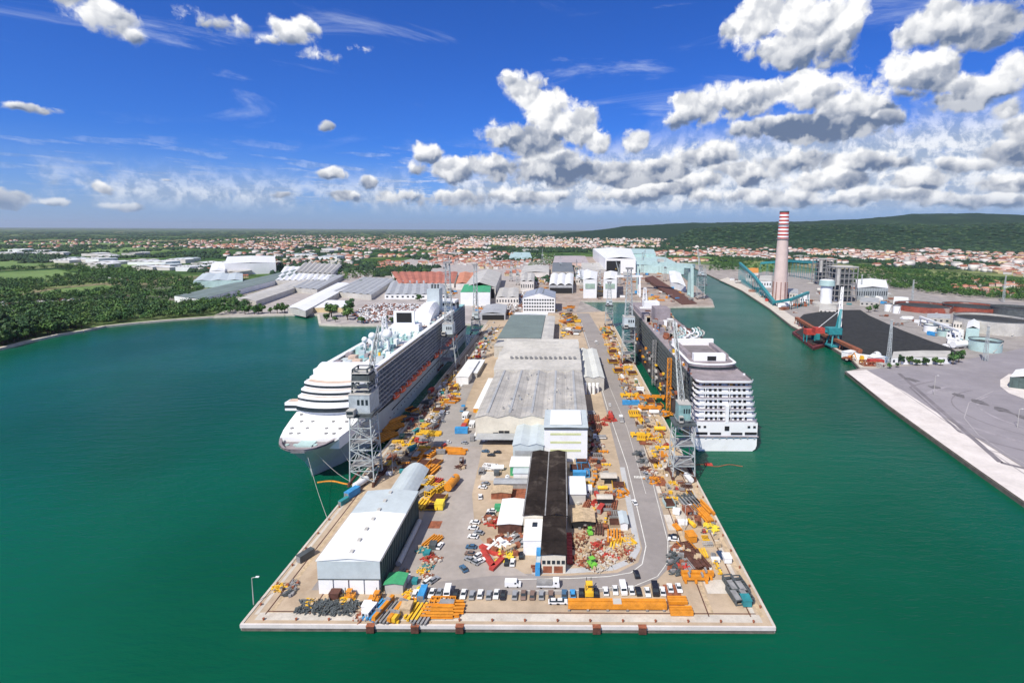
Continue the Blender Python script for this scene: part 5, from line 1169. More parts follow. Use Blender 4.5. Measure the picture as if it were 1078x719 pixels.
# ------------------------------------------------------------------ vehicles
HID = []                                   # prototypes, removed after copying
def proto(name, cat):
    o = bpy.data.objects.new(name, None); COL.objects.link(o); o['category'] = cat; HID.append(o); return o
def car_proto(col, kind='car'):
    nm = {'car': 'parked_car', 'van': 'parked_van', 'truck': 'parked_truck'}[kind]; o = proto(nm, kind)
    L, Wd, H = {'car': (4.3, 1.8, .85), 'van': (5.6, 2.1, 2.2), 'truck': (8.0, 2.5, 1.3)}[kind]
    mb = MB(); z = .32
    pr = [(-L/2, .3), (-L/2, H), (L/2-.9 if kind != 'car' else L/2-.2, H if kind != 'van' else H), (L/2, H*.6), (L/2, .3)]
    if kind == 'van': pr = [(-L/2, .3), (-L/2, 2.25), (L/2-1.5, 2.25), (L/2-.8, 1.3), (L/2, 1.05), (L/2, .3)]
    if kind == 'truck': pr = [(-L/2, .6), (-L/2, 1.1), (L/2-2.3, 1.1), (L/2-2.3, 2.7), (L/2-.2, 2.7), (L/2, 1.6), (L/2, .5)]
    n = len(pr); vs = [(-Wd/2, y, zz) for y, zz in pr]+[(Wd/2, y, zz) for y, zz in pr]
    mb.add(vs, [tuple(range(n)), tuple(range(2*n-1, n-1, -1))]+[(i, n+i, n+(i+1) % n, (i+1) % n) for i in range(n)]); b = mb.build('body', col, o)
    g = MB()
    if kind == 'car':
        a = [(-Wd/2+.1, -L/2+.35, .85), (Wd/2-.1, -L/2+.35, .85), (Wd/2-.1, L/2-1.15, .85), (-Wd/2+.1, L/2-1.15, .85)]
        c = [(-Wd/2+.28, -L/2+.9, 1.38), (Wd/2-.28, -L/2+.9, 1.38), (Wd/2-.28, L/2-1.9, 1.38), (-Wd/2+.28, L/2-1.9, 1.38)]
        g.add(a+c, ((0,1,5,4),(1,2,6,5),(2,3,7,6),(3,0,4,7))); g.build('window', 'glass', o)
        r = MB(); r.box(-Wd/2+.26, Wd/2-.26, -L/2+.88, L/2-1.88, 1.381, 1.43); r.build('roof', col, o)
    elif kind == 'van':
        g.add([(-Wd/2+.15, L/2-1.48, 2.2), (Wd/2-.15, L/2-1.48, 2.2), (Wd/2-.15, L/2-.80, 1.36), (-Wd/2+.15, L/2-.80, 1.36)], ((0,3,2,1),)); g.box(-Wd/2-.02, Wd/2+.02, L/2-2.2, L/2-1.5, 1.4, 2.0); g.build('window', 'glass', o)
    else:
        g.box(-Wd/2-.02, Wd/2+.02, L/2-1.6, L/2-.9, 1.8, 2.4); g.box(-Wd/2+.2, Wd/2-.2, L/2-.3, L/2-.04, 1.8, 2.5); g.build('window', 'glass', o)
        r = MB(); r.box(-Wd/2, Wd/2, -L/2, L/2-2.6, 1.12, 2.0); r.build('cargo_bed', 'steel', o)
    for sx in (-1, 1):
        for sy in (-.31, .31): w = MB(); w.cyl((sx*(Wd/2-.2), L*sy, .33), (sx*(Wd/2+.02), L*sy, .33), .33, n=8); w.build('wheel', 'tyre', o)
    return o
M['silver'] = mat('silver_car_paint', (.45,.47,.49), .3, .05, .5, metal=.4); M['ccblue'] = mat('blue_car_paint', (.06,.14,.24), .3, .05, .5); M['ccblack'] = mat('black_car_paint', (.02,.02,.025), .25, .1, .5); M['ccwhite'] = mat('white_car_paint', (.80,.81,.82), .3, .03, .5)
M['ccbrown'] = mat('brown_car_paint', (.22,.15,.12), .35, .1, .5)
CP = {}
def car(px, py, col='ccwhite', deg=0, kind='car', extra=None):
    if (col, kind) not in CP: CP[(col, kind)] = car_proto(col, kind)
    p = P(px, py); cn = {'ccwhite': 'white', 'silver': 'silver', 'ccblue': 'dark blue', 'ccblack': 'black', 'ccbrown': 'brown', 'yellow': 'yellow', 'lime': 'lime green', 'red': 'red', 'orange': 'orange', 'blue': 'bright blue'}[col]
    o = copy_tree(CP[(col, kind)], p+Vector((0,0,.17)), R(deg)); o['label'] = '%s %s %s' % (cn, extra or kind, where(p)); o['group'] = 'vehicles '+where(p); return o
for px, py, c, k in ((454.7,626,'ccwhite','car'),(462.3,626,'silver','car'),(471,626,'ccwhite','van'),(479.7,627,'ccblack','car'),(488,627,'ccwhite','car'),(497,628,'silver','car'),(505.5,627,'ccwhite','car'),(514.7,628,'silver','car'),(522.5,627,'ccwhite','car'),(529.8,628,'ccblack','car'),
   (551,628,'ccbrown','car'),(560.5,628,'ccbrown','car'),(570,628,'silver','car'),(580,628,'ccbrown','car'),(637.5,624,'ccwhite','car'),(647.6,623,'ccwhite','car'),(656,622,'ccwhite','van'),(664.7,623,'ccwhite','car'),(672,624,'ccblack','car'),(681.5,625,'ccwhite','car'),(689.5,623,'ccblack','van'),(697.5,624,'ccwhite','car'),(705.3,620.5,'ccwhite','car'),(714.6,620.5,'ccwhite','car'),
   (594,627,'ccblue','car'),(603,627,'blue','car'),(612,626,'ccblack','car'),(627.5,626,'ccblack','car'),(446,628,'silver','car'),(437,627,'ccwhite','car'),(542,628,'silver','car')):
    car(px, py, c, random.uniform(-3, 3)+(180 if random.random() < .4 else 0), k)
for px, py, c, d, k in ((540,617,'ccwhite',-90,'van'),(577,617.5,'ccwhite',-90,'truck'),(584,635,'ccwhite',-90,'car'),(591,635,'ccwhite',-90,'car'),(488,600,'ccblue',35,'car'),(450,614,'ccwhite',-30,'car'),(457,612,'silver',-35,'car'),(463,576,'ccwhite',-12,'car'),
   (498,566,'ccwhite',80,'car'),(504,562,'silver',75,'car'),(496,577,'ccblue',85,'car'),(495,584,'ccbrown',80,'car'),(494,590,'silver',60,'car'),(500,593,'silver',55,'car'),(506,592,'ccwhite',-50,'car'),(504,586,'ccwhite',-40,'car'),(533.6,593,'ccblack',0,'car'),(539.6,593.5,'ccwhite',0,'car'),(549,586,'ccblack',5,'car'),(550,573,'silver',0,'car'),(498,557,'ccwhite',85,'car'),(500,551,'ccwhite',80,'car'),
   (670,606,'ccblack',4,'car'),(708.7,569,'ccwhite',80,'car'),(709,566,'ccblack',80,'car'),(470.7,466.5,'ccwhite',90,'car'),(489,467,'silver',70,'car'),(511,476,'ccblue',80,'car'),(517,480,'ccblack',85,'car'),(523.5,477,'ccblack',85,'car'),(508,514,'ccwhite',80,'car'),(511,510,'silver',75,'car'),(505.6,524,'ccwhite',10,'car'),(517.6,539,'ccwhite',85,'car'),(516,543,'ccblack',85,'car'),
   (456,437,'ccwhite',80,'car'),(471,435,'ccwhite',5,'car'),(451,443,'ccwhite',85,'car'),(457,444.5,'ccwhite',85,'car'),(465,444.5,'silver',85,'car'),(630,487,'ccblack',0,'car'),(658,410,'silver',20,'car'),(642,427,'ccwhite',0,'car'),(654,443,'ccwhite',0,'truck'),(506,455,'ccwhite',70,'car'),(513,450,'silver',80,'car'),(444,466,'red',90,'truck'),(620,436,'ccwhite',90,'truck'),(631,462,'ccwhite',90,'truck'),(446,520,'silver',-30,'truck'),(487,432,'blue',0,'truck'),(674,480,'ccblack',10,'car'),(680,500,'silver',12,'car'),(520,340,'ccwhite',-20,'car'),(516,350,'silver',-20,'truck'),(507,365,'ccwhite',-25,'truck'),(628,362,'ccwhite',10,'truck'),(634,385,'silver',10,'car'),(668,530,'ccwhite',10,'car')):
    car(px, py, c, d, k)
# ------------------------------------------------------------------ yard gear
def gear(kind, col):
    o = proto(kind, {'girder_bundle': 'girders', 'steel_frame': 'steel frame', 'shipping_container': 'container', 'hull_block': 'hull block', 'scrap_pile': 'scrap pile', 'tank': 'tank', 'crate': 'crate', 'skip_bin': 'skip bin', 'lifting_beam': 'lifting beam', 'forklift': 'forklift', 'pipe_bundle': 'pipes', 'work_cabin': 'cabin', 'cable_drum': 'cable drum'}[kind]); rn = random
    B = lambda nm, m, f: (lambda mb: (f(mb), mb.build(nm, m, o)))(MB())
    if kind == 'girder_bundle':
        n = rn.randint(3, 5); L = rn.uniform(8, 13)
        for i in range(n): 
            dx = (i-n/2)*1.5; off = rn.uniform(-.8, .8)
            def f(mb): mb.box(dx-.45, dx+.45, -L/2+off, L/2+off, .25, .42); mb.box(dx-.08, dx+.08, -L/2+off, L/2+off, .42, 1.0); mb.box(dx-.45, dx+.45, -L/2+off, L/2+off, 1.0, 1.17)
            B('girder', col, f)
        B('bearer', 'wood', lambda mb: (mb.box(-n*.75-.6, n*.75, -L*.3, -L*.3+.3, .02, .24)))
        B('bearer', 'wood', lambda mb: (mb.box(-n*.75-.6, n*.75, L*.3, L*.3+.3, .02, .24)))
    elif kind == 'steel_frame':
        w, L, h = rn.uniform(3, 5), rn.uniform(6, 10), rn.uniform(1.5, 3.2)
        def f(mb):
            for z in (.3, h):
                for x in (-w/2, w/2): mb.beam((x, -L/2, z), (x, L/2, z), .42)
                for k in range(6): y = -L/2+L*k/5; mb.beam((-w/2, y, z), (w/2, y, z), .34)
            for x in (-w/2, w/2):
                for k in range(6): y = -L/2+L*k/5; mb.beam((x, y, 0.02), (x, y, h), .32); k < 5 and mb.beam((x, y, .2), (x, y+L/5, h), .2)
        B('frame', col, f); B('plate', 'steel' if rn.random() < .5 else col, lambda mb: mb.box(-w/2, w*.1, -L/2, L*.1, h+.2, h+.3))
    elif kind == 'shipping_container':
        def f(mb):
            mb.box(-1.2, 1.2, -3, 3, .1, 2.6)
            for k in range(14): y = -2.8+k*.43; mb.box(-1.26, 1.26, y-.07, y+.07, .2, 2.5)
        B('body', col, f); B('roof', col, lambda mb: mb.box(-1.24, 1.24, -3.04, 3.04, 2.6, 2.72)); B('door', 'steel', lambda mb: mb.box(-1.0, 1.0, -3.08, -3.01, .3, 2.4))
    elif kind == 'work_cabin':
        B('body', col, lambda mb: mb.box(-1.5, 1.5, -3, 3, .15, 2.7)); B('roof', 'white', lambda mb: mb.box(-1.65, 1.65, -3.15, 3.15, 2.71, 2.9)); B('door', 'steel', lambda mb: mb.box(.3, 1.2, -3.06, -3.0, .2, 2.2)); B('window', 'glass', lambda mb: mb.box(-1.2, -.1, -3.06, -3.0, 1.2, 2.1))
        for k in (-1.8, 0, 1.8): B('window', 'glass', lambda mb: mb.box(1.5, 1.56, k-.5, k+.5, 1.2, 2.1))
    elif kind == 'hull_block':
        w, L, h = rn.uniform(5, 8), rn.uniform(6, 9), rn.uniform(2, 3.4)
        def f(mb):
            mb.box(-w/2, w/2, -L/2, L/2, .7, .9); mb.box(-w/2, -w/2+.2, -L/2, L/2, .9, h); mb.box(w/2-.2, w/2, -L/2, L/2, .9, h)
        B('plate', col, f)
        for k in range(5): y = -L/2+L*(k+.5)/5; B('rib', 'dkrust' if col != 'rust' else 'steel', lambda mb: (mb.box(-w/2+.2, w/2-.2, y-.1, y+.1, .92, h*.8)))
        for x in (-w/3, w/3): B('trestle', 'steel', lambda mb: mb.box(x-.25, x+.25, -L*.4, L*.4, .02, .69))
    elif kind == 'scrap_pile':
        def f(mb):
            for i in range(34):
                a = rn.uniform(0, 3.14); l = rn.uniform(.8, 3.2); r_ = rn.uniform(0, 3.2); th = rn.uniform(0, 6.28); c = Vector((r_*math.cos(th), r_*math.sin(th), max(.15, (1.5-r_*.4)*rn.random()))); d = Vector((math.cos(a)*l, math.sin(a)*l, rn.uniform(-.3, .3))); mb.beam(c-d/2, c+d/2, rn.uniform(.15, .8), rn.uniform(.08, .3))
        B('scrap', col, f)
        def f2(mb):
            for i in range(8): mb.cbox((rn.uniform(-2.5, 2.5), rn.uniform(-2.5, 2.5), 0.05), (rn.uniform(.4,1.4), rn.uniform(.4,1.4), rn.uniform(.3,1.5)), rn.random()*3)
        B('offcut', rn.choice(('conc','steel','wood','rust')), f2)
    elif kind == 'tank':
        B('vessel', col, lambda mb: mb.cyl((0,-4,2), (0,4,2), 1.6, n=16)); 
        for k in (-2.4, 2.4): B('saddle', 'steel', lambda mb: mb.box(-1.4, 1.4, k-.3, k+.3, .02, .9))
        B('hatch', 'steel', lambda mb: mb.cyl((0,1,3.5), (0,1,4), .5, n=10))
    elif kind == 'crate':
        w = rn.uniform(1.2, 2.4); B('box', col, lambda mb: mb.box(-w/2, w/2, -w*.6, w*.6, .14, w*.8)); B('lid', col, lambda mb: mb.box(-w/2-.08, w/2+.08, -w*.6-.08, w*.6+.08, w*.8+.01, w*.8+.12)); B('skid', 'wood', lambda mb: mb.box(-w/2, w/2, -w*.5, -w*.3, .01, .13)); B('skid', 'wood', lambda mb: mb.box(-w/2, w/2, w*.3, w*.5, .01, .13))
    elif kind == 'skip_bin':
        def f(mb):
            a = [(-1,-1.8,.1),(1,-1.8,.1),(1,1.8,.1),(-1,1.8,.1)]; b = [(-1.3,-2.6,1.6),(1.3,-2.6,1.6),(1.3,2.6,1.6),(-1.3,2.6,1.6)]; mb.add(a+b, ((0,3,2,1),(0,1,5,4),(1,2,6,5),(2,3,7,6),(3,0,4,7)))
        B('bin', col, f); B('load', rn.choice(('rust','wood','steel')), lambda mb: mb.box(-1.1, 1.1, -2.1, 2.1, 1.0, 1.25)); B('rim', col, lambda mb: (mb.box(-1.4, -1.2, -2.6, 2.6, 1.55, 1.7), mb.box(1.2, 1.4, -2.6, 2.6, 1.55, 1.7)))
    elif kind == 'lifting_beam':
        L = rn.uniform(9, 15); B('beam', col, lambda mb: (mb.box(-.6, .6, -L/2, L/2, .8, 2.2)))
        for k in (-1, 0, 1): B('foot', col, lambda mb: mb.box(-1.4, 1.4, k*L*.4-.4, k*L*.4+.4, .02, .8))
        for k in (-1, 1): B('lug', 'steel', lambda mb: mb.box(-.9, .9, k*L*.25-.3, k*L*.25+.3, 2.2, 3.0))
    elif kind == 'forklift':
        B('body', col, lambda mb: (mb.box(-1.1, 1.1, -1.8, 1.4, .4, 1.5))); B('cab', 'dsteel', lambda mb: mb.lattice((0,0,1.5), (0,0,2.9), 1.7, 1.6, 1, .14, diag=False)); B('cab_roof', col, lambda mb: mb.box(-.9, .9, -.9, .9, 2.9, 3.05)); B('mast', 'dsteel', lambda mb: (mb.box(-.7, -.5, 1.45, 1.7, .3, 3.4), mb.box(.5, .7, 1.45, 1.7, .3, 3.4), mb.box(-.7, .7, 1.5, 2.9, .2, .3)))
        for x in (-1, 1):
            for y in (-1.1, .9): B('wheel', 'tyre', lambda mb: mb.cyl((x*.9, y, .45), (x*1.2, y, .45), .45, n=8))
    elif kind == 'pipe_bundle':
        L = rn.uniform(6, 11)
        for i in range(4): B('pipe', col, lambda mb: mb.cyl(((i-1.5)*1.0, -L/2+rn.random(), .5), ((i-1.5)*1.0, L/2, .5), .46, n=8))
        for i in range(3): B('pipe', col, lambda mb: mb.cyl(((i-1)*1.0, -L/2, 1.35), ((i-1)*1.0, L/2-rn.random(), 1.35), .46, n=8))
    elif kind == 'cable_drum':
        B('flange', 'wood', lambda mb: mb.cyl((-.9,0,1.2), (-.75,0,1.2), 1.2, n=16)); B('flange', 'wood', lambda mb: mb.cyl((.75,0,1.2), (.9,0,1.2), 1.2, n=16)); B('cable', col, lambda mb: mb.cyl((-.74,0,1.2), (.74,0,1.2), .85, n=14))
    return o
GP = {}
WORDS = {'girder_bundle': 'bundle of girders', 'steel_frame': 'braced steel frame', 'shipping_container': 'shipping container', 'hull_block': 'ribbed hull block', 'scrap_pile': 'steel scrap pile', 'tank': 'horizontal tank', 'crate': 'crate on skids', 'skip_bin': 'skip bin', 'lifting_beam': 'heavy lifting beam', 'forklift': 'forklift truck', 'pipe_bundle': 'bundle of pipes', 'work_cabin': 'work cabin', 'cable_drum': 'cable drum'}
PL_ = {k: (v+'s' if ' of ' not in v else v.replace('bundle', 'bundles')).replace('crate on skidss', 'crates on skids') for k, v in WORDS.items()}
CN = {'orange': 'orange', 'yellow': 'yellow', 'lemon': 'lemon yellow', 'rust': 'rusty', 'dkrust': 'dark rusty', 'red': 'red', 'blue': 'bright blue', 'teal': 'teal', 'green': 'green', 'steel': 'grey', 'lgrey': 'pale grey', 'white': 'white', 'wood': 'timber', 'dsteel': 'blackish', 'lime': 'lime green', 'navy': 'navy', 'pteal': 'pale teal', 'conc': 'stone grey'}
TAKEN = []
def put(kind, col, px, py, deg=0, s=1.0, variant=0, label=None, w=None):
    key = (kind, col, variant)
    if key not in GP: GP[key] = gear(kind, col)
    if kind in ('hull_block', 'steel_frame'): s *= .8
    p = w if w is not None else P(px, py); p = Vector((p.x, p.y, G+.17))
    o = copy_tree(GP[key], p, R(deg), scale=(s, s, s) if s != 1 else None); wh = where(p); TAKEN.append((p.x, p.y, 3*s))
    o['label'] = label or '%s %s %s' % (CN[col], WORDS[kind], wh); o['group'] = '%s %s' % (PL_[kind], wh); return o
# the great orange double girder on the front quay
a, b = P(598, 643), P(702, 643)
t = thing('gantry_girder', 'long orange double box girder lying along the front quay edge', 'girder', tuple(a))
for k in (0, 1):
    mb = MB(); mb.box(a.x, b.x, a.y+k*1.75, a.y+k*1.75+1.35, G+.7, G+2.3); mb.build('box_girder', 'orange', t)
mb = MB(); mb.box(a.x+.2, b.x-.2, a.y+1.35, a.y+1.75, G+.8, G+1.1); mb.build('link_plate', 'dkrust', t)
for f in (.01, .2, .4, .6, .8, .97): mb = MB(); x = a.x+(b.x-a.x)*f; mb.box(x-.4, x+.4, a.y-.3, a.y+3.4, G+.2, G+.69); mb.build('support', 'steel', t)
mb = MB(); x = (a.x+b.x)/2; mb.box(x-1.4, x+1.4, a.y+.3, a.y+2.8, G+2.31, G+2.5); mb.build('end_plate', 'lgrey', t)
for i, (x0_, x1_, yb_, h) in enumerate(((704,724,637,1.3),(706,730,649,1.7))):
    a, b = P(x0_, yb_), P(x1_, yb_); t = thing('girder_stack', 'orange girder stack, %s beside the long orange girder' % ('small upper one', 'lower double one')[i], 'girder', tuple(a))
    for k in range(3): mb = MB(); mb.box(a.x, b.x, a.y+k*1.1, a.y+k*1.1+.75, G+.3, G+h); mb.build('girder', 'orange', t)
    mb = MB(); mb.box(a.x+1, b.x-1, a.y+.78, a.y+1.07, G+.5, G+h-.3); mb.build('web', 'dkrust', t)
# black heap before the warehouse
mb = MB(); a, b = P(310, 647), P(380, 634)
for i in range(420):
    x = random.uniform(a.x, b.x); y = random.uniform(a.y, b.y); mb.beam((x, y, G+.2+random.random()*.9), (x+random.uniform(-1.4,1.4), y+random.uniform(-1.4,1.4), G+.15+random.random()*1.1), random.uniform(.2,.5))
tag(mb.build('chain_heap', 'dsteel'), 'low black heap of chain before the white warehouse', 'chain heap')
for args in (
 ('girder_bundle','blue',397,645,-14,.8),('lifting_beam','orange',404,644,-16),('girder_bundle','steel',411,646,-14,.8),('lifting_beam','orange',419,645,-14),('lifting_beam','yellow',423,646,-14),('crate','wood',428,645,0,1.5),('girder_bundle','yellow',440,645,-12,.9),('girder_bundle','steel',449,647,-12,.8),
 ('girder_bundle','orange',461,644,90,1.0,1),('girder_bundle','orange',471,641,90,1.0,2),('steel_frame','orange',466,636,90,1.1),('crate','white',386,641,0,1.6),('scrap_pile','rust',379,651,0,.8),('work_cabin','white',389,646,-14,.8),('forklift','orange',397,632,0),('crate','orange',392,634,0,1.4),('scrap_pile','orange',436,632,0,.7),
 ('shipping_container','blue',445,628,0,.9),('scrap_pile','yellow',364,632,0,.9),('forklift','orange',368,630,90),('crate','dkrust',353,629,90,1.2,5),
 ('scrap_pile','yellow',326,636,0,.8),('scrap_pile','yellow',294,619,0,.8),('shipping_container','dsteel',322,588,-28,1.0),('scrap_pile','dsteel',304,625,0,.7),('scrap_pile','steel',309,616,0,.7),('shipping_container','blue',371,522,-22,1.2),('shipping_container','teal',362,530,-22,.8),('tank','white',380,512,-20),
 ('hull_block','orange',446,490,-8,1.3),('steel_frame','orange',442,480,-5,1.5),('steel_frame','orange',455,478,-20,1.4),('girder_bundle','orange',452,498,-15,1.2),('hull_block','orange',460,488,-20,1.0),('steel_frame','orange',446,500,-5,1.3,1),
 ('steel_frame','yellow',450,512,-10,1.2),('steel_frame','yellow',456,520,-20,1.2),('hull_block','yellow',462,527,-10,1.1),('girder_bundle','yellow',448,532,-10,1.0),('steel_frame','yellow',464,517,-30,1.1),('hull_block','yellow',455,535,0,.9),('crate','lemon',463,535,0,1.7),('girder_bundle','red',458,510,-20,.8),('crate','white',453,506,0,1.6),
 ('tank','orange',476,513,-12,1.25),('shipping_container','orange',478,509,-12,1.1),('girder_bundle','orange',482,476,85,.9),('girder_bundle','orange',476,474,85,.8,3),('scrap_pile','dkrust',485,492,0,.9),('steel_frame','dkrust',486,487,10,.8),
 ('shipping_container','teal',438,456,-20,.9),('shipping_container','teal',434,474,-30,.9),('shipping_container','red',454,413,-10,1.1),('scrap_pile','dsteel',450,424,0,1.6),('hull_block','yellow',462,433,0,1.1),('hull_block','yellow',478,411,0,1.1),('girder_bundle','yellow',449,448,90,.8),('girder_bundle','yellow',456,457,88,1.1),('girder_bundle','yellow',448,456,88,1.0),
 ('hull_block','orange',480,422,80,1.0),('steel_frame','orange',474,424,80,1.1),('hull_block','wood',431,396,-20,1.2),('girder_bundle','orange',412,452,-32,1.4),('girder_bundle','orange',405,462,-32,1.4),('pipe_bundle','orange',418,444,-32,1.3),('hull_block','orange',434,433,-30,1.3),('hull_block','rust',428,442,-30,1.1),
 ('hull_block','blue',606,494,0,1.0),('hull_block','blue',614,494,5,1.1),('shipping_container','blue',610,502,90,1.1),('hull_block','blue',612,486,0,1.0),('steel_frame','blue',618,500,0,.8),
 ('hull_block','yellow',651,513,0,1.0),('steel_frame','orange',656,517,20,.9),('scrap_pile','orange',653,520,0,1.2),('girder_bundle','yellow',650,574,-12,.8),('girder_bundle','yellow',663,570,30,.7),('girder_bundle','orange',648,566,-5,.8),
 ('hull_block','orange',722,578,15,1.1),('crate','orange',727,569,10,2.4),('scrap_pile','rust',715,580,0,1.3),('scrap_pile','dkrust',724,585,0,1.5),('girder_bundle','dkrust',731,586,15,1.2),('girder_bundle','dkrust',735,592,15,1.0,1),('scrap_pile','red',720,600,0,1.3),('girder_bundle','rust',729,600,15,.9),('pipe_bundle','steel',725,596,15,.7),('lifting_beam','orange',734,608,90,1.1),('lifting_beam','orange',732,612,90,1.0,1),('scrap_pile','dsteel',712,592,0,1.2),('scrap_pile','dsteel',714,602,0,1.1),('scrap_pile','dsteel',709,585,0,.9),
 ('steel_frame','dsteel',770,618,8,1.1),('steel_frame','dsteel',779,619,8,1.1),('steel_frame','dsteel',774,629,8,1.1),('steel_frame','dsteel',783,628,8,1.1),('crate','teal',785,636,0,1.9),('crate','white',765,591,0,1.9),('pipe_bundle','navy',760,586,8,.6),('girder_bundle','steel',730,534,10,1.1),('girder_bundle','dsteel',727,528,12,1.1),('girder_bundle','orange',739,536,14,1.1),('pipe_bundle','orange',742,544,12,1.0),('scrap_pile','lemon',748,556,0,1.2),
 ('hull_block','pteal',704,532,5,1.0),('crate','white',712,541,70,1.7),('tank','white',725,506,10,.8),('scrap_pile','yellow',709,509,0,.8),
 ('shipping_container','blue',660,426,90,1.1),('shipping_container','blue',668,426,90,1.1),('hull_block','yellow',668,438,90,1.3),('lifting_beam','yellow',662,418,90,1.3),('lifting_beam','orange',684,432,88,1.5),('lifting_beam','orange',690,420,85,1.3),('hull_block','orange',684,424,0,1.3),('hull_block','orange',693,428,10,1.2),('steel_frame','orange',676,420,10,1.4),('scrap_pile','orange',700,436,0,1.6),
 ('hull_block','yellow',651,392,5,1.5),('hull_block','yellow',645,382,5,1.5),('hull_block','yellow',665,394,5,1.3),('hull_block','yellow',645,372,5,1.6),('hull_block','lemon',640,352,5,1.8),('lifting_beam','yellow',674,460,85,1.2),('hull_block','yellow',675,463,80,.9),('scrap_pile','red',641,442,0,1.5),('tank','red',643,440,0,1.0),('scrap_pile','red',623,446,0,1.0),('scrap_pile','red',635,447,0,.9),('scrap_pile','rust',630,470,0,1.1),('scrap_pile','rust',622,478,0,1.1),
 ('scrap_pile','dsteel',672,478,0,1.1),('scrap_pile','dkrust',680,494,0,1.0),('scrap_pile','rust',685,498,0,1.1),('scrap_pile','orange',687,506,0,1.2),('scrap_pile','dsteel',676,486,0,1.0),
 ('scrap_pile','white',528,574,0,2.0),('scrap_pile','wood',536,580,0,1.8),('scrap_pile','lemon',532,584,0,1.4),('scrap_pile','steel',542,570,0,1.6),('scrap_pile','red',521,551,0,1.2),('scrap_pile','rust',514,548,0,1.2),('crate','green',524,537,0,1.6),
 ('shipping_container','red',488,453,0,1.2),('shipping_container','green',512,456,90,1.2),('shipping_container','red',525,452,90,1.3),('shipping_container','blue',486,456,90,1.3),('work_cabin','white',503,461,0,1.0),('work_cabin','white',511,463,0,1.0),('work_cabin','white',517,461,0,1.0),('work_cabin','white',524,459,0,1.0),('work_cabin','white',497,449,0,1.0),('work_cabin','white',508,448,0,1.0),('work_cabin','white',530,452,0,1.0),('shipping_container','steel',497,463,10,1.0),
 ('work_cabin','white',490,440,0,1.1),('shipping_container','orange',491,447,0,1.0),('crate','teal',450,585,0,1.4),('crate','teal',437,614,0,1.2),('scrap_pile','red',452,588,0,.9),('scrap_pile','teal',449,598,0,.8),('girder_bundle','orange',457,571,-25,.7),('scrap_pile','teal',446,580,0,.9),('scrap_pile','rust',458,590,0,.8),('scrap_pile','yellow',445,602,0,.7),('crate','dsteel',456,577,0,1.5),('crate','white',428,612,0,1.5),('scrap_pile','steel',424,605,0,.9),('scrap_pile','rust',449,608,0,.7),
 ('scrap_pile','yellow',430,625,0,.7),('scrap_pile','lemon',443,622,0,.7),('crate','red',575,598,90,2.0),('girder_bundle','rust',570,599,90,.8),('girder_bundle','rust',586,598,90,.7),
 ('forklift','lime',623,596,30,1.1),('forklift','lime',621,562,10,.9),('forklift','yellow',620,625,0,1.3),('steel_frame','steel',507,498,0,.8),('steel_frame','white',516,493,80,1.2),('crate','dsteel',523,500,0,1.5),('tank','white',524,495,90,.8),
 ):
    put(*args)
# green covered bay beside the warehouse
x0, x1, y0, y1 = rect(405, 424, 615, 604, G+3.5); shed('green_store', 'green-roofed open store at the near right corner of the front warehouse', x0, x1, y0, y1, 3.5, .5, 1, 'y', 'lgrey', 'green')
# red L of sheet piling and the red lattice strip
t = thing('red_formwork', 'red V-shaped steel formwork lying on the yard left of the black roof', 'formwork', tuple(P(518, 588)))
for a, b in (((506,576),(529,588)), ((529,589),(517,601)), ((508,581),(519,598))):
    pa, pb = P(*a), P(*b); mb = MB(); mb.beam(pa+Vector((0,0,.7)), pb+Vector((0,0,.7)), 2.0, 1.0); mb.build('panel', 'red', t)
t = thing('red_grating_strip', 'long red grating strip lying right of the black-roofed block', 'grating', tuple(P(600, 594)))
a, b = P(597, 594), P(604, 562)
for k in range(9): mb = MB(); yy = a.y+(b.y-a.y)*k/9; mb.box(a.x, a.x+2.1, yy, yy+(b.y-a.y)/9-.25, G+.1, G+.9); mb.build('panel', 'red', t)
# field of red and white offcuts
rn = random.Random(21)
for i in range(60):
    x = rn.uniform(606, 664); y = rn.uniform(563, 599)
    if x > 592+.18*(y-241)+12: continue
    put('scrap_pile', rn.choice(('rust','red','rust','dkrust','wood','conc','rust')), x, y, rn.uniform(0, 360), rn.uniform(.5, .95), rn.randint(0, 1))
# everything strewn about the quays
ZN = [((.02,.065),(395,500),80),((.075,.135),(345,500),150),((.14,.17),(345,400),20),((.885,.93),(345,600),150),((.935,.97),(345,600),90),((.64,.74),(440,560),90),((.44,.50),(480,560),18),((.58,.72),(331,356),46),((.17,.21),(470,480),6)]
KN = ['girder_bundle']*3+['steel_frame']*4+['hull_block']*3+['scrap_pile']*5+['shipping_container']*2+['crate']*5+['skip_bin']*2+['lifting_beam']*2+['pipe_bundle']*2+['work_cabin']+['cable_drum']*2+['tank']+['forklift']
KC = {'girder_bundle':['yellow','rust','rust','steel','orange','dkrust'],'steel_frame':['yellow','yellow','rust','steel','lgrey','dkrust'],'hull_block':['rust','wood','steel','yellow'],'scrap_pile':['rust','dkrust','orange','steel','wood','dsteel','red'],'shipping_container':['steel','red','white','teal','lgrey'],'crate':['wood','white','wood','steel','lgrey','yellow'],'skip_bin':['green','yellow','rust'],'lifting_beam':['yellow','yellow','orange'],'pipe_bundle':['rust','steel','orange'],'work_cabin':['white'],'cable_drum':['dsteel','orange'],'tank':['white','yellow'],'forklift':['yellow','red']}
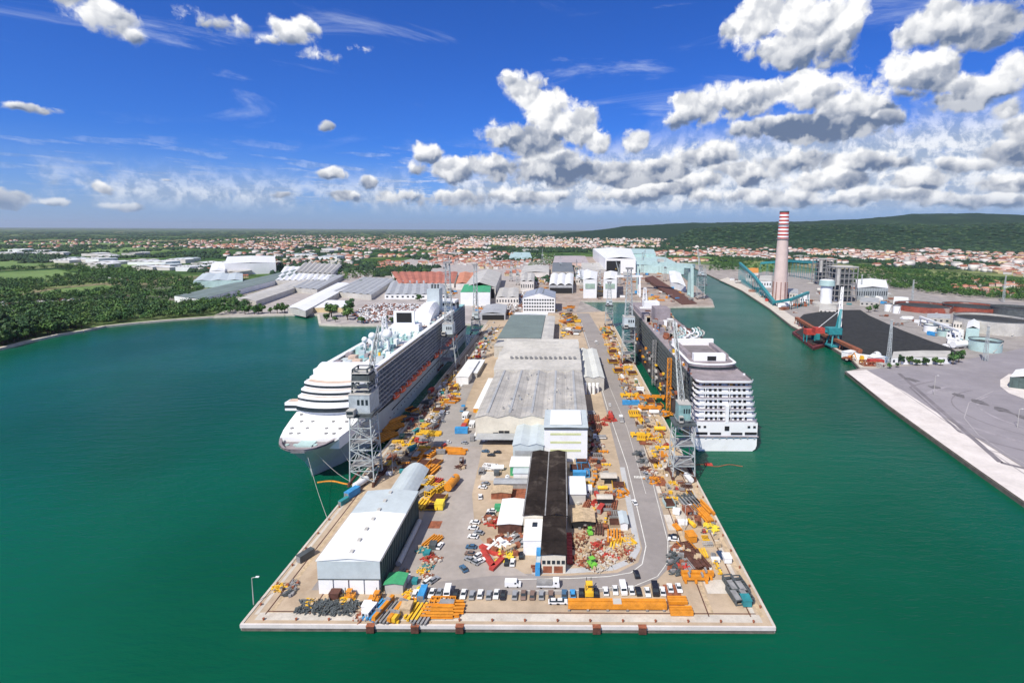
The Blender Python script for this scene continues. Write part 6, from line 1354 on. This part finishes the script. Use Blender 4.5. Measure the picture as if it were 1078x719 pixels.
for (k0, k1), (ya, yb_), n in ZN:
    m = 0; tries = 0
    while m < n and tries < n*12:
        tries += 1; y = ya+(yb_-ya)*rn.random(); k = rn.uniform(k0, k1); l = 592-.8145*(y-241); r = 592+.536*(y-241); x = l+(r-l)*k; p = P(x, y); s = rn.uniform(.45, .95)
        if any(abs(p.x-q[0]) < 2.4*s+q[2]*.5 and abs(p.y-q[1]) < 3.4*s+q[2]*.8 for q in TAKEN): continue
        kd = rn.choice(KN); put(kd, rn.choice(KC[kd]), x, y, rn.choice((0, 90, rn.uniform(-30, 30))), s, rn.randint(0, 1)); m += 1
# lamp posts, fenders, bollards along the edges
def lamp(px, py, h, lab, grp=None):
    b = P(px, py); t = thing('lamp_post', lab, 'lamp post', tuple(b), grp); mb = MB(); mb.cyl(b, b+Vector((0,0,h)), .18, .1, 8); mb.build('pole', 'lgrey', t); mb = MB(); mb.beam(b+Vector((0,0,h)), b+Vector((1.6,0,h+.4)), .14); mb.build('arm', 'lgrey', t); mb = MB(); mb.cbox((b.x+1.9, b.y, b.z+h+.3), (1.1,.5,.25)); mb.build('lamp_head', 'white', t)
lamp(267, 636, 9.5, 'thin white lamp post on the near left quay edge')
lamp(983, 416, 15, 'tall thin lamp post on the grey terminal paving at the right'); lamp(1071, 450, 12, 'lamp post on the terminal road at the right edge')
for i in range(7): lamp(*proj((PRX-16, 200+i*55, G))[:2], 11, 'lamp post along the right crane rail', 'lamp posts along the right pier')
for i in range(6): lamp(*proj((PL+14, 250+i*50, G))[:2], 11, 'lamp post along the left crane rail', 'lamp posts along the left pier')
FX = [390, 437, 484, 628, 676]
for x in FX:
    a = P(x, 659); t = thing('quay_fender', 'rusty brown rubber fender block on the front quay wall', 'fender', (a.x, PY0-.9, 0), 'fenders on the front quay wall')
    mb = MB(); mb.box(a.x-1.2, a.x+1.2, PY0-1.3, PY0-.62, .3, G+.1); mb.build('block', 'dkrust', t); mb = MB(); mb.box(a.x-1.3, a.x+1.3, PY0-1.4, PY0+.2, G+.32, G+.45); mb.build('bracket', 'rust', t)
for i in range(16):
    x = PL+6+i*(PRX-PL-12)/15; mb = MB(); mb.cyl((x, PY0+1.6, G+.05), (x, PY0+1.6, G+.6), .28, .22, 8); mb.cyl((x, PY0+1.6, G+.6), (x, PY0+1.6, G+.8), .42, .38, 8); tag(mb.build('mooring_bollard', 'rust'), 'rusty mooring bollard on the front quay edge', 'bollard', 'bollards on the front quay edge')
for s, xx in (('left', PL+1.4), ('right', PRX-1.4)):
    for i in range(12):
        y = PY0+8+i*10; mb = MB(); mb.cyl((xx, y, G+.1), (xx, y, G+.65), .28, .22, 8); mb.cyl((xx, y, G+.65), (xx, y, G+.85), .42, .38, 8); tag(mb.build('mooring_bollard', 'rust'), 'rusty mooring bollard on the %s quay edge of the pier' % s, 'bollard', 'bollards on the %s quay edge' % s)
    for i in range(9):
        y = PY0+12+i*14; sg = -1 if s == 'left' else 1; x0_ = xx+sg*1.9; mb = MB(); mb.cyl((x0_, y, .2), (x0_, y, G), .6, n=10); tag(mb.build('quay_fender', 'tyre'), 'black round fender hanging on the %s side of the pier' % s, 'fender', 'fenders on the %s side of the pier' % s)
# yard workers
# ------------------------------------------------------------------ trees
def leafy(rr, h, n, mt, seed, limbs=True):
    rg = random.Random(seed); mb = MB(); tr = MB()
    cl = [(Vector((0,0,h*.62)), rr*.72)]
    for i in range(7): a = rg.uniform(0, 6.28); q = rg.uniform(.35, .68)*rr; cl.append((Vector((q*math.cos(a), q*math.sin(a), h*rg.uniform(.40, .84))), rr*rg.uniform(.30, .5)))
    tr.cyl((0,0,-.3), (0,0,h*.35), rr*.09, rr*.06, 7)
    for c, r in cl[1:]: tr.cyl((0,0,h*.28), tuple(c), rr*.045, rr*.015, 5, cap=False)
    for i in range(n):
        c, r = rg.choice(cl); d = Vector((rg.gauss(0,1), rg.gauss(0,1), rg.gauss(0,1))).normalized(); p = c+Vector((d.x*r, d.y*r, d.z*r*.85))*rg.uniform(.55, 1.08)
        s = rr*rg.uniform(.10, .22); nn = (d+Vector((rg.uniform(-.7,.7), rg.uniform(-.7,.7), rg.uniform(-.2,.9)))).normalized(); u = nn.orthogonal().normalized(); v = nn.cross(u); k = rg.uniform(0, 3.1); u2 = u*math.cos(k)+v*math.sin(k); v2 = nn.cross(u2)
        mb.k = 0 if rg.random() < .7 else 1; mb.add([p-u2*s, p+v2*s*.8, p+u2*s, p-v2*s*.7], ((0,1,2,3),))
    return mb, tr
TP = []
for i in range(6):
    mt = [('leaf','leaf3'), ('leaf2','leaf'), ('leaf','leaf2'), ('leaf3','leaf'), ('leaf2','leaf2'), ('leaf','leaf3')][i]
    mb, tr = leafy(4.6, 10.5 if i != 4 else 14, 420, mt, i+3); o = proto('broadleaf_tree', 'tree'); mb.build('crown', list(mt), o); tr.build('trunk', 'bark', o); TP.append((o, mt))
def inpoly(x, y, poly):
    c = False; j = len(poly)-1
    for i in range(len(poly)):
        if (poly[i][1] > y) != (poly[j][1] > y) and x < (poly[j][0]-poly[i][0])*(y-poly[i][1])/(poly[j][1]-poly[i][1])+poly[i][0]: c = not c
        j = i
    return c
MEAD = [[(20,313),(60,304),(110,300),(128,303),(110,308),(70,312),(40,316)],[(0,287),(60,284),(90,290),(40,296),(-20,298)],[(150,308),(180,305),(185,308),(160,312)]]
rn = random.Random(4); TREES = []
def scatter(poly, n, lo, hi, avoid=()):
    xs = [p[0] for p in poly]; ys = [p[1] for p in poly]; k = 0; out = []
    while k < n:
        x, y = rn.uniform(min(xs), max(xs)), rn.uniform(min(ys), max(ys))
        if inpoly(x, y, poly) and not any(inpoly(x, y, a) for a in avoid): out.append((P(x, y), rn.uniform(lo, hi))); k += 1
    return out
WA = [(-30,371),(0,365),(28,358),(60,351),(86,347),(110,342),(150,338),(185,335),(225,332.3),(262,329),(258,322),(222,321),(180,322),(150,315),(110,317),(60,323),(20,326),(-30,330)]
WB = [(-30,322),(30,322),(90,314),(140,313),(200,318),(215,305),(200,296),(150,286),(100,280),(40,282),(-30,286)]
near = scatter(WA, 1050, .75, 1.8)
near.sort(key=lambda q: q[0].y); ind = near[:230]; rest = near[230:]
single = [(262,330,1.2),(272,330,1.0),(297,329,1.2),(349,334,2.1),(344,338,1.1),(366,337,1.9),(369,331,2.0),(347,330,1.7),(365,334,1.7),(300,330,1.6),(292,330,1.5),(268,331,1.5),(276,330,1.5),(258,331,1.4),(381,341,1.0),(405,342,1.1),(412,340,.8),(353,339,.8),(285,330,.9),(190,332,1.1),(200,330,1.0),(212,330,1.2),(442,317,1.4),(524,296,1.3),(415,298,1.3),(380,300,1.2),
  (957,384,.8),(965,385,.7),(975,385,.75),(984,384,.8),(948,384,.7),(990,385,.6),(1003,384,1.1),(1009,382,.9),(921,328,1.2),(914,329,1.0),(936,388,.5),(944,387,.5),(1012,378,.9)]
for x, y, s in single: ind.append((P(x, y), s))
for k, (p, s) in enumerate(ind):
    o, mt = TP[rn.randrange(6)]; c = copy_tree(o, p, rn.uniform(0, 6.28), scale=(s*rn.uniform(.9,1.15), s*rn.uniform(.9,1.15), s*rn.uniform(.85,1.15)))
    x, y = proj(p); tone = {'leaf': 'mid green', 'leaf2': 'dark green', 'leaf3': 'bright green'}[mt[0]]
    wh = ('beside the low white building right' if y > 370 else 'behind the coal heap' if x > 900 else 'before the works sheds' if x > 330 else 'on the shore before the sheds' if x > 240 else ('on the left wood shore' if y > 343 else 'in the left wood')+(', near the frame edge' if x < 50 else ', left part' if x < 100 else ', middle part' if x < 150 else ', right part'))
    tone = ('small ' if s < 1.05 else 'tall ' if s > 1.4 else 'middling ')+tone
    c['label'] = '%s broadleaf tree %s' % (tone, wh); c['group'] = tone+' trees '+wh; c['category'] = 'tree'
def merged(name, protos, inst, label, cat, mats, kind='stuff'):
    "one mesh from many placed copies: inst = (position, scale xyz, turn, prototype, material)"
    VS = []; FS = []; MI = []; base = 0
    for p, s, a, k, m in inst:
        v, f = protos[k]; ca, sa_ = math.cos(a), math.sin(a); w = v*np.array(s)
        w = np.stack([w[:,0]*ca-w[:,1]*sa_, w[:,0]*sa_+w[:,1]*ca, w[:,2]], 1)+np.array(p); VS.append(w); FS.append(f+base); base += len(v)
        MI.append(np.full(len(f), m) if not hasattr(m, '__len__') else np.array(m))
    V_ = np.concatenate(VS); F_ = np.concatenate(FS); q = F_.shape[1]; me = bpy.data.meshes.new(name)
    me.vertices.add(len(V_)); me.vertices.foreach_set('co', V_.ravel()); me.loops.add(F_.size); me.loops.foreach_set('vertex_index', F_.ravel().astype(np.int32))
    me.polygons.add(len(F_)); me.polygons.foreach_set('loop_start', np.arange(0, F_.size, q, dtype=np.int32)); me.polygons.foreach_set('material_index', np.concatenate(MI).astype(np.int32))
    for m in mats: me.materials.append(M[m])
    me.update(calc_edges=True); me.validate(); o = bpy.data.objects.new(name, me); COL.objects.link(o); return tag(o, label, cat, kind=kind)
def arr(mb): return np.array(mb.v, dtype=float), np.array(mb.f, dtype=int)
LP = [arr(leafy(4.6, 9, 70, None, 40+i)[0]) for i in range(5)]
inst = []
def woods(lst, sc=1.0, flat=1.0):
    for p, s in lst: s *= sc; inst.append((tuple(p), (s, s, s*flat), rn.uniform(0, 6.28), rn.randrange(5), rn.choice((0,0,1,1,2))))
woods(rest)
woods(scatter(WB, 1500, .6, 1.9, MEAD))
woods(scatter([(200,320),(262,329),(262,318),(250,308),(205,305)], 150, .8, 1.2))
woods(scatter([(330,297),(420,292),(455,286),(430,282),(385,288),(330,291)], 150, .9, 1.5))
woods(scatter([(395,285),(410,290),(405,275),(390,276)], 60, .9, 1.5))
woods(scatter([(893,300),(930,303),(1000,312),(1090,318),(1090,300),(1030,293),(960,285),(900,280)], 1000, .9, 1.6, [[(1005,305),(1060,300),(1078,304),(1040,310)]]))
woods(scatter([(745,287),(790,285),(815,290),(815,275),(780,270),(745,272)], 220, .9, 1.6))
tag(merged('woodland', LP, inst, 'broad mass of mixed green woods behind the shore', 'woodland', ['leaf','leaf2','leaf3']))
# far woods and hedges of the plain: rounded clumps
def lump(seed):
    rg = np.random.RandomState(seed); mb = MB(); mb.ball((0,0,0), 1.0, 7, 4, (1,1,1), .22); v, f = arr(mb); v[:,2] = np.maximum(v[:,2], -.1); v += rg.uniform(-.08, .08, v.shape); return v, f
BP = [lump(i) for i in range(6)]; inst = []
from mathutils import noise as mnoise
def clumps(poly, n, px, thr, h=(6, 11), sd=1.0):
    xs = [p[0] for p in poly]; ys = [p[1] for p in poly]; k = 0; tr_ = 0
    while k < n and tr_ < n*30:
        tr_ += 1; x, y = rn.uniform(min(xs), max(xs)), rn.uniform(min(ys), max(ys))
        if not inpoly(x, y, poly): continue
        p = P(x, y)
        if mnoise.fractal(Vector((p.x/420*sd, p.y/700*sd, 2)), 1.0, 2.0, 4) < thr: continue
        r = max(5, px*p.y/F)*rn.uniform(.6, 1.4); inst.append(((p.x, p.y, G), (r*rn.uniform(1, 2.2), r, rn.uniform(*h)), rn.uniform(-.4, .4), rn.randrange(6), rn.choice((0,1,1,1,2)))); k += 1
clumps([(-80,288),(200,280),(240,262),(480,258),(480,249),(-80,252)], 3600, 1.0, .0)
clumps([(-80,252),(700,250),(700,243.5),(-80,244.5)], 3000, 1.6, .0, (6, 10))
clumps([(480,268),(600,266),(760,268),(760,262),(620,261),(480,263)], 900, 1.2, -1, (10, 16))
clumps([(480,262),(750,260),(820,262),(820,252),(700,247),(480,247)], 2200, 1.0, -.05)
clumps([(395,292),(560,292),(570,268),(400,268)], 500, .8, -.1)
clumps([(740,275),(1100,288),(1100,266),(860,261),(740,262)], 2600, 1.1, -.1)
clumps([(700,262),(1100,268),(1100,259),(860,257),(700,256)], 900, 1.5, -.15, (10, 16))
clumps([(200,300),(330,290),(400,285),(480,272),(480,262),(330,262),(200,272)], 1100, 1.2, 0)
clumps([(560,300),(720,285),(720,270),(560,266)], 60, 1.0, 0)
M['farleaf'] = mat('far_wood_green', (.022,.062,.026), .9, .4, .01); M['farleaf2'] = mat('far_wood_dark', (.014,.044,.022), .9, .4, .01); M['farleaf3'] = mat('far_hedge_green', (.040,.085,.030), .9, .4, .01)
tag(merged('far_woods', BP, inst, 'dark far-off woods and hedges across the plain', 'woodland', ['farleaf','farleaf2','farleaf3']))
# forest crowns on the hills
inst = []
for i in range(16000):
    j = rn.randrange(2, 90); ii = rn.randrange(30, 230); v = HV[j, ii]
    if v[2] < 8 or v[1] > 6500: continue
    r = rn.uniform(9, 20)*(1+v[1]/9000); inst.append(((v[0]+rn.uniform(-20,20), v[1]+rn.uniform(-25,25), v[2]-3), (r*.8, r*.9, rn.uniform(5, 9)), rn.uniform(0, 3), rn.randrange(6), rn.choice((0,1,1,2))))
tag(merged('hill_forest', BP, inst, 'dark unbroken forest covering the low hills at the right', 'forest', ['farleaf','farleaf2','farleaf3']))
# ------------------------------------------------------------------ town
def house_mb(w, d, h, rise, hip=.0):
    a = MB(); a.box(-w/2, w/2, -d/2, d/2, 0, h); b = MB(); e = .5; rx = w/2*(1-hip)
    lo = [(-w/2-e, -d/2-e, h+.02), (w/2+e, -d/2-e, h+.02), (w/2+e, d/2+e, h+.02), (-w/2-e, d/2+e, h+.02), (-rx, 0, h+rise), (rx, 0, h+rise)]
    b.add(lo, ((0,1,5,4),(2,3,4,5),(1,2,5,5),(3,0,4,4))); b.f = [f if len(set(f)) == 4 else tuple(dict.fromkeys(f)) for f in b.f]
    return a, b
HK = [(12,10,6.5,2.6,.0),(14,11,7,2.8,.5),(10,10,6,2.2,.3),(18,12,9,2.6,.4),(22,13,12,2.4,.3),(16,11,8,2.8,.0)]
WL = ['wallw','wallw','wallw','wallp','wally']; RF = ['tile','tile','tile2','tile3','lgrey']
HP = {}
def house_proto(k, w, r):
    key = (k, w, r)
    if key not in HP:
        o = proto('house' if k not in (4,) else 'apartment_block', 'house'); a, b = house_mb(*HK[k]); wl = a.build('wall', w, o)
        W_, D_, H_ = HK[k][:3]; c = MB()
        for i in range(3):
            for z in np.arange(1.2, H_-1.5, 3): x = -W_/2+W_*(i+.5)/3; c.box(x-.6, x+.6, -D_/2-.06, -D_/2+.05, z, z+1.4)
        c.build('windows', 'glass', o)['kind'] = 'stuff' if False else 'part'; b.build('roof', r, o)
        HP[key] = o
    return HP[key]
HZN = [([(398,287),(480,288),(560,292),(575,278),(560,268),(470,266),(400,270)], 420, (0,1,2,5), ['tile','tile','tile2','tile3']),
 ([(480,263),(745,263),(770,257),(720,249),(600,247),(480,250)], 1500, (0,1,3,4,4,5), ['tile','tile2','tile3','lgrey','tile3','wallp','wallw']),
 ([(745,270),(860,276),(900,279),(1090,295),(1090,268),(1000,264),(880,262),(745,259)], 1100, (0,1,2,3,3,4,5), ['tile','tile2','tile3','tile2','lgrey','wallp']),
 ([(200,262),(480,266),(480,250),(300,248),(200,254)], 800, (0,1,2,3), ['tile','tile2','tile3']),
 ([(0,262),(200,262),(200,252),(0,253)], 70, (0,1,2), ['tile','tile2']),
 ([(1000,306),(1090,318),(1090,296),(1000,294)], 40, (0,1,2), ['tile','tile','tile3']),
 ([(660,279),(745,276),(745,266),(640,266)], 160, (0,1,3,4,5), ['tile','tile2','tile3']),
 ([(210,300),(330,286),(390,280),(390,264),(240,266),(205,280)], 140, (0,1,3), ['tile','lgrey','tile2','lgrey'])]
HL = []
for zi, (poly, n, ks, rs) in enumerate(HZN):
    for p, _ in scatter(poly, int(n*2.6), 1, 1):
        if mnoise.fractal(Vector((p.x/260, p.y/420, 7)), 1.0, 2.0, 4) < -.02: continue
        HL.append((p, rn.choice(ks), rn.choice(WL), rn.choice(rs), .9*mnoise.noise(Vector((p.x/500, p.y/500, 1)))+rn.choice((0, 0, 1.57)), zi))
HL.sort(key=lambda q: q[0].length)
ZN_ = ['among the orange roofs behind the left crane','in the town centre','in the town right of the chimney','in the far left suburbs','on the far left plain','among the trees beyond the tanks','behind the great dock hall','among the left works']
kept = []; placed = []
for q in HL:
    p = q[0]
    if p.y < 3000 and any(abs(p.x-a) < 15 and abs(p.y-b) < 14 for a, b in placed): continue
    placed.append((p.x, p.y)); kept.append(q)
RN = {'wallp': 'pink-roofed', 'wallw': 'pale-roofed', 'tile': 'orange-tiled', 'tile2': 'brown-tiled', 'tile3': 'pink-tiled', 'lgrey': 'grey-roofed'}; WN = {'wallw': 'cream', 'wallp': 'pink', 'wally': 'ochre'}; SN = ['small gabled','hipped','square','long','tall','gabled']
for p, k, w, r, a, zi in kept[:290]:
    o = copy_tree(house_proto(k, w, r), p, a); lb = '%s %s %s house %s' % (SN[k], WN[w], RN[r], ZN_[zi]); o['label'] = lb; o['group'] = '%s houses %s' % (RN[r], ZN_[zi])
protos = []; 
def quadify(mb): 
    f = [t if len(t) == 4 else (t[0], t[1], t[2], t[2]) for t in mb.f]; return f
inst = []; mats = ['wallw','wallp','wally','tile','tile2','tile3','lgrey']
for k in range(6):
    a, b = house_mb(*HK[k]); v = a.v+b.v; f = [t for t in a.f]+[tuple(i+len(a.v) for i in t) for t in b.f]
    tri = []
    for t in f: tri.append((t[0], t[1], t[2])); len(t) == 4 and tri.append((t[0], t[2], t[3]))
    protos.append((np.array(v, float), np.array(tri, int), 12))
pp = [(v, f) for v, f, _ in protos]
for p, k, w, r, a, zi in kept[290:]:
    n = len(pp[k][1]); s = rn.uniform(.9, 1.5)
    inst.append((tuple(p), (s, s, s*rn.uniform(.9, 1.3)), a, k, [mats.index(w)]*12+[mats.index(r)]*(n-12)))
tag(merged('town', pp, inst, 'far mass of pale houses with orange roofs across the plain', 'town', mats))
# big pale sheds of the far industrial estates
rn2 = random.Random(9)
for i in range(46):
    zone = rn2.choice(([60,205,268,284],[60,205,268,284],[140,235,276,292],[250,400,263,274],[0,60,262,272],[480,560,262,270],[820,900,268,276]))
    x = rn2.uniform(zone[0], zone[1]); y = rn2.uniform(zone[2], zone[3]); p = P(x, y); w, d, h = rn2.uniform(30, 110), rn2.uniform(25, 70), rn2.uniform(7, 13)
    wl = rn2.choice(('white','lgrey','wallw')); rf = rn2.choice(('white','lgrey','bluegrey','white')); t = thing('industrial_shed', '%s-roofed %s shed in the %s' % ({'white':'white','lgrey':'grey','bluegrey':'pale blue'}[rf], {'white':'white','lgrey':'grey','wallw':'cream'}[wl], 'left industrial estate' if x < 250 else 'middle distance estate' if x < 600 else 'estate behind the power station'), 'shed', tuple(p), 'far industrial sheds')
    mb = MB(); mb.box(p.x-w/2, p.x+w/2, p.y, p.y+d, G, G+h); mb.build('wall', wl, t); mb = MB(); bays_roof(mb, p.x-w/2, p.x+w/2, p.y, p.y+d, G+h, 2.2, rn2.randint(1, 4)); mb.build('roof', rf, t)
# boat and car lot on the left bank: the nearest ones singly, the rest in one
LOT = [(375,340),(470,340),(470,322),(405,320),(385,322),(372,330)]; lotp = scatter(LOT, 1500, .9, 1.3); lotp.sort(key=lambda q: q[0].y)
for p, s in lotp[:110]:
    c = rn.choice(('ccwhite','ccwhite','silver','ccblack','ccbrown','ccblue','red')); 
    if (c, 'car') not in CP: CP[(c, 'car')] = car_proto(c, 'car')
    o = copy_tree(CP[(c, 'car')], p+Vector((0,0,.1)), rn.choice((0, 1.57, .3))); cn = {'ccwhite': 'white', 'silver': 'silver', 'ccblue': 'dark blue', 'ccblack': 'black', 'ccbrown': 'brown', 'red': 'red'}[c]
    o['label'] = cn+' car parked near the water in the left bank lot, '+('left part' if proj(p)[0] < 410 else 'middle' if proj(p)[0] < 440 else 'right part'); o['group'] = cn+' cars in the left bank lot'
mb = MB(); mb.box(-.95, .95, -2.2, 2.2, .3, .9); mb.box(-.75, .75, -1.3, 1.0, .9, 1.45); cv = arr(mb)
cars2 = [(tuple(p), (s, s, s), rn.choice((0, 1.57, .3)), 0, rn.choice((0,0,1,2,3))) for p, s in lotp[110:]]
for poly, n in (([(522,332),(548,328),(560,318),(560,305),(548,308),(530,322)], 160), ([(560,300),(582,300),(582,285),(560,285)], 160), ([(604,300),(640,300),(640,288),(604,288)], 120), ([(560,282),(584,282),(584,268),(562,268)], 200), ([(320,296),(400,292),(400,284),(330,286)], 200), ([(95,296),(135,296),(135,292),(95,292)], 120), ([(0,323),(60,318),(90,316),(60,314),(0,318)], 160), ([(110,318),(140,315),(140,311),(110,313)], 90)):
    cars2 += [(tuple(p), (s, s, s), rn.choice((0, 1.57, .3)), 0, rn.choice((0,0,1,2,3))) for p, s in scatter(poly, n, 1, 1.5)]
tag(merged('parked_vehicles', [cv], cars2, 'packed rows of far parked cars and vans in the left bank lots', 'parked cars', ['ccwhite','silver','ccbrown','rust']))
# stacks of plates and parts between the halls of the inner yard
for i in range(210):
    zone = rn.choice(([(560,300),(612,300),(612,290),(560,290)],[(548,330),(606,330),(608,320),(585,318),(586,300),(548,298)],[(612,316),(674,316),(674,300),(612,300)],[(650,300),(700,300),(695,285),(650,283)],[(676,318),(735,319),(718,305),(676,300)],[(600,352),(612,352),(606,332),(590,330)],[(455,305),(480,305),(480,318),(460,318)],[(498,320),(540,330),(520,338),(500,338)]))
    (p, s), = scatter(zone, 1, .9, 1.9); kd = rn.choice(('hull_block','hull_block','steel_frame','scrap_pile','shipping_container','girder_bundle')); cl_ = rn.choice(('orange','rust','rust','orange','steel','yellow','lgrey') if kd != 'shipping_container' else ('blue','white','orange')); 
    o = put(kd, cl_, 0, 0, rn.uniform(0, 180), s, 0, w=p); x, y = proj(p); wh = 'on the dock peninsula' if x > 676 else 'by the basin dock halls' if x > 612 else 'among the inner yard halls'
    o['label'] = '%s %s %s' % (CN[cl_], WORDS[kd], wh); o['group'] = '%s %s' % (PL_[kd], wh)
# pipes, posts and little houses of the power station yard
for i in range(120):
    zone = rn.choice(([(905,325),(1000,345),(1015,368),(1000,366),(950,345),(905,330)],[(766,293),(800,300),(845,332),(838,336),(790,306)],[(840,325),(900,322),(900,300),(850,298)],[(905,320),(950,325),(950,312),(905,310)],[(900,372),(935,384),(925,387),(890,378)]))
    (p, s), = scatter(zone, 1, 1.0, 2.4); kd = rn.choice(('tank','steel_frame','work_cabin','steel_frame','scrap_pile','shipping_container','pipe_bundle')); cl_ = rn.choice({'tank': ('white','lgrey'), 'steel_frame': ('lgrey','white','rust','teal'), 'work_cabin': ('white',), 'scrap_pile': ('rust','steel'), 'shipping_container': ('red','white','blue'), 'pipe_bundle': ('lgrey','white','rust')}[kd])
    o = put(kd, cl_, 0, 0, rn.uniform(0, 180), s, 0, w=p); x, y = proj(p); wh = 'among the tanks of the power station' if x > 900 and y > 322 else 'along the power station quay' if x < 845 else 'behind the coal heap'
    o['label'] = '%s %s %s' % (CN[cl_], WORDS[kd], wh); o['group'] = '%s %s' % (PL_[kd], wh)
# ------------------------------------------------------------------ tidy up
for o in HID:
    for c in list(o.children): bpy.data.objects.remove(c)
    bpy.data.objects.remove(o)
for o in scene.objects:
    if o.get('kind') == 'part': del o['kind']
# look-alikes that share a label: tell them apart by their place from left to right
bpy.context.view_layer.update()
from collections import defaultdict
dd_ = defaultdict(list)
for o in scene.objects:
    if o.parent is None and o.get('label') and o.get('kind') is None: dd_[o['label']].append(o)
ORD = ['', 'second', 'third', 'fourth', 'fifth', 'sixth', 'seventh', 'eighth', 'ninth', 'tenth', 'eleventh', 'twelfth']
for lab, L in dd_.items():
    n = len(L)
    if n < 2: continue
    def cx(o):
        if o.type == 'MESH': v = sum((Vector(c) for c in o.bound_box), Vector())/8; return proj(o.matrix_world @ v)[0]
        return proj(o.location)[0]
    L.sort(key=cx); nw = len(lab.split())
    for i, o in enumerate(L):
        if not o.get('group'): o['group'] = ' '.join(lab.split()[:8])
        if n <= 24 and nw <= 12:
            j = n-1-i
            s = 'leftmost' if i == 0 else 'rightmost' if j == 0 else ORD[i]+' from left' if i < 12 and i <= j else ORD[j]+' from right' if j < 12 else None
            if s: o['label'] = lab+', '+s
# ------------------------------------------------------------------ air
mb = MB(); mb.box(-62000, 62000, -1000, 72000, -9.5, 640)
hz = mb.build('haze', 'white'); hz['kind'] = 'stuff'; hz['label'] = 'thin blue haze over the plain'; hz['category'] = 'haze'
hm = bpy.data.materials.new('haze_air'); hm.use_nodes = True; hm.node_tree.nodes.clear()
q = NG(hm.node_tree); v = q.n('ShaderNodeVolumePrincipled'); v.inputs['Color'].default_value = (.72,.84,1,1); v.inputs['Density'].default_value = 1.7e-5; v.inputs['Anisotropy'].default_value = .2
hm.node_tree.links.new(v.outputs[0], q.n('ShaderNodeOutputMaterial').inputs[1])
hz.data.materials.clear(); hz.data.materials.append(hm)
scene.cycles.volume_bounces = 0
